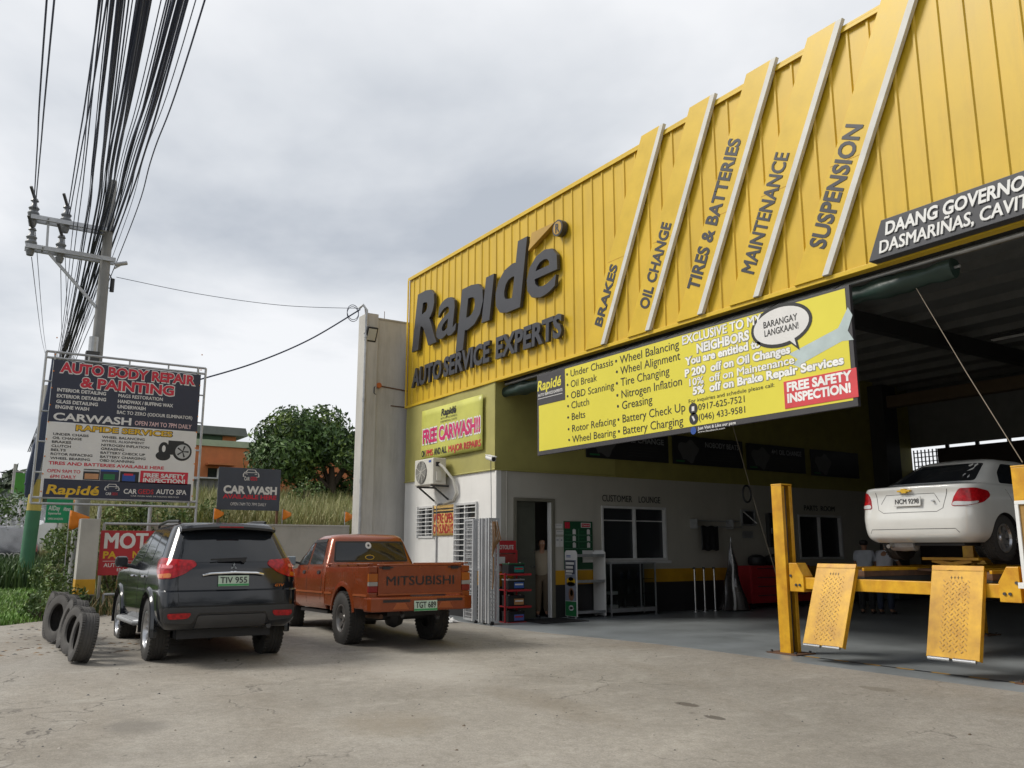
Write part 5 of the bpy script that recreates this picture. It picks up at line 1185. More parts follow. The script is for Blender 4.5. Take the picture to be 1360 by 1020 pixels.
flag('orange pennant left of the dark car wash sign', -21.3, 284, 682); flag('orange pennant right of the dark car wash sign', -21.3, 375, 683); flag('orange pennant against the concrete firewall', -21.3, 458, 686)
# ------------------------------------------------------------------ poles and cables
PX, PY = -21.6, 2.52
up_ = thing('utility_pole', 'tall grey utility pole with two crossarms behind the billboard', 'utility pole', (PX, PY, 0))
mb = MB(); pts = [(PX, PY, z) for z in (-.2, 3, 6, 10.2)]; mb.tube(pts, [.17, .155, .13, .095], mat('pole_grey', (.24, .24, .235), .85, dirt=.4), 18); o = mb.build('shaft', smooth=True); attach(o, up_)
def r1(x, y, X=PX): return atX(x / 4.5333, 250 + y / 4.5333, X)
def pp_(mb, n, par=None, **k): o = mb.build(n, None, **k); attach(o, par or up_); return o
for (xa, ya, xb, yb) in ((185, 168, 640, 272), (152, 342, 690, 452)):
    a, b = r1(xa, ya), r1(xb, yb); z = (a.z + b.z) / 2
    mb = MB()
    for dx in (-.13, .13): mb.beam((PX + dx, a.y, z), (PX + dx, b.y, z), .06, .10, M_GALV)
    mb.cyl((PX - .25, a.y + .35, z), (PX + .25, a.y + .35, z), .02, M_GALV, 8); pp_(mb, 'crossarm')
def insulator(x, y, k=.98):
    p = r1(x, y); mb = MB(); m = mat('insulator_grey', (.16, .17, .18), .35)
    mb.lathe([(a_ * k, b_ * k) for a_, b_ in [(0, -.26), (.07, -.24), (.10, -.12), (.075, -.1), (.11, .0), (.13, .08), (.09, .14), (.12, .2), (.06, .27), (.05, .36), (.09, .38), (.06, .44), (0, .46)]], p, (0, 0, 1), m, 16); pp_(mb, 'insulator', smooth=True)
    mb = MB(); mb.beam(p + Vector((.05, 0, .40)), p + Vector((.25, -.12, .62)), .05, .05, M_DARKST); pp_(mb, 'clamp')
for q in ((200, 170), (395, 210), (185, 345), (362, 390)): insulator(*q)
mb = MB(); mb.beam(r1(292, 190), r1(282, 352), .05, .05, M_GALV); pp_(mb, 'strut')
mb = MB(); mb.beam(r1(290, 385), r1(600, 740), .06, .06, M_GALV); pp_(mb, 'brace')
mb = MB(); a = r1(690, 460); mb.tube([a, r1(765, 450)], .05, M_GALV, 8); mb.tube([a + Vector((0, 0, -.1)), r1(740, 456)], .02, M_GALV, 6); pp_(mb, 'bracket_arm')
mb = MB(); p = r1(676, 575); mb.cyl(p + Vector((.0, 0, -.2)), p + Vector((0, 0, .12)), .05, M_BLACK, 10); mb.tube([r1(655, 510), r1(676, 550)], .012, M_BLACK, 6); mb.tube([r1(640, 600), r1(676, 602)], .012, M_BLACK, 6); pp_(mb, 'fuse_holder')
p = r1(560, 960, PX + .3); mb = MB(); mb.cyl(p + Vector((0, 0, -.3)), p + Vector((0, 0, .25)), .10, M_GALV, 12); mb.box(p.x - .1, p.x + .1, p.y - .14, p.y + .14, p.z - .4, p.z - .1, M_DARKST); pp_(mb, 'junction_box')
lp0, lp1 = atX(36, 742, -30), atX(50, 640, -30); dv_ = (lp1 - lp0)
lp = thing('leaning_pole', 'leaning pole painted green and yellow at its foot', 'pole', (lp0.x, lp0.y, .3))
def lseg(n, t0, t1, m, r): mb = MB(); mb.tube([lp0 + dv_ * t0, lp0 + dv_ * t1], r, m, 16); o = mb.build(n, smooth=True); attach(o, lp)
lseg('green_foot', -.35, .62, mat('pole_green', (.05, .17, .09), .7, dirt=.5), .20); lseg('yellow_band', .621, 1.03, mat('pole_yellow', (.5, .38, .09), .7, dirt=.5), .197); lseg('shaft', 1.031, 2.3, M_CONC, .19)
mb = MB()
for k in range(9):
    j = lambda a_: random.uniform(-a_, a_)
    mb.tube([atX(74 + j(3), 476, -29.6), atX(64 + j(4), 540, -29.6), atX(52 + j(6), 595 + j(8), -29.5), atX(43 + j(6), 630, -29.5), atX(34 + j(3) + k * .7, 652 + j(9), -29.5)], [.05, .07, .10, .09, .04], M_CABLE, 8)
tag(mb.build('cable_coil', smooth=True), 'hanging bundle of black cable on the leaning pole', 'cable coil')
def cable(pts, r, lbl, grp='overhead cables along the road', sub=10, m=M_CABLE, twist=0):
    P = [Vector(p) for p in pts]; out = []
    for i in range(len(P) - 1):
        a, b = P[i], P[i + 1]; p = P[max(i - 1, 0)]; q = P[min(i + 2, len(P) - 1)]
        for k in range(sub):
            t = k / sub; out.append(.5 * ((2 * a) + (b - p) * t + (2 * p - 5 * a + 4 * b - q) * t * t + (3 * a - p - 3 * b + q) * t ** 3))
    out.append(P[-1]); mb = MB(); mb.tube(out, r, m, 6); o = mb.build('overhead_cable', smooth=True); tag(o, lbl, 'cable', grp); return o
thin = 'thin black overhead cable in the bundle above the billboard'; thick = 'thick bundled black cable sweeping over the utility pole'
CB = [(131, 97, 77, .012), (136, 103, 79, .014), (144, 110, 80, .010), (151, 118, 83, .030), (156, 122, 85, .018), (161, 126, 86, .016), (166, 128, 88, .014), (171, 131, 90, .014), (181, 132, 82, .010), (188, 134, 84, .060),
      (195, 137, 88, .018), (201, 139, 92, .012), (221, 143, 93, .012), (231, 146, 86, .048), (236, 150, 96, .012), (241, 154, 90, .062), (246, 157, 97, .014), (260, 165, 99, .010), (272, 172, 104, .026), (214, 140, 99, .010), (148, 114, 81, .022), (158, 124, 84, .020), (163, 126, 90, .026), (184, 130, 86, .022), (192, 135, 86, .028), (198, 138, 90, .024), (238, 151, 92, .026), (249, 158, 94, .022), (224, 145, 91, .016), (176, 129, 95, .010), (227, 148, 101, .012)]
for i, (xt, xm, xb, r) in enumerate(CB):
    a = atX(xt, 0, -9.5); m_ = atX(xm + random.uniform(-2, 2), 300, -21.5 + .35); b = atX(xb, 470, -33); e = atX(random.uniform(36, 58), 600, -62)
    far = a + (a - m_) * 1.6; far.z = a.z - .2 + random.uniform(-.2, .2)
    mid = a.lerp(m_, .5); mid.z -= random.uniform(.03, .12) + 2 * r * 0; mid.y += random.uniform(-.04, .04)
    cable([far, a, mid, m_, b, e], r * (.44 if r > .025 else .7), thick if r > .025 else thin)
for (xt, q) in ((62, (203, 120)), (72, (212, 125)), (133, (405, 160)), (142, (418, 165))):
    a = atX(xt, 0, -9.5); b = r1(*q); far = a + (a - b) * 1.5; far.z = a.z; cable([far, a, a.lerp(b, .5) - Vector((0, 0, .08)), b], .011, 'thin power line running to the crossarm insulators', 'power lines on the crossarms')
for (q, ex, ey) in (((190, 415), 60, 470), ((212, 250), 62, 470), ((365, 440), 84, 475), ((388, 285), 93, 470)):
    a = r1(*q); b = atX(ex, ey, -60); cable([a, a.lerp(b, .5) - Vector((0, 0, .25)), b], .009, 'thin power line leaving the crossarms towards the next pole', 'power lines beyond the pole')
def wire(p, q, sag, r, lbl): p = Vector(p); q = Vector(q); cable([p, p.lerp(q, .33) - Vector((0, 0, sag * .9)), p.lerp(q, .67) - Vector((0, 0, sag)), q], r, lbl, None)
wallp = Vector((-20.42, 8.56, 7.62))
wire(r1(700, 535), wallp + Vector((0, 0, .03)), .18, .007, 'thin wire from the utility pole to the firewall top')
wire(atX(262, 505, -21.2), wallp, .22, .020, 'twisted black service cable from behind the billboard to the firewall')
lo_ = MB(); c = wallp + Vector((.05, -.22, -.12))
for k in range(2): lo_.tube([c + Vector((0, .16 * math.cos(a), .2 * math.sin(a) - .05 * k)) for a in np.linspace(0, 2 * PI, 22)], .009, M_CABLE, 6)
tag(lo_.build('wire_loop', smooth=True), 'spare wire coiled into loops at the firewall top', 'wire coil')
# ------------------------------------------------------------------ main hanging banner
YBn = 9.70
A, B, C_, D_ = atY(712, 497, YBn), atY(1128, 382, YBn), atY(1141, 541, YBn), atY(716, 604, YBn)
x0, x1 = (A.x + D_.x) / 2, (B.x + C_.x) / 2; z1 = (A.z + B.z) / 2; z0 = (C_.z + D_.z) / 2
bn = thing('hanging_banner', 'long yellow services banner hung below the yellow cladding', 'banner', ((x0 + x1) / 2, YBn, z0))
mb = MB(); mb.box(x0, x1, YBn - .01, YBn + .05, z0, z1, mat('banner_border', (.045, .042, .045), .5)); bno = mb.build('backing', bevel=.004); attach(bno, bn)
SX, SZ = x1 - x0, z1 - z0
# crop grid (the banner seen enlarged) -> banner plane
def q1(x, y): return atY(690 + x * 470 / 1360, 370 + y * 240 / 694, YBn - .012)
def face(mb, P, m, off): mb.add([Vector((p.x, YBn - .010 - off, p.z)) for p in P], [tuple(range(len(P)))], m)
fx0, fx1 = q1(75, 560).x, q1(1270, 300).x; lx1 = q1(175, 400).x; fz0, fz1 = q1(400, 615).z + .0, q1(700, 235).z
fz1 = q1(700, 196).z; fz0 = q1(675, 566).z
mb = MB(); n = 60; vs = []
for i in range(n + 1):
    x = fx0 + (fx1 - fx0) * i / n
    for j in range(5): vs.append((x, YBn - .013 - .001 * math.sin(x * 3.7 + j) * math.sin(j * .8), fz0 + (fz1 - fz0) * j / 4))
mb.add(vs, [(i * 5 + j, (i + 1) * 5 + j, (i + 1) * 5 + j + 1, i * 5 + j + 1) for i in range(n) for j in range(4)], M_PRINTY); sh_ = mb.build('yellow_sheet', smooth=True); attach(sh_, bn)
mb = MB(); zlg = q1(120, 478).z; mb.box(fx0 - .02, lx1, YBn - .018, YBn - .011, zlg, z1 - .02, mat('banner_border', (0, 0, 0))); lbx = mb.build('logo_block', bevel=.002); attach(lbx, bn)
def l1(mb, s, xa, ya, xb, yb, cap, m, bold=.0, shear=0., off=.005, g=0):
    a, b = q1(xa, ya), q1(xb, yb); z = (a.z + b.z) / 2; h = (q1(xa, ya - cap).z - a.z)
    put_text(mb, s, (a.x - g, YBn - .012, z - g), (1, 0, 0), (0, 0, 1), b.x - a.x + 2 * g, h + 2 * g, m, bold, shear, n=(0, -1, 0), off=off)
t = MB(); l1(t, 'Rapid\u00e9', 70, 430, 160, 412, 36, M_PRINTY, .025, .15, off=.008); l1(t, 'AUTO SERVICE EXPERTS', 72, 453, 166, 433, 10, M_PRINTW, .02, off=.008); a, b = q1(72, 458), q1(166, 440); zc = (a.z + b.z) / 2 - .02; t.quad((a.x, YBn - .020, zc), (b.x, YBn - .020, zc), (b.x, YBn - .020, zc + .01), (a.x, YBn - .020, zc + .01), M_PRINTW); lines(t, lbx)
t = MB(); P = M_PRINTB
for s, *q in [('\u2022 Under Chassis', 180, 375, 360, 340, 26), ('\u2022 Oil Break', 182, 418, 298, 397, 26), ('\u2022 OBD Scanning', 182, 460, 364, 428, 26), ('\u2022 Clutch', 184, 500, 268, 488, 26), ('\u2022 Belts', 184, 545, 253, 535, 26), ('\u2022 Rotor Refacing', 186, 588, 371, 562, 26), ('\u2022 Wheel Bearing', 188, 630, 371, 606, 26),
              ('\u2022 Wheel Balancing', 368, 325, 614, 275, 30), ('\u2022 Wheel Alignment', 371, 370, 618, 315, 30), ('\u2022 Tire Changing', 371, 412, 577, 375, 30), ('\u2022 Nitrogen Inflation', 373, 458, 625, 415, 30), ('\u2022 Greasing', 375, 503, 511, 482, 30), ('\u2022 Battery Check Up', 377, 553, 638, 513, 30), ('\u2022 Battery Charging', 379, 598, 630, 565, 30),
              ('For inquiries and schedule please call:', 651, 478, 980, 416, 14), ('0917-625-7521', 688, 505, 866, 475, 24), ('(046) 433-9581', 690, 545, 868, 514, 24)]: l1(t, s, *q, P, .0)
lines(t, sh_)
W1 = [('EXCLUSIVE TO MY', 628, 255, 930, 170, 32), ('NEIGHBORS', 682, 285, 884, 233, 32), ('You are entitled to', 637, 333, 928, 262, 27), ('P 200  off on Oil Changes', 637, 380, 1042, 283, 27), ('10%  off on Maintenance', 655, 414, 1057, 325, 27), ('5%  off on Brake Repair Services', 667, 450, 1248, 322, 27)]
t = MB()
for s, *q in W1: l1(t, s, *q, mat('print_grey_edge', (.25, .24, .2), .5), .075, off=.004, g=.004)
o = t.build('lettering_shadow'); attach(o, sh_)
t = MB()
for s, *q in W1: l1(t, s, *q, mat('bright_white_print', (.8, .8, .78), .5), .04, off=.007)
lines(t, sh_)
# pale spanner behind the text, speech bubble, red box
def pts(L): return [q1(*p) for p in L]
mb = MB(); face(mb, pts([(1035, 290), (1075, 270), (1225, 190), (1262, 110), (1280, 140), (1262, 200), (1285, 235), (1240, 240), (1100, 318), (1085, 345), (1050, 330), (1070, 310)]), mat('spanner_print', (.42, .50, .50), .5), .0055); o = mb.build('spanner_picture'); attach(o, sh_)
def ell(cx, cy, rx, rz, n=36): c = q1(cx, cy); return [Vector((c.x + rx * math.cos(2 * PI * i / n), 0, c.z + rz * math.sin(2 * PI * i / n))) for i in range(n)]
mb = MB(); face(mb, ell(1004, 180, .54, .315), M_PRINTB, .009); face(mb, pts([(1025, 235), (1078, 275), (1062, 215)]), M_PRINTB, .0085)
face(mb, ell(1004, 180, .49, .265), M_PRINTW, .011); face(mb, pts([(1032, 232), (1066, 258), (1054, 215)]), M_PRINTW, .0115); o = mb.build('speech_bubble'); attach(o, sh_); bub = o
t = MB(); l1(t, 'BARANGAY', 940, 192, 1070, 158, 24, P, .012, off=.012); l1(t, 'LANGKAAN!', 944, 225, 1074, 190, 24, P, .012, off=.012); lines(t, bub)
mb = MB(); a, b = q1(1018, 440), q1(1300, 400); zr0, zr1 = q1(1160, 478).z, q1(1160, 368).z; mb.box(a.x, b.x, YBn - .020, YBn - .011, zr0, zr1, mat('coral_print', (.60, .05, .06), .5)); rbx = mb.build('red_block', bevel=.002); attach(rbx, bn)
t = MB()
for s, *q in [('FREE SAFETY', 1030, 434, 1280, 388, 32), ('INSPECTION!', 1032, 477, 1276, 435, 32)]: l1(t, s, *q, mat('bright_white_print', (0, 0, 0)), .045, off=.010)
lines(t, rbx)
t = MB(); l1(t, 'Just Visit & Like our page', 686, 583, 832, 556, 11, M_PRINTW, .02, off=.004); l1(t, 'www.facebook.com', 686, 593, 790, 577, 7, M_PRINTW, .0, off=.004); lines(t, bno)
mb = MB(); face(mb, ell(668, 500, .095, .095), P, .008); face(mb, ell(670, 538, .095, .095), P, .008); face(mb, pts([(663, 510), (673, 508), (673, 490), (663, 492)]), M_PRINTW, .010); face(mb, pts([(663, 530), (669, 528), (676, 543), (671, 549)]), M_PRINTW, .010); face(mb, ell(669, 584, .06, .06), M_BLUE, .008); o = mb.build('contact_icons'); attach(o, sh_)
mb = MB()
for x in np.linspace(x0 + .3, x1 - .3, 7): mb.tube([(x, YBn + .02, z1), (x + .02, YF + .15, 5.0)], .008, M_DARKST, 6)
o = mb.build('tie_wires'); attach(o, bn); o['kind'] = 'stuff'
# rolled tarpaulin behind the banner
mb = MB(); n = 70; vs = []; K = 14
xa, xb = atY(650, 530, 10.1).x, atY(1268, 356, 10.1).x
for i in range(n + 1):
    t = i / n; x = xa + (xb - xa) * t; r = .13 + .018 * math.sin(i * .9) + .012 * math.sin(i * 2.3); sgz = -.05 * math.sin(t * PI)
    for k in range(K): a = 2 * PI * k / K; rr = r * (1 + .10 * math.sin(3 * a + i * .45)); vs.append((x, 10.10 + rr * math.cos(a), 4.83 + sgz + rr * math.sin(a)))
mb.add(vs, [(i * K + k, i * K + (k + 1) % K, (i + 1) * K + (k + 1) % K, (i + 1) * K + k) for i in range(n) for k in range(K)] + [tuple(range(K))[::-1], tuple(range(n * K, n * K + K))], M_GREENTARP)
rt = thing('rolled_tarpaulin', 'dark green tarpaulin rolled up under the yellow cladding', 'tarpaulin', ((xa + xb) / 2, 10.1, 4.8)); o = mb.build('roll', smooth=True, ang=60); attach(o, rt)
mb = MB(); mb.cyl((xb, 10.1, 4.83), (xb + .07, 10.1, 4.83), .018, M_GALV, 10); o = mb.build('rod'); attach(o, rt)
# wall posters on the office front
def tarp_sign(name, lbl, cat, x0, x1, z0, z1, y, m):
    t_ = thing(name, lbl, cat, ((x0 + x1) / 2, y, z0)); mb = MB(); n = 14; vs = []
    for i in range(n + 1):
        for j in range(9): vs.append((x0 + (x1 - x0) * i / n, y - .006 * math.sin(i * .9 + j) * math.sin(j * .7), z0 + (z1 - z0) * j / 8))
    mb.add(vs, [(i * 9 + j, (i + 1) * 9 + j, (i + 1) * 9 + j + 1, i * 9 + j + 1) for i in range(n) for j in range(8)], m); o = mb.build('sheet', smooth=True); attach(o, t_)
    so = o.modifiers.new('s', 'SOLIDIFY'); so.thickness = .006; so.offset = 0; return t_, o
YT = 9.755
a, b, c, d = atY(560, 547, YT), atY(641, 523, YT), atY(641, 598, YT), atY(560, 611, YT)
x0, x1, z0, z1 = (a.x + d.x) / 2, (b.x + c.x) / 2, (c.z + d.z) / 2, (a.z + b.z) / 2
fs_, fo_ = tarp_sign('carwash_banner', 'yellow green free carwash banner above the air conditioner', 'banner', x0, x1, z0, z1, YT, mat('lime_print', (.50, .50, .10), .45, var=.2, vs=.6))
def ft(mb, s, fx, fz_, fw, h, m, bold, shear=0., off=.012): put_text(mb, s, (x0 + (x1 - x0) * fx, YT, z0 + (z1 - z0) * fz_), (1, 0, 0), (0, 0, 1), (x1 - x0) * fw, h, m, bold, shear, n=(0, -1, 0), off=off)
t = MB(); ft(t, 'Rapid\u00e9', .35, .80, .24, .16, M_PRINTB, .03, .15); ft(t, 'AUTO SERVICE EXPERTS', .34, .73, .27, .045, M_PRINTB, .0); ft(t, 'DASMARI\u00d1AS, CAVITE', .34, .665, .27, .045, M_PRINTB, .0)
ft(t, 'FREE CARWASH!!', .02, .33, .96, .33, M_PRINTW, .09, off=.010); ft(t, 'FREE CARWASH!!', .03, .34, .94, .31, mat('magenta_print', (.55, .02, .13), .5), .04, off=.014)
ft(t, 'ON', .01, .07, .07, .15, M_PRINTB, .03); ft(t, 'PMS', .10, .07, .11, .15, M_BRED, .03); ft(t, 'AND ALL', .23, .07, .22, .15, M_PRINTB, .03); ft(t, 'MAJOR REPAIRS', .48, .07, .50, .15, M_BRED, .03); lines(t, fo_)
YT = 9.815; a, b = atY(576, 672, YT), atY(603, 711, YT); x0, x1, z0, z1 = a.x, b.x, b.z - .0, a.z
fs_, fo_ = tarp_sign('sunday_poster', 'yellow open on sundays poster between the two front windows', 'poster', x0, x1, z0, z1, YT, mat('amber_print', (.72, .46, .14), .5, var=.1, vs=2))
t = MB(); ft(t, "WE'RE OPEN", .02, .42, .96, .21, M_RED, .02); ft(t, 'ON SUNDAYS', .02, .08, .96, .21, M_RED, .02); t.quad((x0 + .02, YT - .011, z1 - .18), (x1 - .02, YT - .011, z1 - .18), (x1 - .02, YT - .011, z1 - .14), (x0 + .02, YT - .011, z1 - .14), M_PRINTB); t.quad((x0 + .02, YT - .011, z1 - .10), (x1 - .02, YT - .011, z1 - .10), (x1 - .02, YT - .011, z1 - .07), (x0 + .02, YT - .011, z1 - .07), M_PRINTB); lines(t, fo_)
# air conditioner
p0 = atY(551, 612, 9.35); p1 = atY(577, 645, 9.35); x0, x1 = p0.x, p0.x + .95; z1 = p0.z; z0 = z1 - .62
ac = thing('air_conditioner', 'cream outdoor air conditioner unit bracketed above the front windows', 'air conditioner', ((x0 + x1) / 2, 9.5, z0))
mb = MB(); mb.box(x0, x1, 9.35, 9.70, z0, z1, M_CREAM); o = mb.build('casing', bevel=.02); attach(o, ac); cx = x0 + .36; cz = (z0 + z1) / 2
mb = MB(); mb.lathe([(0, .0), (.27, .0), (.27, .012), (0, .012)], (cx, 9.349, cz), (0, -1, 0), M_BLACK, 36)
for r in np.linspace(.05, .26, 9): mb.tube([(cx + r * math.cos(a), 9.328, cz + r * math.sin(a)) for a in np.linspace(0, 2 * PI, 33)], .004, M_CREAM, 5, False)
for k in range(4): mb.beam((cx, 9.33, cz), (cx + .27 * math.cos(k * PI / 4 + .3), 9.33, cz + .27 * math.sin(k * PI / 4 + .3)), .008, .008, M_CREAM); mb.beam((cx, 9.33, cz), (cx - .27 * math.cos(k * PI / 4 + .3), 9.33, cz - .27 * math.sin(k * PI / 4 + .3)), .008, .008, M_CREAM)
o = mb.build('fan_grille', smooth=False); attach(o, ac)
mb = MB(); mb.box(x1 - .22, x1 - .10, 9.345, 9.349, z1 - .10, z1 - .05, M_BLUE); o = mb.build('badge'); attach(o, ac)
mb = MB(); mb.box(x1, x1 + .05, 9.42, 9.55, z0 + .08, z0 + .3, M_CREAM); mb.box(x1, x1 + .02, 9.42, 9.52, z1 - .2, z1 - .1, M_BLACK); o = mb.build('valve_cover', bevel=.006); attach(o, ac)
for x in (x0 + .12, x1 - .12): mb = MB(); mb.beam((x, 9.36, z0 - .025), (x, 9.83, z0 - .025), .04, .04, M_DARKST); mb.beam((x, 9.42, z0 - .04), (x, 9.83, z0 - .34), .035, .035, M_DARKST); o = mb.build('bracket'); attach(o, ac)
mb = MB(); mb.tube([(x1 + .03, 9.5, z1 - .15), (x1 + .12, 9.55, z1 - .22), (x1 + .30, 9.72, z0 + .1), (x1 + .36, 9.78, z0 - .2), (x1 + .2, 9.80, z0 - .36), (x1 - .3, 9.81, z0 - .42)], .035, M_CREAM, 8); mb.tube([(x1 - .05, 9.81, z0 - .40), (x0 + .35, 9.815, z0 - .43), (x0 + .30, 9.815, z0 - .5), (x0 + .30, 9.815, .1)], .018, M_GALV, 8); o = mb.build('pipes', smooth=True); attach(o, ac)
# security camera at the corner
cc = thing('security_camera', 'white bullet security camera on the building corner', 'camera', (-15.62, 9.76, 3.28))
mb = MB(); mb.cyl((-15.66, 9.79, 3.33), (-15.66, 9.72, 3.33), .06, M_WHITE, 14); mb.tube([(-15.66, 9.72, 3.33), (-15.64, 9.66, 3.33), (-15.6, 9.62, 3.33)], .02, M_WHITE, 8); o = mb.build('mount', smooth=True); attach(o, cc)
mb = MB(); mb.cyl((-15.66, 9.62, 3.35), (-15.30, 9.55, 3.27), .055, M_WHITE, 16); mb.beam((-15.66, 9.62, 3.40), (-15.26, 9.545, 3.315), .12, .012, M_WHITE); o = mb.build('housing', smooth=True); attach(o, cc)
mb = MB(); mb.cyl((-15.30, 9.55, 3.27), (-15.292, 9.548, 3.268), .045, M_BLACK, 14); o = mb.build('lens'); attach(o, cc)
mb = MB(); mb.tube([(-15.66, 9.70, 3.32), (-15.64, 9.70, 2.6), (-15.66, 9.72, 1.9), (-15.66, 9.74, 1.5)], .008, M_CABLE, 6); o = mb.build('cord', smooth=True); attach(o, cc)
tr_ = thing('tied_rope', 'brown rope bundle tied at the top of the folding gate', 'rope', (-14.9, 9.35, 1.6)); mb = MB()
for k in range(5): mb.tube([(-14.80 + .03 * math.sin(k * 2), 9.22 + .02 * k, 1.95), (-14.77 + .02 * k, 9.22 + .03 * k, 1.6), (-14.79, 9.21 + .015 * k, 1.25 + .05 * k)], .014, mat('rope_brown', (.22, .12, .05), .9), 7)
mb.tube([(-14.78, 9.23, 1.25), (-14.74, 9.21, .9), (-14.77, 9.20, .62)], .014, MATS['rope_brown'], 6); o = mb.build('strands', smooth=True); attach(o, tr_)
# folding gate stacked at the corner
A, B = atY(617, 690, 9.30), atY(658, 690, 9.30); zt = A.z + .0; fg = thing('folding_gate', 'grey steel mesh folding gate stacked at the building corner', 'gate', (A.x, 9.3, -.08)); zb = -.05
def gp(mb, n, par=None, **k): o = mb.build(n, None, **k); attach(o, par or fg); return o
M_GATE = mat('gate_grey', (.50, .51, .52), .45, .3, dirt=.2)
def leaf(x0, y0, x1, y1, mesh=True):
    mb = MB(); u = Vector((x1 - x0, y1 - y0, 0)); L = u.length; u.normalize(); o0 = Vector((x0, y0, 0))
    P = lambda s_, z: o0 + u * s_ + Vector((0, 0, z))
    for s_ in (0, L): mb.beam(P(s_, zb), P(s_, zt), .04, .04, M_GATE)
    for z in (zb + .02, (zb + zt) / 2, zt - .02): mb.beam(P(0, z), P(L, z), .03, .04, M_GATE)
    fr_ = gp(mb, 'gate_leaf')
    if mesh:
        w_ = MB(); n = max(3, int(L / .06))
        for i in range(1, n): w_.beam(P(L * i / n, zb), P(L * i / n, zt), .011, .011, M_GATE)
        for i in range(1, 26): z = zb + (zt - zb) * i / 26; w_.beam(P(0, z), P(L, z), .011, .011, M_GATE)
        gp(w_, 'mesh_infill', fr_)
xs_ = [atY(617, 700, 9.3).x, atY(634, 700, 9.3).x, atY(641, 700, 9.3).x, atY(646, 700, 9.3).x, atY(651, 700, 9.3).x, atY(655, 700, 9.3).x, atY(659, 700, 9.3).x]
leaf(xs_[0], 9.32, xs_[1], 9.26)
for i in range(1, 6): leaf(xs_[i] - .02, 9.22 if i % 2 else 9.42, xs_[i + 1] - .12, 9.42 if i % 2 else 9.22)
mb = MB()
for x in (xs_[1] + .0, xs_[3], xs_[5]): mb.cyl((x, 9.25, zb - .0), (x, 9.31, zb - .0), .035, M_BLACK, 12)
gp(mb, 'castors')
pb = thing('plastic_bag', 'crumpled white plastic bag on the ground by the gate', 'bag', (atZ(597, 826, -.08))); pr0 = pb.location.copy(); mb = MB(); vs = []; fs = []; n = 10
for i in range(n + 1):
    for j in range(n + 1): x, y = (i / n - .5) * .42, (j / n - .5) * .30; k = max(0, 1 - (x / .21) ** 2 - (y / .15) ** 2); vs.append((x + random.uniform(-.02, .02), y + random.uniform(-.02, .02), .01 + .11 * k * random.uniform(.3, 1)))
for i in range(n):
    for j in range(n): fs.append((i * (n + 1) + j, (i + 1) * (n + 1) + j, (i + 1) * (n + 1) + j + 1, i * (n + 1) + j + 1))
mb.add(vs, fs, M_PRINTW); mb.build('film', pb)
# ------------------------------------------------------------------ four post lift
def dia_mat():
    m = mat('chequer_plate_yellow', (0.66, 0.37, 0.016), .42, var=.16, vs=4, c2=(.45, .22, .012), dirt=.4).copy(); m.name = 'chequer_plate'
    return m
lift = thing('car_lift', 'yellow four post car lift with two hanging drive-on ramps', 'car lift', (-6.53, YF, 0))
def lp_(mb, n, par=None, **k): o = mb.build(n, None, **k); attach(o, par or lift); return o
XA, XZ, YBk = -8.07, -4.76, 14.6
for (x, y) in ((XA, YF), (XZ, YF), (XA, YBk), (XZ, YBk)):
    s_ = 1 if x == XA else -1; mb = MB(); a, b = .115, .10
    mb.box(x - .09, x + .09, y - .11, y - .095, .02, 2.29, M_LIFT); mb.box(x - .09, x - .075, y - .094, y + .11, .02, 2.29, M_LIFT); mb.box(x - .074, x + .09, y + .095, y + .11, .02, 2.29, M_LIFT)
    mb.box(x + .075, x + .09, y - .094, y - .05, .021, 2.28, M_LIFT); mb.box(x + .075, x + .089, y + .05, y + .094, .021, 2.28, M_LIFT)
    po = lp_(mb, 'post', bevel=.004)
    mb = MB(); mb.box(x - .093, x + .093, y - .113, y + .113, 2.291, 2.31, M_LIFT); lp_(mb, 'cap', po, bevel=.004)
    mb = MB(); mb.box(x - .25, x + .25, y - .2, y + .2, .008, .022, M_RUST)
    for dx in (-.2, .2):
        for dy in (-.15, .15): mb.cyl((x + dx, y + dy, .02), (x + dx, y + dy, .05), .018, M_DARKST, 8)
    lp_(mb, 'base_plate', po)
    mb = MB(); mb.box(x + .03, x + .05, y - .02, y + .02, .03, 2.25, M_DARKST); lp_(mb, 'latch_rail', po)
for y in (YF, YBk):
    mb = MB(); mb.box(XA + .30, XZ - .30, y - .07, y + .07, .88, 1.03, M_LIFT); cb = lp_(mb, 'crossbeam', bevel=.006)
    for x, s_ in ((XA, 1), (XZ, -1)):
        mb = MB(); mb.prism([(s_ * .13, .84), (s_ * .36, .84), (s_ * .36, 1.05), (s_ * .26, 1.22), (s_ * .13, 1.22)], (x, y - .10, 0), (1, 0, 0), (0, 0, 1), (0, .2, 0), M_LIFT); ca = lp_(mb, 'carriage', bevel=.006)
        mb = MB()
        for dx, dz in ((.16, 1.05), (.24, .93), (.30, .93)): mb.cyl((x + s_ * dx, y - .10, dz), (x + s_ * dx, y - .115, dz), .018, M_DARKST, 8)
        lp_(mb, 'bolt', ca)
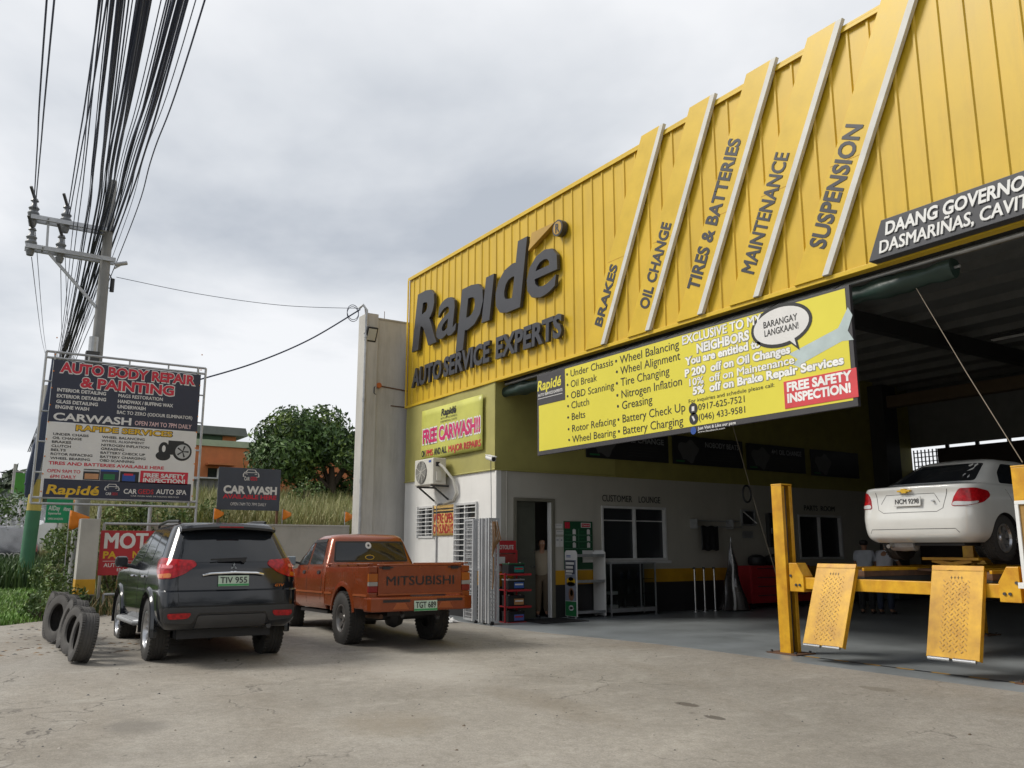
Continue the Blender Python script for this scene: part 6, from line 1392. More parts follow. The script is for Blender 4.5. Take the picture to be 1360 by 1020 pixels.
for x0, x1 in ((-7.49, -6.90), (-5.88, -5.27)):
    mb = MB(); mb.box(x0, x1, YF + .08, YBk - .08, 1.06, 1.13, M_RUST); mb.box(x0 + .005, x1 - .005, YF + .081, YBk - .081, .99, 1.058, M_DARKST); mb.box(x0, x0 + .03, YF + .08, YBk - .08, 1.131, 1.17, M_LIFT); mb.box(x1 - .03, x1, YF + .08, YBk - .08, 1.131, 1.17, M_LIFT); lp_(mb, 'runway', bevel=.004)
    top = Vector(((x0 + x1) / 2, YF - .09, 1.175)); bot = Vector(((x0 + x1) / 2, YF - .47 if x0 < -7 else YF - .36, .215)); d = (bot - top); L = d.length; d.normalize(); nrm = Vector((1, 0, 0)).cross(d).normalized()
    if nrm.y > 0: nrm = -nrm
    hw = (x1 - x0) / 2; M = Matrix((Vector((1, 0, 0)), -d, nrm)).transposed().to_4x4(); M.translation = top
    mb = MB(); mb.box(-hw, hw, -L, 0, -.02, 0, dia_mat(), M); mb.box(-hw, hw, -.02, .05, -.02, 0.0, M_LIFT, Matrix.Translation(top) @ Matrix.Rotation(R(0), 4, 'X') @ M.to_3x3().to_4x4())
    mb.box(-hw, -hw + .012, -L, 0, -.07, -.021, M_LIFT, M); mb.box(hw - .012, hw, -L, 0, -.07, -.021, M_LIFT, M)
    rp = lp_(mb, 'ramp', bevel=.004)
    mb = MB(); k = 0
    for i in range(9):
        for j in range(28):
            cx = (i - 4) * .036; cy = -.13 - j * (L - .18) / 28
            if (i + j) % 2: continue
            sg = 1 if j % 2 else -1
            Rr = M @ Matrix.Translation((cx, cy, .001)) @ Matrix.Rotation(sg * R(45), 4, 'Z'); mb.box(-.016, .016, -.005, .005, 0, .004, mat('worn_tread', (.46, .27, .05), .5, .2, c2=(.28, .16, .05), vs=9), Rr)
    o = lp_(mb, 'tread_pattern', rp); o['kind'] = 'stuff'
    mb = MB(); mb.cyl(bot + Vector((-hw + .03, -.01, -.01)), bot + Vector((-.02, -.01, -.01)), .022, M_STEEL, 10); mb.cyl(bot + Vector((.02, -.01, -.01)), bot + Vector((hw - .03, -.01, -.01)), .022, M_STEEL, 10); lp_(mb, 'roller', rp)
    mb = MB(); mb.box(top.x - .07, top.x - .05, -.1, .1, 0, 0, M_DARKST) if False else None
    for k_ in range(4): c = M @ Vector((-.06 + k_ * .04, -.09, .0012)); mb.beam(c - Vector((.012, 0, 0)), c + Vector((.012, 0, 0)), .006, .004, M_DARKST); mb.beam(c + d * -.018, c + d * .018, .004, .004, M_DARKST)
    lp_(mb, 'stamp_marks', rp)
jk = thing('scissor_jack', 'yellow scissor jack bridging the runways under the raised saloon', 'jack', (-6.45, 11.3, 1.14))
mb = MB(); mb.box(-6.85, -6.08, 11.15, 11.45, 1.262, 1.30, M_LIFT); o = mb.build('top_beam', bevel=.004); attach(o, jk)
mb = MB()
for y in (11.2, 11.4): mb.beam((-6.75, y, 1.155), (-6.2, y, 1.26), .02, .05, M_LIFT); mb.beam((-6.2, y + .022, 1.155), (-6.75, y + .022, 1.26), .02, .05, M_LIFT)
o = mb.build('scissor_arm'); attach(o, jk)
mb = MB(); mb.box(-7.0, -5.9, 11.1, 11.5, 1.118, 1.15, M_RUST); o = mb.build('carriage', bevel=.004); attach(o, jk)
nb = thing('notice_board', 'white framed board hung on the right lift post', 'board', (-4.5, 9.6, 1.1)); x0, x1, z0, z1 = -4.78, -3.9, 1.02, 1.92
mb = MB()
for q in ((x0, x1, z1 - .04, z1), (x0, x1, z0, z0 + .04), (x0, x0 + .04, z0 + .04, z1 - .04), (x1 - .04, x1, z0 + .04, z1 - .04)): mb.box(q[0], q[1], 9.58, 9.62, q[2], q[3], M_WHITE)
o = mb.build('frame', bevel=.004); attach(o, nb); mb = MB(); mb.box(x0 + .04, x1 - .04, 9.60, 9.612, z0 + .04, z1 - .04, mat('board_wood', (.35, .2, .05), .6, vs=8)); o = mb.build('panel'); attach(o, nb)
mb = MB(); mb.beam((x0 + .1, 9.62, 1.9), (x0 + .02, 9.74, 1.9), .02, .02, M_DARKST); mb.box(x0 - .06, x0 + .0, 9.6, 9.73, 1.0, 1.06, M_WHITE); o = mb.build('hanger'); attach(o, nb)
# ------------------------------------------------------------------ lounge side furniture
FZ = -.083
def tn(mb, n, par, **k): o = mb.build(n, None, **k); attach(o, par); return o
mt = MB(); mt.box(-15.55, -14.55, 10.25, 11.45, FZ + .002, FZ + .016, mat('mat_black', (.012, .012, .013), .95, bump=.6, bs=120)); tag(mt.build('door_mat', bevel=.004), 'black door mat before the lounge doorway', 'mat')
br = thing('battery_rack', 'red four shelf battery rack beside the folding gate', 'rack', (-15.4, 10.1, FZ)); y0, y1 = 9.76, 10.30
ztop = atX(680, 718, -15.5).z; zs = [atX(686, yy, -15.2).z for yy in (826, 805, 783, 762)]
mb = MB()
for y in (y0, y1): mb.box(-15.60, -15.57, y, y + .03, FZ, ztop - .2, M_RED)
mb.box(-15.22, -15.19, y0, y0 + .03, FZ, zs[3] + .02, M_RED); tn(mb, 'upright', br, bevel=.003)
for z in zs: mb = MB(); mb.box(-15.565, -15.13, y0 + .031, y1 + .08, z - .02, z, M_RED); mb.box(-15.13, -15.115, y0 + .031, y1 + .08, z - .035, z + .005, M_RED); tn(mb, 'shelf', br, bevel=.003)
mb = MB(); mb.box(-15.60, -15.58, y0 + .031, y1 - .002, ztop - .26, ztop, M_RED); hd = tn(mb, 'header', br, bevel=.003); mb = MB()
mb.box(-15.60, -15.585, y0 + .031, y1 - .002, ztop - .52, ztop - .28, mat('header_dull_red', (.30, .04, .035), .5)); mb.box(-15.584, -15.582, y0 + .06, y0 + .26, ztop - .48, ztop - .34, M_PRINTW); tn(mb, 'lower_header', br)
t = MB(); put_text(t, 'MOTOLITE', (-15.578, y0 + .05, ztop - .18), (0, 1, 0), (0, 0, 1), .42, .085, M_PRINTW, .03, n=(1, 0, 0), off=.001); tn(t, 'lettering', hd)
BC = [((.02, .20, .17), 'car battery with a green label on the top shelf', M_DGREEN), ((.05, .12, .40), 'car battery with a blue label on the second shelf', M_GALV), ((.45, .22, .08), 'car battery with an orange label on the third shelf', M_BLACK), ((.10, .14, .40), 'car battery with a red and blue label on the bottom shelf', M_BLACK)]
for (c, lbl, topm), z in zip(BC, zs[::-1]):
    bt = thing('car_battery', lbl, 'battery', (-15.3, 10.05, z), 0, 'batteries on the red rack'); mb = MB(); mb.box(-15.42, -15.17, 9.84, 10.24, z, z + .185, M_BLACK); tn(mb, 'case', bt, bevel=.008)
    mb = MB(); mb.box(-15.425, -15.165, 9.835, 10.245, z + .186, z + .215, topm); mb.cyl((-15.25, 9.9, z + .21), (-15.25, 9.9, z + .235), .014, M_STEEL, 10); mb.cyl((-15.25, 10.18, z + .21), (-15.25, 10.18, z + .235), .014, M_STEEL, 10); tn(mb, 'lid', bt, bevel=.005)
    mb = MB(); mb.box(-15.169, -15.166, 9.98, 10.22, z + .03, z + .15, mat('battery_label_%d' % zs.index(z), c, .4)); mb.box(-15.1655, -15.164, 10.0, 10.20, z + .09, z + .12, M_RED if zs.index(z) in (0, 3) else M_PRINTW); tn(mb, 'label', bt)
# green oil board on the wall, papers beside the door
gb = thing('oil_price_board', 'dark green oil price board on the wall beside the lounge window', 'board', (XW, 12.1, 1.2)); y0, y1, z0, z1 = 11.66, 12.48, .95, 2.02
mb = MB(); mb.box(XW + .003, XW + .025, y0, y1, z0, z1, M_DGREEN); gbo = tn(mb, 'panel', gb, bevel=.003); g = MB(); X_ = XW + .027
def rc(mb, a, b, c, d, m, o=0): mb.quad((X_ + o, a, c), (X_ + o, b, c), (X_ + o, b, d), (X_ + o, a, d), m)
rc(g, y0 + .02, y0 + .16, z1 - .16, z1 - .02, M_BRED); rc(g, y0 + .48, y0 + .76, z1 - .14, z1 - .03, M_PRINTW); rc(g, y0 + .50, y0 + .74, z1 - .125, z1 - .045, M_BRED, .001)
for i in range(2):
    for j in range(3):
        rc(g, y0 + .02 + i * .41, y0 + .39 + i * .41, z1 - .31 - j * .15, z1 - .305 - j * .15, mat('pale_green_line', (.2, .4, .25), .5)); a = y0 + .24 + i * .41; c = z1 - .29 - j * .15; rc(g, a, a + .09, c, c + .105, M_PRINTW); rc(g, a + .02, a + .06, c + .105, c + .118, M_PRINTW); rc(g, y0 + .06 + i * .41, y0 + .16 + i * .41, c + .05, c + .06, M_GREENP)
rc(g, y0 + .412, y0 + .418, z1 - .62, z1 - .17, MATS['pale_green_line']); tn(g, 'printed_cells', gbo)
t = MB(); put_text(t, 'Castrol', (X_, y0 + .52, z1 - .10), (0, 1, 0), (0, 0, 1), .20, .035, M_PRINTW, .02, n=(1, 0, 0), off=.002); tn(t, 'lettering', gbo)
for k, (a, c, wd, hh) in enumerate(((11.43, 1.86, .20, .10), (11.45, 1.72, .22, .10), (11.44, 1.45, .11, .22), (11.56, 1.45, .09, .22))):
    mb = MB(); mb.box(XW + .002, XW + .006, a, a + wd, c, c + hh, M_PRINTW); mb.box(XW + .0065, XW + .007, a + .02, a + wd - .03, c + hh * .6, c + hh * .75, M_GALV); tag(mb.build('wall_notice'), ('small wide notice top of the papers beside the lounge door', 'small wide notice second of the papers beside the lounge door', 'narrow white paper nearest the lounge door', 'narrow white paper touching the green oil board')[k], 'notice', 'papers beside the lounge door')
dr = thing('oil_display_rack', 'white display rack with a printed green footed side panel', 'rack', (-15.45, 12.05, FZ)); a, b = 11.66, 12.46; z1 = atX(749, 731, -15.6).z
for y, nme in ((a, 'side_panel'), (b, 'side_panel')):
    mb = MB(); mb.prism([(-15.66, FZ + .03), (-15.24, FZ + .03), (-15.24, z1 - .05), (-15.29, z1), (-15.61, z1), (-15.66, z1 - .05)], (0, y, 0), (1, 0, 0), (0, 0, 1), (0, .03, 0), M_PRINTW); so = tn(mb, nme, dr, bevel=.004)
    if y == a:
        g = MB(); Yq = a - .002
        def ry(p0, p1, c0, c1, m, o=0): g.quad((p0, Yq - o, c0), (p1, Yq - o, c0), (p1, Yq - o, c1), (p0, Yq - o, c1), m)
        ry(-15.65, -15.25, FZ + .04, .27, M_GREENP); ry(-15.65, -15.25, .28, 1.16, mat('print_steel_blue', (.22, .24, .30), .5)); ry(-15.64, -15.30, .86, 1.15, M_NAVY, .0005)
        for k in range(3): ry(-15.62, -15.36 + .04 * (k == 0), 1.06 - k * .085, 1.115 - k * .085, M_PRINTW, .001)
        ry(-15.62, -15.40, .845, .87, M_PRINTW, .001)
        for (cx, cz, rx, rz, m) in ((-15.44, .70, .16, .085, M_GOLD), (-15.44, .64, .15, .05, M_BLACK), (-15.44, .75, .09, .045, M_BLACK), (-15.43, .42, .10, .14, mat('print_brown', (.25, .13, .07), .5)), (-15.42, .45, .05, .07, M_GOLD), (-15.44, .13, .09, .06, M_PRINTW), (-15.44, .13, .06, .03, M_BRED)):
            g.add([(cx + rx * math.cos(2 * PI * i / 18), Yq - .0015, cz + rz * math.sin(2 * PI * i / 18)) for i in range(18)], [tuple(range(18))], m)
        for k in range(2): ry(-15.60, -15.44, 1.22 + k * .03, 1.235 + k * .03, M_BLUE, .001)
        tn(g, 'printed_picture', so)
for z in (.02, .68, 1.24): mb = MB(); mb.box(-15.65, -15.25, a + .031, b - .001, z, z + .03, M_GALV); mb.box(-15.25, -15.235, a + .031, b - .001, z - .01, z + .05, M_GALV); tn(mb, 'shelf', dr, bevel=.003)
mb = MB(); mb.box(-15.66, -15.645, a + .5, b - .002, z1 - .27, z1 + .0, M_PRINTW); tn(mb, 'header_card', dr)
mb = MB()
for y in (a + .015, b + .015): mb.cyl((-15.3, y, FZ), (-15.3, y, FZ + .03), .02, M_GALV, 8); mb.cyl((-15.6, y, FZ), (-15.6, y, FZ + .03), .02, M_GALV, 8)
tn(mb, 'foot', dr)
# glass showcase
gc = thing('glass_showcase', 'aluminium framed glass showcase under the lounge window', 'cabinet', (-15.45, 13.4, FZ)); a, b, x0, x1, z0, z1 = 12.62, 13.98, -15.66, -15.22, FZ, 1.10
mb = MB()
for x in (x0, x1 - .03):
    for y in (a, b - .03): mb.box(x, x + .03, y, y + .03, z0, z1, M_GALV)
for z in (.06, z1 - .03):
    for x in (x0, x1 - .03): mb.box(x, x + .03, a + .03, b - .03, z, z + .03, M_GALV)
    for y in (a, b - .03): mb.box(x0 + .03, x1 - .03, y, y + .03, z, z + .03, M_GALV)
mb.box(x1 - .028, x1 - .006, (a + b) / 2 + .2, (a + b) / 2 + .225, .09, z1 - .03, M_GALV); tn(mb, 'frame', gc)
M_CLR = mat('clear_glass', (.75, .8, .8), .04, trans=1.0, var=.0)
for z in (.38, .72): mb = MB(); mb.box(x0 + .032, x1 - .032, a + .032, b - .032, z, z + .008, M_CLR); tn(mb, 'shelf', gc)
mb = MB(); mb.box(x1 - .014, x1 - .009, a + .031, b - .031, .091, z1 - .031, M_CLR); mb.box(x0 + .031, x1 - .031, a + .01, a + .015, .091, z1 - .031, M_CLR); tn(mb, 'pane', gc)
mb = MB(); mb.box(x0 + .002, x1 - .002, a + .031, b - .031, .0, .058, M_GALV); mb.box(x0 + .005, x0 + .012, a + .03, b - .03, .09, z1 - .03, M_DARKST); tn(mb, 'back_panel', gc)
for k in range(9):
    z = (.09, .388, .728)[k % 3]; y = a + .35 + (k // 3) * .26 + .07 * (k % 3); p = Vector((-15.42 - .05 * (k % 2), y, z)); mb = MB(); hgt = .17 + .03 * (k % 2); mb.lathe([(0, 0), (.04, 0), (.042, .02), (.042, hgt * .7), (.02, hgt * .85), (.018, hgt), (0, hgt)], p, (0, 0, 1), [M_BLACK, M_DARKST, M_NAVY][k % 3], 12)
    tag(mb.build('oil_bottle', smooth=True), 'dark oil bottle standing inside the glass showcase', 'bottle', 'bottles inside the glass showcase')
for z, lbl in ((.388, 'white carton on the middle shelf of the showcase'), (.09, 'flat pale carton on the showcase floor')): mb = MB(); mb.box(-15.5, -15.3, a + .06, a + .26, z, z + .07, M_PRINTW); mb.box(-15.499, -15.301, a + .061, a + .259, z + .0701, z + .075, M_GALV); tag(mb.build('carton', bevel=.004), lbl, 'box')
# steel queue posts
for k, y in enumerate((15.75, 16.07, 16.42)):
    p = Vector((-15.3, y - .45, FZ)); q = thing('queue_post', ('slim steel post in the dark aisle, nearest the showcase', 'slim steel post between two others in the dark aisle', 'slim steel post nearest the wrapped parasol')[k], 'post', p, 0, 'steel posts along the lounge wall')
    mb = MB(); mb.cyl(p, p + Vector((0, 0, 1.02)), .028, M_STEEL, 14); o = mb.build('tube', smooth=True); attach(o, q); mb = MB(); mb.lathe([(0, 0), (.09, 0), (.09, .012), (.03, .03), (0, .03)], p, (0, 0, 1), M_STEEL, 18); o = mb.build('base', smooth=True); attach(o, q)
    mb = MB(); mb.lathe([(0, 1.0), (.034, 1.0), (.034, 1.04), (0, 1.05)], p, (0, 0, 1), M_DARKST, 14); o = mb.build('cap'); attach(o, q)
# towel rail with cloth
tr2 = thing('towel_rail', 'double metal towel rail on the lounge wall', 'rail', (XW, 16.3, 1.9)); mb = MB()
for z, x in ((2.10, .10), (1.95, .22)): mb.tube([(XW + x, 15.6, z), (XW + x, 17.3, z)], .014, M_GALV, 8)
tn(mb, 'rail', tr2)
for y in (15.62, 16.9): mb = MB(); mb.box(XW + .002, XW + .25, y, y + .02, 1.90, 2.14, M_GALV); tn(mb, 'bracket', tr2)
mb = MB(); vs = []; n = 16
for i in range(n + 1):
    for j in range(9): k = j / 8; vs.append((XW + .245 + .02 * math.sin(i * 1.2) * k, 15.74 + .60 * i / n, 1.965 - k * .60 + .015 * math.sin(i * .8)))
mb.add(vs, [(i * 9 + j, (i + 1) * 9 + j, (i + 1) * 9 + j + 1, i * 9 + j + 1) for i in range(n) for j in range(8)], M_BLACK); o = mb.build('hanging_cloth', smooth=True); so = o.modifiers.new('s', 'SOLIDIFY'); so.thickness = .01; tag(o, 'black cloth hanging over the towel rail', 'cloth')
# small hinged vent window, electrical panel, tool chest, wrapped parasol
vw = thing('vent_window', 'small tilted vent window high on the lounge wall', 'window', (XW, 17.7, 2.0)); mb = MB()
for q in ((17.46, 18.0, 2.38, 2.42), (17.46, 18.0, 2.0, 2.04), (17.46, 17.5, 2.04, 2.38), (17.96, 18.0, 2.04, 2.38)): mb.box(XW + .002, XW + .05, q[0], q[1], q[2], q[3], M_GALV)
tn(mb, 'frame', vw); mb = MB(); mb.box(XW + .004, XW + .01, 17.5, 17.96, 2.04, 2.38, M_GLASSW); tn(mb, 'pane', vw); mb = MB(); mb.beam((XW + .06, 17.52, 2.36), (XW + .16, 17.9, 2.06), .03, .02, M_WHITE); tn(mb, 'sash_arm', vw)
mb = MB(); mb.box(XW + .002, XW + .01, 17.5, 17.9, 1.68, 1.86, M_GALV); tag(mb.build('wall_plaque'), 'grey plaque under the small vent window', 'plaque')
ep = thing('electrical_panel', 'tall dark electrical panel on the lounge wall behind the lift post', 'panel', (XW, 18.5, 1.4)); mb = MB(); mb.box(XW + .002, XW + .12, 18.42, 18.85, 1.45, 2.35, M_DARKST); tn(mb, 'case', ep, bevel=.01); mb = MB(); mb.box(XW + .122, XW + .135, 18.45, 18.82, 1.48, 2.32, M_BLACK); mb.box(XW + .136, XW + .15, 18.48, 18.51, 1.8, 1.95, M_GALV); tn(mb, 'door', ep, bevel=.006)
tc_ = thing('tool_chest', 'red tool chest against the lounge wall with black clutter on top', 'tool chest', (-15.3, 18, FZ)); mb = MB(); mb.box(-15.64, -15.05, 17.0, 19.3, .06, .98, M_RED); tn(mb, 'carcass', tc_, bevel=.01)
for k in range(4):
    for y in (17.03, 18.17): mb = MB(); mb.box(-15.048, -15.03, y, y + 1.1, .10 + k * .22, .30 + k * .22, M_RED); d_ = tn(mb, 'drawer', tc_, bevel=.004); mb = MB(); mb.beam((-15.02, y + .2, .25 + k * .22), (-15.02, y + .9, .25 + k * .22), .02, .02, M_DARKST); tn(mb, 'handle', d_)
mb = MB()
for y in (17.2, 19.1): mb.cyl((-15.2, y, FZ + .07), (-15.16, y, FZ + .07), .07, M_BLACK, 14); mb.cyl((-15.5, y, FZ + .07), (-15.46, y, FZ + .07), .07, M_BLACK, 14)
tn(mb, 'castor', tc_)
for k, (y, s_) in enumerate(((17.6, .9), (18.3, 1.2))):
    mb = MB(); mb.lathe([(0, 0), (.22 * s_, 0), (.26 * s_, .08), (.24 * s_, .2), (.12 * s_, .27), (0, .28)], (-15.35, y, .985), (0, 0, 1), M_BLACK, 20); tag(mb.build('bundled_cover', smooth=True), ('smaller black bundle lying on the tool chest', 'larger black bundle lying on the tool chest')[k], 'bundle')
wp = thing('wrapped_parasol', 'furled parasol wrapped in clear plastic standing by the tool chest', 'parasol', (-15.05, 16.45, FZ)); mb = MB(); n = 26; lv = 12; vs = []
for j in range(lv + 1):
    t = j / lv; rad = .03 + .36 * (1 - t) ** 1.15
    for i in range(n): a = 2 * PI * i / n; fold = 1 + .28 * math.sin(i * PI * 4 / n * 2 + j * .25) * (1 - t * .6); vs.append((-15.05 + rad * .75 * fold * math.cos(a), 16.35 + rad * fold * math.sin(a) + .02 * math.sin(j), FZ + .03 + 1.62 * t))
fs = [(j * n + i, j * n + (i + 1) % n, (j + 1) * n + (i + 1) % n, (j + 1) * n + i) for j in range(lv) for i in range(n)]
mw = mat('parasol_cloth', (.035, .03, .03), .25, var=.3, vs=5, coat=1.0); mb.add(vs, fs, mw)
for k, f in enumerate(mb.f):
    i = k % n
    if i in (2, 9, 10, 17, 23): mb.m[k] = mb.mi(M_PRINTW)
    if i in (4, 5, 13, 14): mb.m[k] = mb.mi(M_RED)
tn(mb, 'cloth', wp, smooth=True, ang=80); mb = MB(); mb.cyl((-15.05, 16.35, FZ), (-15.05, 16.35, 1.68), .02, M_GALV, 10); tn(mb, 'pole', wp)
# ------------------------------------------------------------------ banners high inside, tube lights, ropes
M_PBL = mat('poster_black', (.02, .02, .022), .45)
for (a, b, zb, zt, l1_, l2_, lbl) in ((12.3, 14.9, 3.5, 4.18, 'OIL CHANGE', '', 'black wall banner nearest the building corner, over the lounge window'), (15.05, 17.6, 3.5, 4.22, 'NOBODY BEATS', '', 'black wall banner headed nobody beats'), (17.75, 20.15, 3.48, 4.2, '4+1 OIL CHANGE', '', 'black wall banner about the oil change offer'), (20.4, 22.6, 3.45, 4.2, '', '', 'dimmest black wall banner nearest the back column')):
    wb = thing('wall_banner', lbl, 'banner', (XW, (a + b) / 2, zb), 0, 'black banners high on the lounge wall'); mb = MB(); mb.box(XW + .05, XW + .07, a, b, zb, zt, M_PBL); bo = tn(mb, 'sheet', wb, bevel=.003)
    if l1_: t = MB(); put_text(t, l1_, (XW + .072, b - .15 - 1.25, zt - .24), (0, 1, 0), (0, 0, 1), 1.25, .13, M_GALV, .02, n=(1, 0, 0), off=.001); tn(t, 'lettering', bo)
    g = MB(); X_ = XW + .072
    for k in range(4): rc(g, b - 1.3, b - 1.3 + (.9, 1.0, .7, .85)[k], zt - .36 - k * .07, zt - .345 - k * .07, M_DARKST)
    g.add([(X_, a + .55 + .34 * math.cos(q) * (1 + .2 * math.sin(3 * q)), zb + .34 + .27 * math.sin(q) * (1 + .2 * math.cos(5 * q))) for q in np.linspace(0, 2 * PI, 28)[:-1]], [tuple(range(27))], mat('print_dim_grey', (.10, .10, .10), .5)); rc(g, a + .1, a + .4, zb + .06, zb + .10, M_GREENP); tn(g, 'printed_picture', bo)
for k, (x, y) in enumerate(((-9.2, 20.0), (-8.4, 23.0))):
    tl_ = thing('tube_light', 'unlit fluorescent tube light under the dark roof', 'lamp', (x, y, 6.2), 0, 'unlit tube lights'); mb = MB(); mb.box(x - .9, x + .9, y - .06, y + .06, 6.22, 6.28, M_DARKST); tn(mb, 'fitting', tl_)
    for dy in (-.045, .045): mb = MB(); mb.cyl((x - .86, y + dy, 6.19), (x + .86, y + dy, 6.19), .02, M_PRINTW, 10); tn(mb, 'tube', tl_, smooth=True)
    mb = MB(); mb.tube([(x - .7, y, 6.28), (x - .7, y, 6.49)], .006, M_DARKST, 5); mb.tube([(x + .7, y, 6.28), (x + .7, y, 6.49)], .006, M_DARKST, 5); tn(mb, 'hanger', tl_)
M_ROPE = mat('rope_tan', (.24, .20, .15), .9)
a, b = atX(976, 575, -12.0), atX(1041, 796, -12.0); mb = MB(); mb.tube([a + (a - b) * .4, a, a.lerp(b, .5) + Vector((0, -.02, -.02)), b], 0.009, M_ROPE, 6); tag(mb.build('pull_rope', smooth=True), 'slack rope hanging left of the lift post', 'rope')
c = atX(992, 656, -12.0); mb = MB(); mb.tube([c + Vector((.0, .12 * math.cos(q), .17 * math.sin(q))) for q in np.linspace(0, 2 * PI, 25)], .02, M_BLACK, 6, False); tag(mb.build('hose_ring', smooth=True), 'black hose ring tied to the slack rope', 'hose')
a, b = atY(1217, 383, 10.05), atY(1358, 614, 9.95); mb = MB(); mb.tube([a, a.lerp(b, .5) + Vector((0, 0, -.03)), b], .0055, M_ROPE, 6); tag(mb.build('pull_rope', smooth=True), 'taut rope from the rolled tarpaulin to the right lift post', 'rope')
# ------------------------------------------------------------------ people
def skin(name, V, E, m, parent, lv=1, root='pelvis'):
    ks = list(V); me = bpy.data.meshes.new(name); me.from_pydata([V[k][0] for k in ks], [(ks.index(a), ks.index(b)) for a, b in E], [])
    o = bpy.data.objects.new(name, me); col.objects.link(o); sm = o.modifiers.new('s', 'SKIN'); sm.use_smooth_shade = True
    for i, k in enumerate(ks):
        r = V[k][1]; d = me.skin_vertices[0].data[i]; d.radius = (r, r) if not isinstance(r, tuple) else r; d.use_root = (k == root)
    ss = o.modifiers.new('u', 'SUBSURF'); ss.levels = lv; ss.render_levels = lv
    dg = bpy.context.evaluated_depsgraph_get(); nm = bpy.data.meshes.new_from_object(o.evaluated_get(dg)); o.modifiers.clear(); o.data = nm; nm.materials.clear(); nm.materials.append(m)
    nm.polygons.foreach_set('use_smooth', [True] * len(nm.polygons)); o.parent = parent; return o
def person(lbl, loc, rz, shirt, trousers, bend=0.0, armf=(.05, .05), elbow=(.1, .1), head_turn=0, h=1.66, group=None, stride=.04):
    k = h / 1.72; root = thing('person', lbl, 'person', loc, rz, group); B = Matrix.Rotation(bend, 4, 'X'); pv = Vector((0, 0, .90))
    def up_(x, y, z): return (B @ (Vector((x, y, z)) - pv) + pv) * k
    def S(x, y, z): return Vector((x, y, z)) * k
    V = {}; E = []
    def n_(nm, p, r, prev=None):
        V[nm] = (tuple(p), (r[0] * k, r[1] * k) if isinstance(r, tuple) else r * k)
        if prev: E.append((prev, nm))
    n_('pelvis', S(0, 0, .93), (.145, .10)); n_('spine', up_(0, .0, 1.10), (.135, .095), 'pelvis'); n_('chest', up_(0, 0, 1.30), (.155, .105), 'spine'); n_('neck0', up_(0, 0, 1.44), (.075, .065), 'chest'); n_('neck', up_(0, -.01, 1.50), .052, 'neck0')
    n_('jaw', up_(0, -.03, 1.56), (.068, .080), 'neck'); n_('face', up_(0, -.02, 1.63), (.086, .104), 'jaw'); n_('crown', up_(0, .0, 1.69), (.075, .092), 'face')
    for s in (1, -1):
        q = 'LR'[s < 0]; n_('hip' + q, S(s * .09, 0, .86), .095, 'pelvis'); n_('knee' + q, S(s * .10, -.01 + s * stride, .49), .058, 'hip' + q); n_('calf' + q, S(s * .10, .02 + s * stride, .34), .052, 'knee' + q); n_('ank' + q, S(s * .10, .02 + s * stride * 1.3, .09), .036, 'calf' + q); n_('heel' + q, S(s * .10, .03 + s * stride * 1.3, .04), .035, 'ank' + q); n_('toe' + q, S(s * .12, -.15 + s * stride * 1.3, .03), (.042, .025), 'ank' + q)
        n_('sh' + q, up_(s * .18, 0, 1.40), .055, 'chest'); a = armf[s < 0]; e = elbow[s < 0]; el = Vector((s * .23, -.27 * math.sin(a), 1.40 - .28 * math.cos(a))); wr = el + Vector((0, -.25 * math.sin(a + e), -.25 * math.cos(a + e)))
        n_('el' + q, up_(*el), .042, 'sh' + q); n_('wr' + q, up_(*wr), .028, 'el' + q); dr_ = (wr - el).normalized(); pm = wr + dr_ * .06; n_('palm' + q, up_(*pm), (.036, .018), 'wr' + q)
        for i, (off, ln) in enumerate(((-.024, .075), (-.008, .085), (.008, .08), (.022, .062))):
            f1 = pm + dr_ * .045 + Vector((0, off, 0)); f2 = f1 + dr_ * ln * .55 + Vector((-s * .012, 0, 0)); f3 = f2 + dr_ * ln * .4 + Vector((-s * .018, 0, 0)); n_('fa%d' % i + q, up_(*f1), .009, 'palm' + q); n_('fb%d' % i + q, up_(*f2), .008, 'fa%d' % i + q); n_('fc%d' % i + q, up_(*f3), .007, 'fb%d' % i + q)
        t1 = wr + dr_ * .04 + Vector((-s * .01, -.04, 0)); n_('ta' + q, up_(*t1), .010, 'palm' + q); n_('tb' + q, up_(*(t1 + dr_ * .04 + Vector((-s * .01, -.012, 0)))), .008, 'ta' + q)
    body = skin('body', V, E, M_SKIN, root, 2)
    g = lambda nm, f=1.0, add=0.0: (V[nm][0], tuple(r * f + add for r in V[nm][1]) if isinstance(V[nm][1], tuple) else V[nm][1] * f + add)
    SV = {'pelvis': ((V['pelvis'][0][0], V['pelvis'][0][1], V['pelvis'][0][2] - .10), (.20 * k, .155 * k)), 'spine': g('spine', 1, .045), 'chest': g('chest', 1, .035), 'neck0': g('neck0', 1, .012)}; SE = [('pelvis', 'spine'), ('spine', 'chest'), ('chest', 'neck0')]
    for q in 'LR': p = Vector(V['sh' + q][0]); e_ = Vector(V['el' + q][0]); SV['sh' + q] = g('sh' + q, 1, .02); SV['sl' + q] = (tuple(p.lerp(e_, .75)), .068 * k); SE += [('chest', 'sh' + q), ('sh' + q, 'sl' + q)]
    skin('shirt', SV, SE, shirt, root, 2)
    TV = {'pelvis': g('pelvis', 1, .02), 'w': (tuple(S(0, 0, 1.03)), (.165 * k, .125 * k))}; TE = [('pelvis', 'w')]
    for q in 'LR': TV['hip' + q] = g('hip' + q, 1, .02); TV['knee' + q] = g('knee' + q, 1, .032); TV['ank' + q] = (V['ank' + q][0], .07 * k); TE += [('pelvis', 'hip' + q), ('hip' + q, 'knee' + q), ('knee' + q, 'ank' + q)]
    skin('trousers', TV, TE, trousers, root, 2)
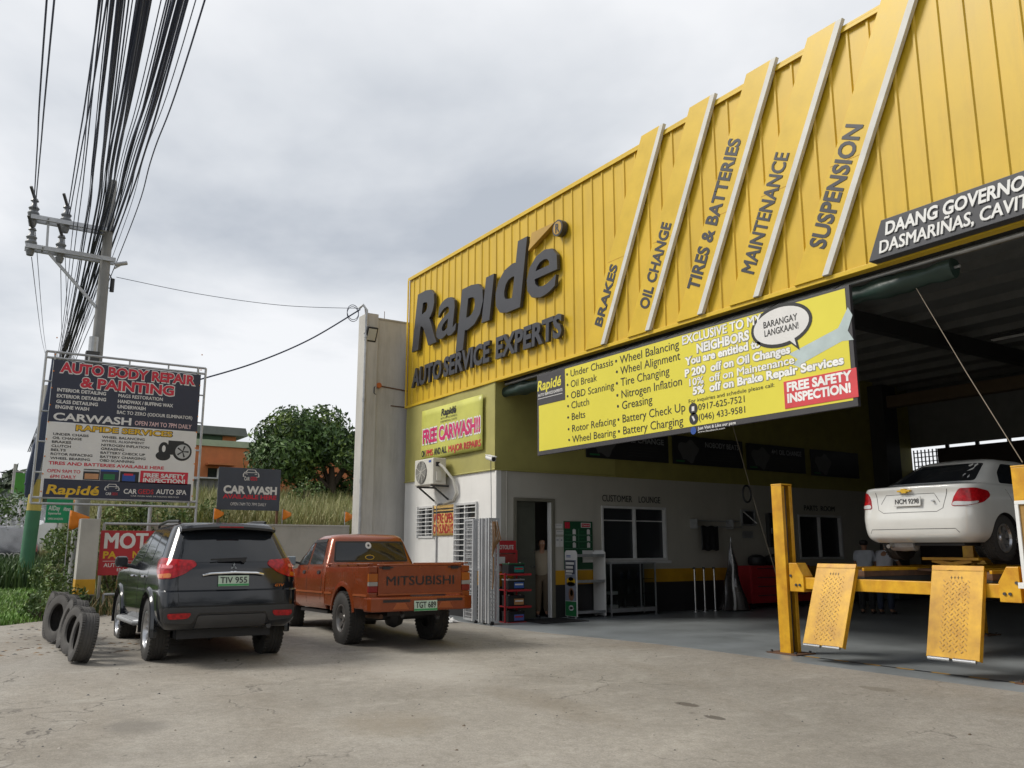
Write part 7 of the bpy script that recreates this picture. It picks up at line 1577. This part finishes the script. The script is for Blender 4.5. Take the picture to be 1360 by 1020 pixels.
    HV = {'pelvis': (tuple(Vector(V['crown'][0]) + Vector((0, .012, .02))), (.105 * k, .118 * k)), 'b': (tuple(Vector(V['face'][0]) + Vector((0, .045, .0))), (.108 * k, .10 * k)), 'c': (tuple(Vector(V['face'][0]) + Vector((0, .05, -.05))), (.085 * k, .06 * k))}; skin('hair', HV, [('pelvis', 'b'), ('b', 'c')], M_HAIR, root, 2)
    for q in 'LR': skin('shoe', {'pelvis': (V['heel' + q][0], (.044 * k, .04 * k)), 't': (tuple(Vector(V['toe' + q][0]) + Vector((0, -.04, .005))), (.048 * k, .032 * k))}, [('pelvis', 't')], M_BLACK, root, 2)
    fc = B.to_3x3()
    for s in (1, -1):
        c = Vector(up_(s * .03, -.098, 1.625)); mb = MB(); mb.lathe([(0, -.012), (.009, -.008), (.012, 0), (.009, .008), (0, .012)], c, fc @ Vector((0, -1, 0)), M_PRINTW, 10); eo = mb.build('eye', root, smooth=True); mb = MB(); mb.lathe([(0, .0), (.006, .0), (.005, .002), (0, .002)], c + fc @ Vector((0, -.0115, 0)), fc @ Vector((0, -1, 0)), M_BLACK, 8); mb.build('pupil', eo)
        c = Vector(up_(s * .072, .0, 1.605)); mb = MB(); mb.lathe([(0, 0), (.016, .002), (.022, .008), (.014, .014), (0, .012)], c, fc @ Vector((s, 0, 0)), M_SKIN, 12); mb.build('ear', root, smooth=True)
    mb = MB(); P = [up_(0, -.098, 1.615), up_(0, -.118, 1.585), up_(0, -.1, 1.575)]; mb.tube(P, [.007, .013, .010], M_SKIN, 8); mb.build('nose', root, smooth=True)
    mb = MB(); mb.tube([up_(-.022, -.088, 1.548), up_(0, -.096, 1.546), up_(.022, -.088, 1.548)], [.003, .006, .003], mat('lip', (.25, .08, .07), .5), 8); mb.build('mouth', root, smooth=True)
    return root
M_KHAKI = mat('khaki_cloth', (.13, .095, .06), .9); M_BEIGE = mat('beige_cloth', (.30, .25, .18), .9); M_GREYT = mat('grey_shirt', (.42, .44, .48), .9, var=.1, vs=8); M_DENIM = mat('dark_denim', (.022, .03, .055), .9, vs=12)
person('person in a beige shirt and khaki trousers standing in the lounge doorway', (-15.98, 11.26, FZ + .005), R(62), M_BEIGE, M_KHAKI, 0, (.05, .12), (.15, .2), h=1.70)
def feet(x, y): p = atZ(x, y, 0.0); return (p.x, p.y, float(fz(p.x)) + .004)
person('person in a grey shirt with dark hair standing behind the lift', feet(1153, 812), R(205), M_GREYT, mat('black_cloth', (.015, .015, .017), .9), .12, (.5, .4), (.6, .6), h=1.68)
person('person in a pale shirt and jeans leaning beneath the raised saloon', feet(1178, 813), R(190), mat('pale_shirt', (.52, .52, .56), .9, var=.1, vs=8), M_DENIM, .35, (1.0, .9), (.5, .4), h=1.70)
# ------------------------------------------------------------------ vegetation
def leaf_mesh(name, P, Nn, size, mats, aspect=.42, droop=.25, jit=.35):
    """many separate bent leaves: P points, Nn facing directions"""
    n = len(P); rnd = rng.normal(size=(n, 3)); d = Nn + rnd * jit * 2.0; d /= np.linalg.norm(d, axis=1, keepdims=True)
    t = rng.normal(size=(n, 3)); t -= d * (t * d).sum(1, keepdims=True); t[:, 2] -= droop; t -= d * (t * d).sum(1, keepdims=True); t /= np.linalg.norm(t, axis=1, keepdims=True); b = np.cross(d, t)
    s = size * rng.uniform(.6, 1.35, size=(n, 1)); a = s * aspect
    v = np.stack([P - t * s * .5, P + b * a * .5 + d * s * .06, P + t * s * .5 - d * s * .08, P - b * a * .5 + d * s * .06], 1).reshape(-1, 3)
    f = np.arange(n * 4).reshape(n, 4); me = bpy.data.meshes.new(name); me.from_pydata(v.tolist(), [], f.tolist())
    for m in mats: me.materials.append(m)
    # neighbouring leaves share a tone: cells of space pick the material
    cell = np.floor(P / (size * 4.0)); hsh = np.abs(np.sin(cell @ np.array([12.99, 78.23, 37.72])) * 43758.5); pick = ((hsh % 1) * .65 + rng.uniform(size=n) * .35) * len(mats)
    me.polygons.foreach_set('material_index', np.clip(pick.astype(int), 0, len(mats) - 1).tolist()); me.update()
    o = bpy.data.objects.new(name, me); col.objects.link(o); return o
def blob_points(c, r, n, inner=.35):
    d = rng.normal(size=(n, 3)); d /= np.linalg.norm(d, axis=1, keepdims=True); k = rng.uniform(inner, 1.0, size=(n, 1)) ** .5
    return np.array(c) + d * np.array(r) * k, d
def crown(name, lobes, per, size, mats, **k):
    P = []; N = []
    for c, r in lobes: p, d = blob_points(c, r, int(per * (np.mean(r) ** 2))); P.append(p); N.append(d)
    return leaf_mesh(name, np.concatenate(P), np.concatenate(N), size, mats, **k)
def leafm(n, c, r=.55): return mat(n, c, r, var=.25, vs=2.0)
G_M = [leafm('mango_dark', (.055, .11, .026)), leafm('mango_mid', (.09, .16, .035)), leafm('mango_deep', (.038, .075, .02)), leafm('mango_light', (.15, .22, .045))]
G_W = [leafm('weed_dark', (.05, .095, .022)), leafm('weed_mid', (.085, .15, .03)), leafm('weed_light', (.14, .20, .045)), leafm('weed_olive', (.10, .115, .035))]
def tree(lbl, x, y, z0, cz, rad, zr, n_l, per, size, mats, name='leafy_tree', trunk=.18, spread=.36, grp=None):
    t = thing(name, lbl, 'tree', (x, y, z0), 0, grp); L = []
    for i in range(n_l):
        d = rng.normal(size=3); d /= np.linalg.norm(d); d[2] = abs(d[2]) * .95 if rng.uniform() < .7 else d[2]; r = spread * rng.uniform(.5, 1.3); L.append((np.array((x, y, cz)) + d * np.array((rad, rad, zr)) * rng.uniform(.45, .95), np.array((r, r, r * .8)) * rad))
    o = crown('crown', L, per, size, mats); attach(o, t)
    mb = MB(); mb.tube([(x, y, z0 - .2), (x + .1, y + .05, (z0 + cz) / 2), (x, y, cz)], [trunk, trunk * .8, trunk * .5], M_BARK, 10)
    for i in range(7): c = L[i % len(L)][0]; mb.tube([(x, y, cz - zr * .4), Vector((x, y, cz)).lerp(Vector(c), .5), c], [trunk * .45, trunk * .3, trunk * .1], M_BARK, 6)
    o = mb.build('trunk', smooth=True); attach(o, t); return t
M_BARK = mat('bark', (.09, .07, .05), .95, bump=.6, bs=12)
c = atX(415, 620, -37); top = atX(425, 543, -37).z
tree('big round dark green mango tree between the orange house and firewall', -37, c.y + .9, 2.3, top - 2.6, 3.1, 2.7, 40, 620, .26, G_M, 'mango_tree', .25)
tree('pale scrubby bush at the foot of the mango tree', -33.5, atX(405, 640, -33.5).y, 2.0, atX(405, 640, -33.5).z - .5, .8, .6, 12, 420, .14, G_W, 'scrub_bush', .04)
def blades(name, n, xr, yr, hr, wd, mats, lean=.35, cond=None, zf=field_z, power=1.0, tops=None):
    x = xr[0] + (xr[1] - xr[0]) * rng.uniform(size=n) ** power; y = rng.uniform(yr[0], yr[1], n)
    if cond is not None: k = cond(x, y); x, y = x[k], y[k]; n = len(x)
    z = zf(x, y) - .02; h = rng.uniform(hr[0], hr[1], n); a = rng.uniform(0, 2 * PI, n); l = rng.uniform(.05, lean, n) * h; ww = wd * rng.uniform(.6, 1.4, n)
    dx, dy = np.cos(a) * l, np.sin(a) * l; px, py = -np.sin(a) * ww / 2, np.cos(a) * ww / 2
    v = np.stack([np.stack([x - px, y - py, z], 1), np.stack([x + px, y + py, z], 1), np.stack([x + px * .8 + dx * .35, y + py * .8 + dy * .35, z + h * .6], 1), np.stack([x - px * .8 + dx * .35, y - py * .8 + dy * .35, z + h * .6], 1), np.stack([x + dx, y + dy, z + h], 1)], 1).reshape(-1, 3)
    i = np.arange(n) * 5; f = [(q, q + 1, q + 2, q + 3) for q in i] + [(q + 3, q + 2, q + 4) for q in i]; me = bpy.data.meshes.new(name); me.from_pydata(v.tolist(), [], f)
    for m in mats: me.materials.append(m)
    cell = np.abs(np.sin(np.floor(x * .9) * 12.9 + np.floor(y * .9) * 78.2) * 43758.5) % 1; pk = np.clip(((cell * .5 + rng.uniform(size=n) * .5) * len(mats)).astype(int), 0, len(mats) - 1)
    me.polygons.foreach_set('material_index', np.concatenate([pk, pk]).tolist()); me.update(); o = bpy.data.objects.new(name, me); col.objects.link(o); return o
def gm(n, c): return mat(n, c, .6, var=.2, vs=1.5)
o = blades('tall_grass', 42000, (-21.6, -44.5), (2.8, 15), (.7, 1.5), .035, [gm('field_grass', (.20, .24, .065)), gm('dry_grass', (.30, .29, .11)), gm('straw_grass', (.36, .33, .15)), gm('field_grass_dark', (.12, .165, .045))], .5, lambda x, y: (y < 3.0 + (-x) * .27 + 2) & (y > 3.2), power=1.5); tag(o, 'tall pale green and straw grass filling the field behind the wall', 'grass', kind='stuff')
o = blades('lawn_grass', 22000, (-17.75, -33), (-3.0, 2.4), (.05, .14), .022, [gm('lawn_mid', (.12, .25, .035)), gm('lawn_light', (.17, .30, .05)), gm('lawn_dark', (.075, .165, .025))], .7, lambda x, y: (x < -17.75 - 1.5 * sstep(1.0, 3.0, y)), power=1.7); tag(o, 'short bright green grass on the verge left of the tyres', 'grass', kind='stuff')
o = blades('long_grass', 5200, (-29, -37.5), (.2, 3.6), (.5, 1.05), .035, [gm('reed_mid', (.06, .125, .025)), gm('reed_dark', (.035, .08, .016)), gm('reed_light', (.11, .18, .05))], .6, lambda x, y: y < 3.6); tag(o, 'long dark green grass around the leaning pole', 'grass', kind='stuff')
o = blades('dry_weeds', 1500, (-18.6, -20.2), (2.35, 3.9), (.15, .5), .018, [gm('dead_brown', (.20, .125, .06)), gm('dead_straw', (.30, .22, .11)), gm('weed_dark', (0, 0, 0))], .7); tag(o, 'dry brown weeds at the edge of the concrete before the black vehicle', 'weeds', kind='stuff')
def shrub(lbl, x, y, r, zr, per=1700, size=.10, name='leafy_shrub', stem=True):
    z0 = float(field_z(x, y)); t = thing(name, lbl, 'shrub', (x, y, z0), 0, 'leafy shrubs around the concrete post'); L = []
    for i in range(9): d = rng.normal(size=3); d /= np.linalg.norm(d); L.append((np.array((x, y, z0 + zr * .55)) + d * np.array((r * .6, r * .6, zr * .42)), np.array((r, r, r)) * rng.uniform(.35, .6)))
    o = crown('foliage', L, per, size, G_W, jit=.5); attach(o, t); mb = MB()
    for i in range(5): mb.tube([(x, y, z0 - .1), tuple((np.array((x, y, z0)) + L[i][0]) / 2), tuple(L[i][0])], [.025, .018, .008], M_BARK, 5)
    o = mb.build('stems', smooth=True); attach(o, t)
SH = [('leafy shrub low beside the worn tyres at the concrete edge', -18.3, 1.62, .38, .38), ('leafy shrub close in front of the concrete post', -19.0, 2.0, .45, .8), ('tall leafy shrub left of the concrete post', -20.7, 2.2, .6, 1.5), ('leafy shrub beyond the tall one under the green sign', -23.2, 2.35, .75, 1.6), ('tallest leafy shrub under the billboard bottom edge', -21.2, 3.3, .85, 2.3), ('leafy shrub between the billboard posts', -21.8, 4.3, .8, 1.9), ('leafy shrub behind the red sign', -20.3, 3.6, .5, 1.2), ('leafy shrub right under the dark car wash sign', -22.3, 5.3, .8, 1.1)]
for s_ in SH: shrub(*s_)
# far left: car at the roadside behind exhaust smoke, trees, pole
def far_car():
    root = thing('roadside_car', 'dark grey van with pale rear lettering in the smoke at far left', 'car', (-39.5, 2.3, float(field_z(-41, 2.3)) + .03), PI); root.scale = (1, 1, 1.12)
    LV = [dict(z=.3, xr=.1, xf=4.4, w=.8), dict(z=.5, xr=0, xf=4.6, w=.88), dict(z=.8, xr=.0, xf=4.6, w=.9), dict(z=1.0, xr=.05, xf=4.3, w=.89), dict(z=1.08, xr=.08, xf=3.5, w=.87), dict(z=1.45, xr=.3, xf=2.9, w=.75), dict(z=1.68, xr=.45, xf=2.4, w=.66), dict(z=1.73, xr=.6, xf=2.2, w=.58)]
    b, bvh = loft_body('body', LV, mat('grey_car_paint', (.035, .04, .05), .25), M_BLACK, [(.9, .32, .38), (3.6, .32, .38)], root)
    laid('rear_window', root, bvh, [(-.66, 1.15), (.66, 1.15), (.58, 1.58), (-.58, 1.58)], **REAR, m=M_GLASSW, off=.006)
    for sg in (1, -1):
        laid('tail_light', root, bvh, [(sg * .62, .85), (sg * .84, .85), (sg * .84, 1.1), (sg * .62, 1.1)], **REAR, m=M_LAMP_R, off=.012); laid('side_window', root, bvh, [(.7, 1.12), (2.9, 1.1), (2.3, 1.55), (.85, 1.58)], **SIDE(sg), m=M_GLASSW, off=.006)
        wheel(root, .9, sg * .74, .34, .22, sg, .21, M_RIM, 6); wheel(root, 3.6, sg * .74, .34, .22, sg, .21, M_RIM, 6)
    t = MB(); put_text(t, 'TOYOTA', (-.03, .75, .62), (0, -1, 0), (0, 0, 1), 1.5, .18, M_PRINTW, .02, depth=.01, n=(-1, 0, 0)); t.build('lettering', root)
far_car()
for i, (x, px, py, r) in enumerate(((-120, 2, 668, 5), (-125, 18, 672, 5.5), (-115, 36, 668, 4.5), (-118, 52, 672, 5), (-122, 75, 675, 5))):
    p = atX(px, py, x); tree('hazy grey green tree on the far skyline', x, p.y, -1, p.z, r, r * .8, 14, 14, 1.5, [leafm('far_dark', (.04, .06, .035), .8), leafm('far_mid', (.06, .085, .045), .8)], 'far_tree', .3, grp='far trees at the left edge')
p = atX(16, 675, -34); mb = None
tree('low dark leafy tree reaching out left of the leaning pole', -34, p.y - 1.3, .3, p.z - .1, 2.0, .5, 22, 260, .16, G_M, 'small_tree', .06)
p0 = atX(9, 720, -85); p1 = atX(17, 616, -85); fp = thing('far_pole', 'thin distant power pole with crossarms at the left edge', 'utility pole', (p0.x, p0.y, p0.z - 2)); mb = MB(); mb.tube([p0 - Vector((0, 0, 2)), Vector((p0.x, p0.y, p1.z))], .12, M_CONC, 8); o = mb.build('shaft'); attach(o, fp)
for dz in (.6, 1.9): mb = MB(); mb.beam((p0.x, p0.y - .1, p1.z - dz), (p0.x, p0.y + 1.4, p1.z - dz - .1), .12, .12, M_CONC); o = mb.build('crossarm'); attach(o, fp)
a, b = atX(21, 628, -48), atX(33, 664, -48); mb = MB(); mb.box(-48, -47.9, a.y, b.y + .6, b.z, a.z, mat('bright_green_panel', (.06, .28, .03), .6)); mb.tube([(-48.1, a.y + .3, .2), (-48.1, a.y + .3, a.z - .1)], .08, M_GALV, 8); tag(mb.build('green_hoarding'), 'plain bright green hoarding standing far behind the leaning pole', 'hoarding')
# exhaust smoke
ms_ = bpy.data.materials.new('smoke'); ms_.use_nodes = True; t = ms_.node_tree; t.nodes.clear(); ou = t.nodes.new('ShaderNodeOutputMaterial'); pvn = t.nodes.new('ShaderNodeVolumePrincipled'); pvn.inputs['Color'].default_value = (.86, .88, .92, 1)
nz = t.nodes.new('ShaderNodeTexNoise'); nz.inputs['Scale'].default_value = 1.1; nz.inputs['Detail'].default_value = 3; tcn = t.nodes.new('ShaderNodeTexCoord'); t.links.new(tcn.outputs['Object'], nz.inputs['Vector']); mr = t.nodes.new('ShaderNodeMapRange'); mr.inputs[1].default_value = .42; mr.inputs[2].default_value = .72; mr.inputs[3].default_value = .0; mr.inputs[4].default_value = .42; t.links.new(nz.outputs[0], mr.inputs[0]); t.links.new(mr.outputs[0], pvn.inputs['Density']); t.links.new(pvn.outputs[0], ou.inputs['Volume'])
a = atX(68, 704, -32.5); b = atX(15, 694, -38); mb = MB(); K = 14
for c, r in ((a, .75), (a.lerp(b, .5) + Vector((0, 0, .1)), 1.0), (b, 1.25)): pass
P = [a + Vector((1.2, .3, -.4)), a, a.lerp(b, .5), b, b + Vector((-3, -.6, .4))]; mb.tube(P, [.15, .65, .95, 1.2, .3], ms_, 14); so = mb.build('smoke', smooth=True); tag(so, 'pale exhaust smoke drifting around the far car', 'smoke', kind='stuff')
# unseen trees added behind the viewpoint to darken reflections in paint and glass
P = []; N = []
for i in range(60):
    y = rng.uniform(-40, 26); x = rng.uniform(24, 30); r = rng.uniform(1.8, 3.4); p_, d_ = blob_points((x, y, rng.uniform(1.5, 5.5)), (r, r, r), 90, .6); P.append(p_); N.append(d_)
o = leaf_mesh('reflection_trees', np.concatenate(P), np.concatenate(N), .9, [mat('reflection_leaf', (.03, .036, .026), .7), mat('reflection_leaf_deep', (.018, .022, .017), .7)]); tag(o, 'unseen trees added behind the viewpoint to darken reflections in the car paint', 'trees', kind='stuff')

# grit, crumbs and leaf litter on the concrete
def litter(name, n, xr, yr, r0, r1, mats, lbl, flatk=.6):
    vs = []; fs = []; mi = []
    for i in range(n):
        x = rng.uniform(*xr); y = rng.uniform(*yr); r = rng.uniform(r0, r1) * (1 if rng.uniform() < .9 else 1.8); z = float(gz(x, y)); a = rng.uniform(0, 2 * PI); o = len(vs)
        for k in range(5): q = a + 2 * PI * k / 5 + rng.uniform(-.3, .3); vs.append((x + r * math.cos(q) * rng.uniform(.6, 1.2), y + r * math.sin(q), z))
        vs.append((x + rng.uniform(-.3, .3) * r, y + rng.uniform(-.3, .3) * r, z + r * flatk)); fs += [(o + k, o + (k + 1) % 5, o + 5) for k in range(5)]; mi += [int(rng.integers(len(mats)))] * 5
    me = bpy.data.meshes.new(name); me.from_pydata(vs, [], fs)
    for m in mats: me.materials.append(m)
    me.polygons.foreach_set('material_index', mi); me.update(); o = bpy.data.objects.new(name, me); col.objects.link(o); tag(o, lbl, 'debris', kind='stuff')
litter('gravel', 420, (-12, -2.2), (.4, 8.6), .005, .013, [M_DARKST, mat('grit_brown', (.12, .09, .065), .9), mat('grit_pale', (.34, .31, .27), .9)], 'scattered grit and small stones on the concrete forecourt')
litter('leaf_litter', 260, (-17.4, -13), (.2, 3.0), .02, .045, [mat('dead_brown', (0, 0, 0)), mat('grit_brown', (0, 0, 0)), M_DARKST], 'dry leaves and crumbs along the verge by the tyres', .25)
